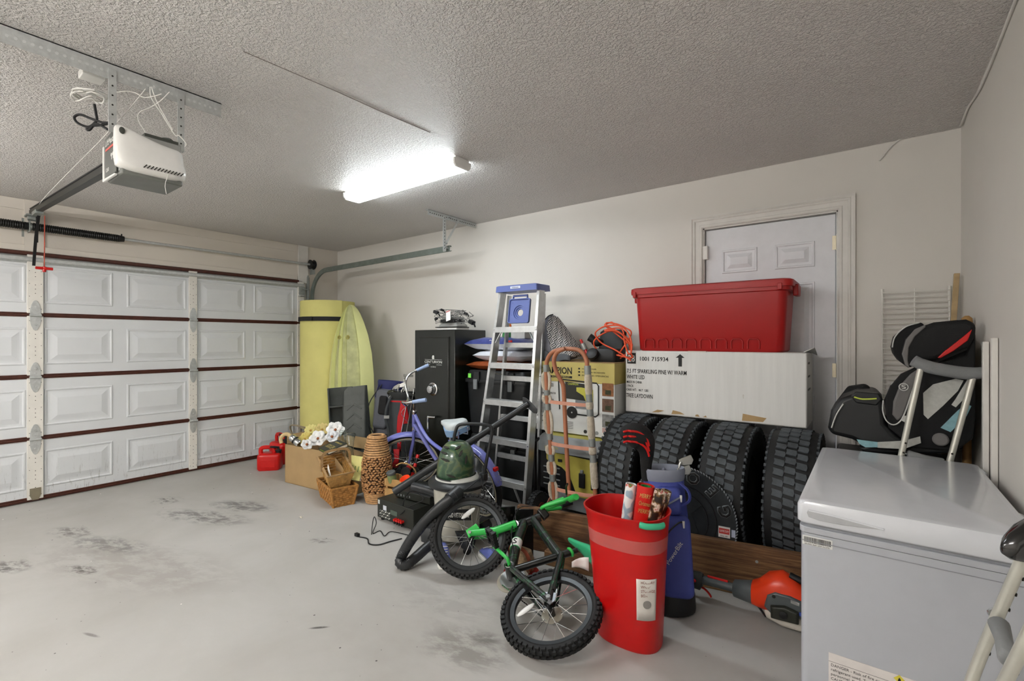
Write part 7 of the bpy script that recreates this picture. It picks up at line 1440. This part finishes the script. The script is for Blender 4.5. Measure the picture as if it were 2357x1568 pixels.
dm = Lx+.158; MB().prism([(0, -.014), (.014, 0), (0, .014), (-.014, 0)], .0014, fl_(dm+.02, Lz-.012)).build('warning_diamond', mat('warn_yellow', 'c2b43a', .5), fz); MB().prism([(-.004, -.006), (.004, -.006), (.003, .001), (0, .006), (-.003, .0)], .002, fl_(dm+.02, Lz-.012)).build('flame_icon', M_ink, fz)
# ================================================================ string trimmer on the floor
M_to = mat('trimmer_orange', 'dd3a12', .32, var=.05); M_tg = mat('trimmer_grey', '4e5455', .42); M_tank = mat('tank_white', 'd6d0c4', .35, var=.05)
E0 = Vector(P(1792, 1392, d=2.32)); S0 = Vector(P(1640, 1352, d=2.50)); dS = (S0-E0).normalized(); base_ = Vector((E0.x, E0.y, 0)); E0.z += .026; S0.z += .026
tz = thing('string_trimmer', 'orange and grey petrol string trimmer lying beside the freezer', 'trimmer', T=tr(base_)); R0 = VR; lz = Vector((0, 0, 1))
w_ = lambda u, v, d: Vector(P(u, v, d=d))-base_
ax = -dS; upv = (lz-ax*lz.dot(ax)).normalized(); sd_ = ax.cross(upv)   # ax points right along the engine
def ering(o_, c_, ry, rz_, n=16, e=2.6): return [o_+c_ + sd_*ry*abs(math.cos(t_))**(2/e)*math.copysign(1, math.cos(t_)) + upv*rz_*abs(math.sin(t_))**(2/e)*math.copysign(1, math.sin(t_)) for t_ in [2*PI*i/n for i in range(n)]]
ec_ = E0-base_
mb = MB(); mb.loft([ering(ec_, ax*-.115+upv*.005, .052, .055), ering(ec_, ax*-.085+upv*.01, .060, .066), ering(ec_, ax*-.04+upv*.03, .068, .092), ering(ec_, ax*.02+upv*.045, .07, .098), ering(ec_, ax*.07+upv*.03, .068, .088), ering(ec_, ax*.125+upv*.01, .06, .066), ering(ec_, ax*.15, .04, .045)]); mb.build('engine_cover', M_to, tz, smooth=60)
mb = MB(); mb.loft([ering(ec_, ax*-.205, .030, .030), ering(ec_, ax*-.20, .036, .040), ering(ec_, ax*-.15+upv*.002, .044, .048), ering(ec_, ax*-.112+upv*.004, .05, .053)]); mb.build('clutch_housing', M_tg, tz, smooth=60)
fn = Vector((-VF.x, -VF.y, 0)); fn = (fn-ax*fn.dot(ax)).normalized(); fu_ = fn.cross(ax)*-1
if fu_.z < 0: fu_ = -fu_
mb = MB(); Tg = basis(ec_+fn*.055, ax, fu_, fn); mb.loft([[Tg @ Vector((x*s+.03, y*s+.012, z)) for x, y in ((-.085, -.03), (-.07, .03), (-.035, .052), (.03, .05), (.075, .035), (.08, -.045), (-.06, -.055))] for s, z in ((1, 0), (1, .012), (.9, .02))]); mb.build('side_cover', M_tg, tz, smooth=40, bevel=.003)
mb = MB(); mb.loft([[Tg @ Vector((x*s+.035, y*s-.018, z)) for x, y in ((-.06, .02), (.0, .034), (.058, .02), (.056, -.035), (-.06, -.038))] for s, z in ((1, .018), (1, .032), (.85, .042))]); mb.build('air_filter_box', mat('filter_black', '25271f', .45), tz, smooth=40, bevel=.003)
mb = MB(); mb.lathe([(.016, 0), (.018, .008), (.008, .011)], 18, T=Tg @ tr(.03, -.02, .040)); mb.build('filter_knob', M_blackp, tz); MB().prism([(0, 0), (.035, -.006), (.035, -.022), (0, -.016)], .002, Tg @ tr(.06, .05, .018)).build('spec_sticker', M_cw, tz)
MB().cyl(Tg @ Vector((-.01, .045, .018)), Tg @ Vector((-.01, .045, .022)), .008, n=14).build('primer_hole', M_hole, tz); MB().cyl(Tg @ Vector((.10, -.005, .018)), Tg @ Vector((.10, -.005, .026)), .009, n=14).build('choke_knob', mat('choke_blue', '3a4fa0', .4), tz)
mb = MB(); rings = []
for x, ry, rz_, dz in ((-.085, .02, .025, -.052), (-.07, .045, .036, -.062), (0, .062, .042, -.072), (.07, .062, .044, -.072), (.12, .052, .042, -.062), (.145, .025, .028, -.05)): rings.append(ering(ec_, ax*(x+.02)+upv*dz, ry, rz_, e=2.4))
mb.loft(rings); mb.build('fuel_tank', M_tank, tz, smooth=60)
mb = MB(); mb.cyl(ec_+ax*.14+fn*.03-upv*.03, ec_+ax*.16+fn*.06-upv*.03, .024, n=18); mb.build('fuel_cap', M_blackp, tz); mb = MB(); mb.tube([ec_+ax*.05+upv*.13, ec_+ax*.12+upv*.11, ec_+ax*.15+upv*.06], .016, 8); mb.build('starter_handle', M_blackp, tz, smooth=60)
mb = MB(); mb.tube([ec_+ax*-.10-upv*.05, ec_+ax*-.06-upv*.10, ec_+ax*.0-upv*.112, ec_+ax*.1-upv*.115], .006, 6); mb.build('tank_guard', M_blackp, tz)
sh0 = ec_-ax*.20; mb = MB(); mb.cyl(sh0, sh0-ax*.16, .022, n=14); mb.build('rear_grip', M_tg, tz); mb = MB(); mb.tube([sh0-ax*.03+upv*.024, sh0-ax*.13+upv*.026], .006, 6); mb.build('lockout_lever', M_red, tz)
mb = MB(); mb.cyl(sh0-ax*.16, sh0-ax*.62+Vector((0, 0, .02)), .0125, n=12); mb.build('shaft', M_alu, tz)
mb = MB(); hc2 = sh0-ax*.19; mb.loft([ering(hc2, ax*-.035, .022, .026), ering(hc2, ax*-.03-upv*.008, .032, .042), ering(hc2, ax*.02-upv*.01, .034, .046), ering(hc2, ax*.035, .024, .03)]); mb.build('throttle_housing', mat('throttle_black', '2e3130', .42), tz, smooth=50)
mb = MB(); mb.tube(smooth_path([hc2+ax*.02-upv*.04, hc2+ax*.04-upv*.045, hc2+ax*.06-upv*.06, hc2+ax*.075-upv*.08], 4), .006, 6, flat=(1.4, .7)); mb.build('throttle_trigger', M_red, tz); mb = MB(); mb.ball(tuple(hc2+fn*.032), .009, 10, 6); mb.build('stop_switch', M_red, tz)
# ================================================================ crutches
M_crp = mat('crutch_pad', '7d7f80', .7, bump=.2, bs=200); M_cra = mat('crutch_aluminium', 'c9c8be', .4, metal=.55, var=.06)
def crutch(T, label, top=1.28, hz_=.86):
    o = thing('crutch', label, 'crutch', T=T)
    MB().tube(smooth_path([(-.125, 0, top+.012), (-.06, 0, top-.006), (.06, 0, top-.006), (.125, 0, top+.01)], 4), [.026]*3+[.028]*7+[.026]*3, 14, flat=(.8, 1)).build('underarm_pad', M_crp, o, smooth=60)
    for s_ in (-1, 1):
        tbp = smooth_path([(s_*.092, 0, top-.01), (s_*.088, 0, top-.3), (s_*.078, 0, .62), (s_*.05, 0, .48), (s_*.022, 0, .40), (s_*.018, 0, .30)], 5); tb1 = MB().tube(tbp, .0125, 12).build('side_tube', M_cra, o, smooth=60)
        for k in range(7):
            z = .64+k*.045; xx = s_*(.078+(z-.62)*.02); MB().cyl((xx, -.0135, z), (xx, -.012, z), .0045, n=8).build('adjust_hole', M_hole, tb1)
    MB().cyl((0, 0, .03), (0, 0, .44), .0115, n=12).build('lower_tube', M_cra, o); MB().lathe([(.022, 0), (.026, .01), (.02, .04), (.016, .06)], 16).build('rubber_tip', M_crp, o)
    MB().lathe([(.017, -.065), (.020, -.06), (.016, 0), (.02, .06), (.017, .065)], 16, T=tr(0, 0, hz_) @ rot(y=90)).build('hand_grip', M_crp, o, smooth=60); MB().cyl((-.095, 0, hz_), (.10, 0, hz_), .005, n=8).build('grip_bolt', M_steel, o)
    MB().torus((.1, 0, hz_), (1, 0, 0), .012, .004, 12, 6).build('wing_nut', M_steel, o); return o
cA = Vector(P(2208, 850, y=-.785)); rollA = 11
crutch(tr(cA-Vector((.04, 0, 0))) @ basis((0, 0, 0), VR, VF, (0, 0, 1)) @ rot(z=-26, y=rollA, x=-1) @ tr(0, 0, -1.28), 'grey padded aluminium crutch standing behind the chest freezer')
q0 = Vector(P(2250, 1520, d=1.20)); q1 = Vector(P(2345, 1310, d=1.12)); dz_ = (q1-q0).normalized(); ft0 = q0-dz_*(q0.z/dz_.z)
Xc = (VR-dz_*VR.dot(dz_)).normalized(); Tc = basis(ft0, Xc, dz_.cross(Xc), dz_) @ rot(z=53)
mid_ = (q0+q1)/2; crutch(Tc @ tr(-.085, 0, 0), 'aluminium crutch with grey hand grip leaning in front of the chest freezer', top=1.2, hz_=.74)
bp0 = Vector(P(2352, 1244, d=1.10)); bs_ = thing('black_saddle_cover', 'glossy black rounded shell with an orange dot hung by the crutch at the freezer', 'shell', T=tr(bp0))
mb = MB(); mb.loft([[bp0*0+VR*(-.045+.16*t_)+VF*(w2*math.cos(a_))+Vector((0, 0, .02*t_+hh2*math.sin(a_)-.02*(1-t_))) for a_ in [2*PI*i/16 for i in range(16)]] for t_, w2, hh2 in ((0, .006, .012), (.12, .022, .03), (.35, .04, .046), (.7, .055, .056), (1, .06, .06))]); mb.build('shell', mat('gloss_black', '0c0c0d', .12, coat=1), bs_, smooth=70)
MB().ball(tuple(VR*.0-VF*.036+Vector((0, 0, -.004))), (.006, .006, .008), 10, 6).build('orange_dot', mat('amber', 'e08a1c', .3), bs_)
# ================================================================ corner behind the freezer
M_wire = mat('wire_white', 'd6d4cc', .4, var=.03); x0, x1 = P(2031, 700, y=-.045).x, P(2186, 700, y=-.045).x
ws = thing('wire_shelf', 'white wire shelf panel stood on end in the corner by the house door', 'shelf', ((x0+x1)/2, -.045, 0)); hw = (x1-x0)/2
for x in (-hw, 0, hw): MB().cyl((x, 0, .005), (x, 0, 1.695), .006 if x else .0045, n=8).build('long_rod', M_wire, ws)
wm = None
for k in range(54):
    z = .06+k*.0305
    if wm is None: wm = MB().cyl((-hw, -.006, 0), (hw, -.006, 0), .003, n=6).build('wire', M_wire, ws); wm.location.z = z
    else: c_ = wm.copy(); COL.objects.link(c_); c_.parent = ws; c_.location.z = z
for x in (-hw, hw): MB().cyl((x, 0, 1.62), (x, 0, 1.70), .008, n=10).build('rod_cap', M_wire, ws)
pk = thing('wooden_lath', 'bare pine lath leaning in the corner behind the wire shelf', 'lath', T=tr(6.045, -.16, 0) @ rot(y=3.2, x=-3)); MB().b2((-.010, -.012, 0), (.014, .012, 1.77)).build('lath', mat('pine_pale', 'b39a72', .7, var=.15, vs=20), pk, bevel=.002); MB().cyl((0, -.013, 1.5), (0, -.010, 1.5), .004, n=8).build('nail', M_galvd, pk)
sv = Vector((6.14, -.46, 1.50)); shv = thing('wooden_tool_handle', 'rounded wooden tool handle standing against the right wall behind the car seat', 'tool', T=tr(sv.x, sv.y, 0)); MB().lathe([(.017, 0), (.017, sv.z-.06), (.022, sv.z-.02), (.020, sv.z), (.008, sv.z+.012)], 14).build('handle', mat('ash_wood', 'a9824e', .6, var=.15), shv, smooth=60); MB().cyl((0, 0, .0), (0, 0, .2), .02, n=12).build('ferrule', M_galvd, shv)
for i, (u, w2, zt_, lb) in enumerate(((2266, .04, 1.385, 'wide white trim board leaning on the right wall beside the crutch'), (2287, .014, 1.40, 'thin white trim strip leaning on the right wall'))):
    p = Vector(P(u, 900, x=6.155)); o = thing('trim_board', lb, 'board', T=tr(p.x, p.y, 0)); MB().b2((-.006, -w2/2, 0), (.012, w2/2, zt_)).build('board', M_trimw, o, bevel=.002); MB().b2((-.0075, -w2/2+.004, 0), (-.006, -w2/2+.01, zt_)).build('moulded_edge', M_trimw, o)
# storage bin that carries the car seat
cbn2 = thing('storage_chest', 'black storage chest behind the freezer carrying the car seat', 'chest', (5.86, -.46, 0)); MB().b2((-.25, -.27, 0), (.24, .24, .70)).build('chest_body', M_tote, cbn2, bevel=.015); MB().b2((-.255, -.275, .70), (.245, .245, .775)).build('chest_lid', M_tote, cbn2, bevel=.015)
for x in (-.12, .12): MB().b2((x-.02, -.285, .66), (x+.02, -.272, .73)).build('latch', M_tote_l, cbn2, bevel=.003)
# ---- child car seat, side on
M_csb = mat('seat_black_fabric', '0d0e0f', .8, var=.2, bump=.3, bs=220); M_csp = mat('seat_black_plastic', '131517', .45, var=.1); M_csg = mat('seat_grey_fabric', '6a6866', .75, bump=.2, bs=220); M_csw = mat('piping_white', 'c9c9c4', .6); M_lbl = mat('seat_label', 'b9bab4', .5, var=.1, vs=60)
YN = -.70; car = thing('child_car_seat', 'black and grey child car seat with red accents behind the chest freezer', 'car seat', (5.86, -.48, .777))
def pxp(poly, y0, th, name, m, bev=.02, seg=3, sub=0, parent=None):
    """outline traced on the seat's near side plane y0, given real thickness th away from the viewer"""
    pts = [Vector(P(u, v, y=y0)) for u, v in poly]
    for p in pts: p.x = min(p.x, 6.14)
    n = len(pts); mb = MB(); mb.add(pts+[p+Vector((0, th, 0)) for p in pts], [tuple(range(n)), tuple(range(2*n-1, n-1, -1))]+[(i, n+i, n+(i+1) % n, (i+1) % n) for i in range(n)]); return mb.build(name, m, parent or car, world=True, bevel=bev, seg=seg, smooth=50)
pxp([(2035, 925), (2050, 890), (2075, 862), (2110, 846), (2160, 838), (2225, 820), (2268, 768), (2280, 790), (2276, 880), (2262, 960), (2240, 1010), (2200, 1040), (2100, 1030), (2045, 985)], YN, .07, 'side_shell', M_csb, .022)
pxp([(2035, 925), (2050, 890), (2075, 862), (2110, 846), (2160, 838), (2225, 820), (2268, 768), (2280, 790), (2276, 880), (2262, 960), (2240, 1010), (2200, 1040), (2100, 1030), (2045, 985)], YN+.37, .07, 'side_shell', M_csb, .022)
pxp([(2120, 850), (2240, 800), (2275, 790), (2272, 880), (2255, 960), (2215, 1035), (2080, 1030), (2060, 1000), (2150, 985), (2180, 920)], YN+.05, .34, 'seat_pad', M_csb, .02)
pxp([(1905, 985), (1912, 945), (1935, 918), (1970, 905), (2015, 906), (2033, 925), (2038, 975), (2060, 1000), (2110, 1030), (2080, 1040), (2000, 1032), (1960, 1012), (1912, 1000)], YN, .44, 'seat_base', M_csp, .022)
pxp([(1925, 925), (1950, 892), (1990, 886), (2005, 895), (2000, 925), (1960, 960), (1925, 970)], YN+.30, .12, 'far_armrest', M_csb, .015)
pxp([(1958, 912), (1970, 902), (2022, 906), (2030, 920), (2018, 934), (1970, 928)], YN-.008, .09, 'cup_holder', M_csp, .006); MB().tube(smooth_path([Vector(P(u, v, y=YN-.014)) for u, v in ((1966, 914), (1985, 919), (2018, 918))], 4), .004, 6).build('lime_trim', mat('lime', 'b9c84a', .4), car, world=True)
pxp([(2054, 800), (2060, 775), (2085, 752), (2120, 742), (2128, 748), (2098, 775), (2086, 805), (2088, 838), (2092, 848), (2070, 832), (2058, 815)], YN+.06, .30, 'headrest_cushion', M_csb, .012)
pxp([(2075, 812), (2085, 780), (2110, 756), (2150, 742), (2225, 735), (2248, 745), (2246, 775), (2230, 800), (2160, 826), (2110, 836), (2094, 850), (2082, 840)], YN-.03, .06, 'headrest_wing', M_csb, .022); pxp([(2075, 812), (2085, 780), (2110, 756), (2150, 742), (2225, 735), (2248, 745), (2246, 775), (2230, 800), (2160, 826), (2110, 836), (2094, 850), (2082, 840)], YN+.36, .06, 'headrest_wing', M_csb, .022)
pxp([(2076, 815), (2085, 782), (2106, 758), (2128, 748), (2132, 752), (2106, 775), (2092, 800), (2090, 830), (2094, 848), (2084, 842)], YN-.036, .02, 'grey_edge', M_csg, .006)
pxp([(2158, 824), (2175, 808), (2205, 785), (2238, 758), (2228, 784), (2195, 808), (2165, 825)], YN-.038, .012, 'red_accent', M_red, .003)
pxp([(2054, 955), (2056, 925), (2070, 890), (2095, 862), (2116, 848), (2108, 880), (2090, 930), (2080, 958), (2066, 970)], YN-.012, .03, 'grey_insert', M_csg, .008)
for pts in (((2033, 922), (2032, 945), (2040, 968), (2056, 978), (2072, 970), (2085, 945), (2100, 900), (2118, 847)), ((1914, 985), (1925, 955), (1941, 930)), ((2054, 800), (2060, 776), (2084, 753), (2116, 743))): MB().tube(smooth_path([Vector(P(u, v, y=YN-.018 if pts[0][0] != 2054 else YN+.055)) for u, v in pts], 5), .003, 6).build('white_piping', M_csw, car, world=True)
for poly, m, nm, y in (([(2125, 905), (2148, 885), (2200, 872), (2218, 876), (2205, 900), (2170, 935), (2136, 965), (2126, 955)], M_lbl, 'warning_label', YN-.004), ([(2190, 932), (2200, 918), (2228, 872), (2243, 874), (2222, 915), (2200, 938)], M_lbl, 'narrow_label', YN-.004), ([(2165, 985), (2205, 945), (2225, 930), (2236, 935), (2225, 958), (2188, 995)], mat('label_teal', '86b0b8', .5, var=.15, vs=40), 'teal_label', YN-.004), ([(2040, 925), (2052, 880), (2078, 876), (2076, 890), (2062, 925)], M_lbl, 'instruction_tag', YN+.046), ([(2074, 968), (2080, 957), (2094, 958), (2090, 976)], M_lbl, 'small_tag', YN-.02), ([(1972, 1012), (2020, 1018), (2020, 1030), (1992, 1030), (1978, 1022)], mat('label_teal', '86b0b8', .5, var=.15, vs=40), 'base_label', YN-.02), ([(2020, 1018), (2080, 1015), (2118, 1005), (2120, 1020), (2080, 1034), (2020, 1031)], M_lbl, 'base_label', YN-.02)): pxp(poly, y, .004, nm, m, 0)
lg = Vector(P(2080, 891, y=YN-.016)); MB().torus(tuple(lg), (0, 1, 0), .017, .0022, 24, 6).build('logo_ring', M_csw, car, world=True); MB().tube(smooth_path([lg+Vector((a_, -.001, c_)) for a_, c_ in ((.007, .009), (-.004, .009), (-.006, .004), (.005, -.001), (.006, -.006), (-.006, -.009))], 4), .002, 6).build('logo_mark', M_csw, car, world=True)
pxp([(2060, 1022), (2140, 1008), (2190, 1000), (2185, 1045), (2070, 1046), (1990, 1044), (1975, 1030)], YN+.03, .36, 'rocker_base', M_csp, .012)
MB().cyl(Vector(P(2165, 1012, y=YN-.03)), Vector(P(2165, 1012, y=YN+.0)), .03, n=20).build('recline_knob', M_csg, car, world=True, bevel=.006)
# ================================================================ oddments on the floor behind the green bicycle
for i, (u, v, d, w2, h2, lb) in enumerate(((1168, 1195, 3.12, .11, .15, 'thin black panel leaning between the bicycles'), (1207, 1205, 3.02, .115, .17, 'black square plate leaning on the end of the timber beam'))):
    p = Vector(P(u, v, d=d)); o = thing('metal_plate', lb, 'plate', T=cam_basis(Vector((p.x, p.y, 0)), lean=4, yaw=10-14*i)); zc = p.z
    MB().b2((-w2/2, -.006, 0), (w2/2, .006, zc+h2/2)).build('panel_sheet', mat('panel_black', '0f1110', .25, coat=.4), o, bevel=.002); MB().cyl((.03, -.0062, zc+.02), (.03, -.008, zc+.02), .008, n=10).build('screw_hole', M_hole if not i else mat('rust_dot', 'a05a3c', .6), o)
rp = Vector(P(1200, 1290, d=2.78)); rp.z = 0
tr_ = thing('red_base_block', 'round red base with a gritty tan block on top beside the timber', 'base weight', T=tr(rp)); MB().lathe([(.10, 0), (.105, .008), (.105, .03), (.085, .04), (.02, .042)], 32).build('red_dish', mat('dish_red', '9c1a16', .5, var=.2), tr_)
mb = MB(); mb.loft([[(x, y, z) for x, y in rrect(.13*s, .11*s, .03, 3)] for s, z in ((1, .042), (1.05, .10), (.85, .155), (.55, .165))]); mb.build('stone_block', mat('grit_tan', 'a08a6c', .9, var=.35, vs=60, bump=.6, bs=120), tr_, smooth=40)
MB().tube(smooth_path([(-.06, 0, .04), (-.075, -.02, .12), (-.05, -.03, .175), (.04, -.03, .175), (.075, -.02, .11), (.06, 0, .04)], 4), .012, 6, flat=(1, .5)).build('rusty_strap', mat('rust_strap', '7a3a22', .7, var=.3), tr_)
M_shoe = mat('shoe_blue', '6470b8', .6, var=.1); M_sole = mat('shoe_sole', 'd8d6cf', .6)
def shoe(T, lb):
    o = thing('kids_sneaker', lb, 'shoe', T=T, group=None); mb = MB(); rings = []; rs2 = []
    for x, w2, h2 in ((-.10, .022, .05), (-.095, .034, .085), (-.05, .037, .095), (-.01, .036, .085), (.04, .040, .06), (.08, .042, .05), (.108, .034, .042), (.118, .016, .03)): rings.append([(x, y*w2, z) for y, z in ((-1, .022), (-.95, h2*.6), (-.55, h2), (.55, h2), (.95, h2*.6), (1, .022))]); rs2.append([(x*1.02, y*(w2+.004), z) for y, z in ((-1, 0), (-1, .022), (1, .022), (1, 0))])
    mb.loft(rings); mb.build('upper', M_shoe, o, sub=1, smooth=70); MB().loft(rs2).build('sole', M_sole, o, bevel=.004)
    for k in range(4): MB().tube([(.0+.018*k, -.022, .088-.009*k), (.0+.018*k, .022, .088-.009*k)], .003, 6).build('lace', M_sole, o)
    MB().tube([(-.06, -.041, .05), (-.02, -.041, .04), (.03, -.044, .05)], .004, 6).build('side_stripe', M_sole, o)
p1 = Vector(P(1126, 1222, d=2.96)); p1.z = 0; p2 = Vector(P(1022, 1285, d=2.98)); p2.z = 0
shoe(tr(p1+VF*.02) @ rot(z=150), 'blue and white sneaker beside the vacuum drum seen through the front wheel spokes'); shoe(tr(p2) @ rot(z=-40), 'blue sneaker on the floor at the caster foot of the vacuum')
pp = thing('paper_scrap', 'curled scrap of white paper on the concrete floor', 'paper', T=tr(Vector(P(692, 1192)))); MB().grid(4, 2, lambda u, v: (-.02+.04*u, -.008+.016*v, .002+.006*math.sin(PI*u))).build('paper', M_page, pp, solid=.0008); MB().b2((-.018, -.001, .0035), (-.016, .001, .0045)).build('staple', M_steel, pp)
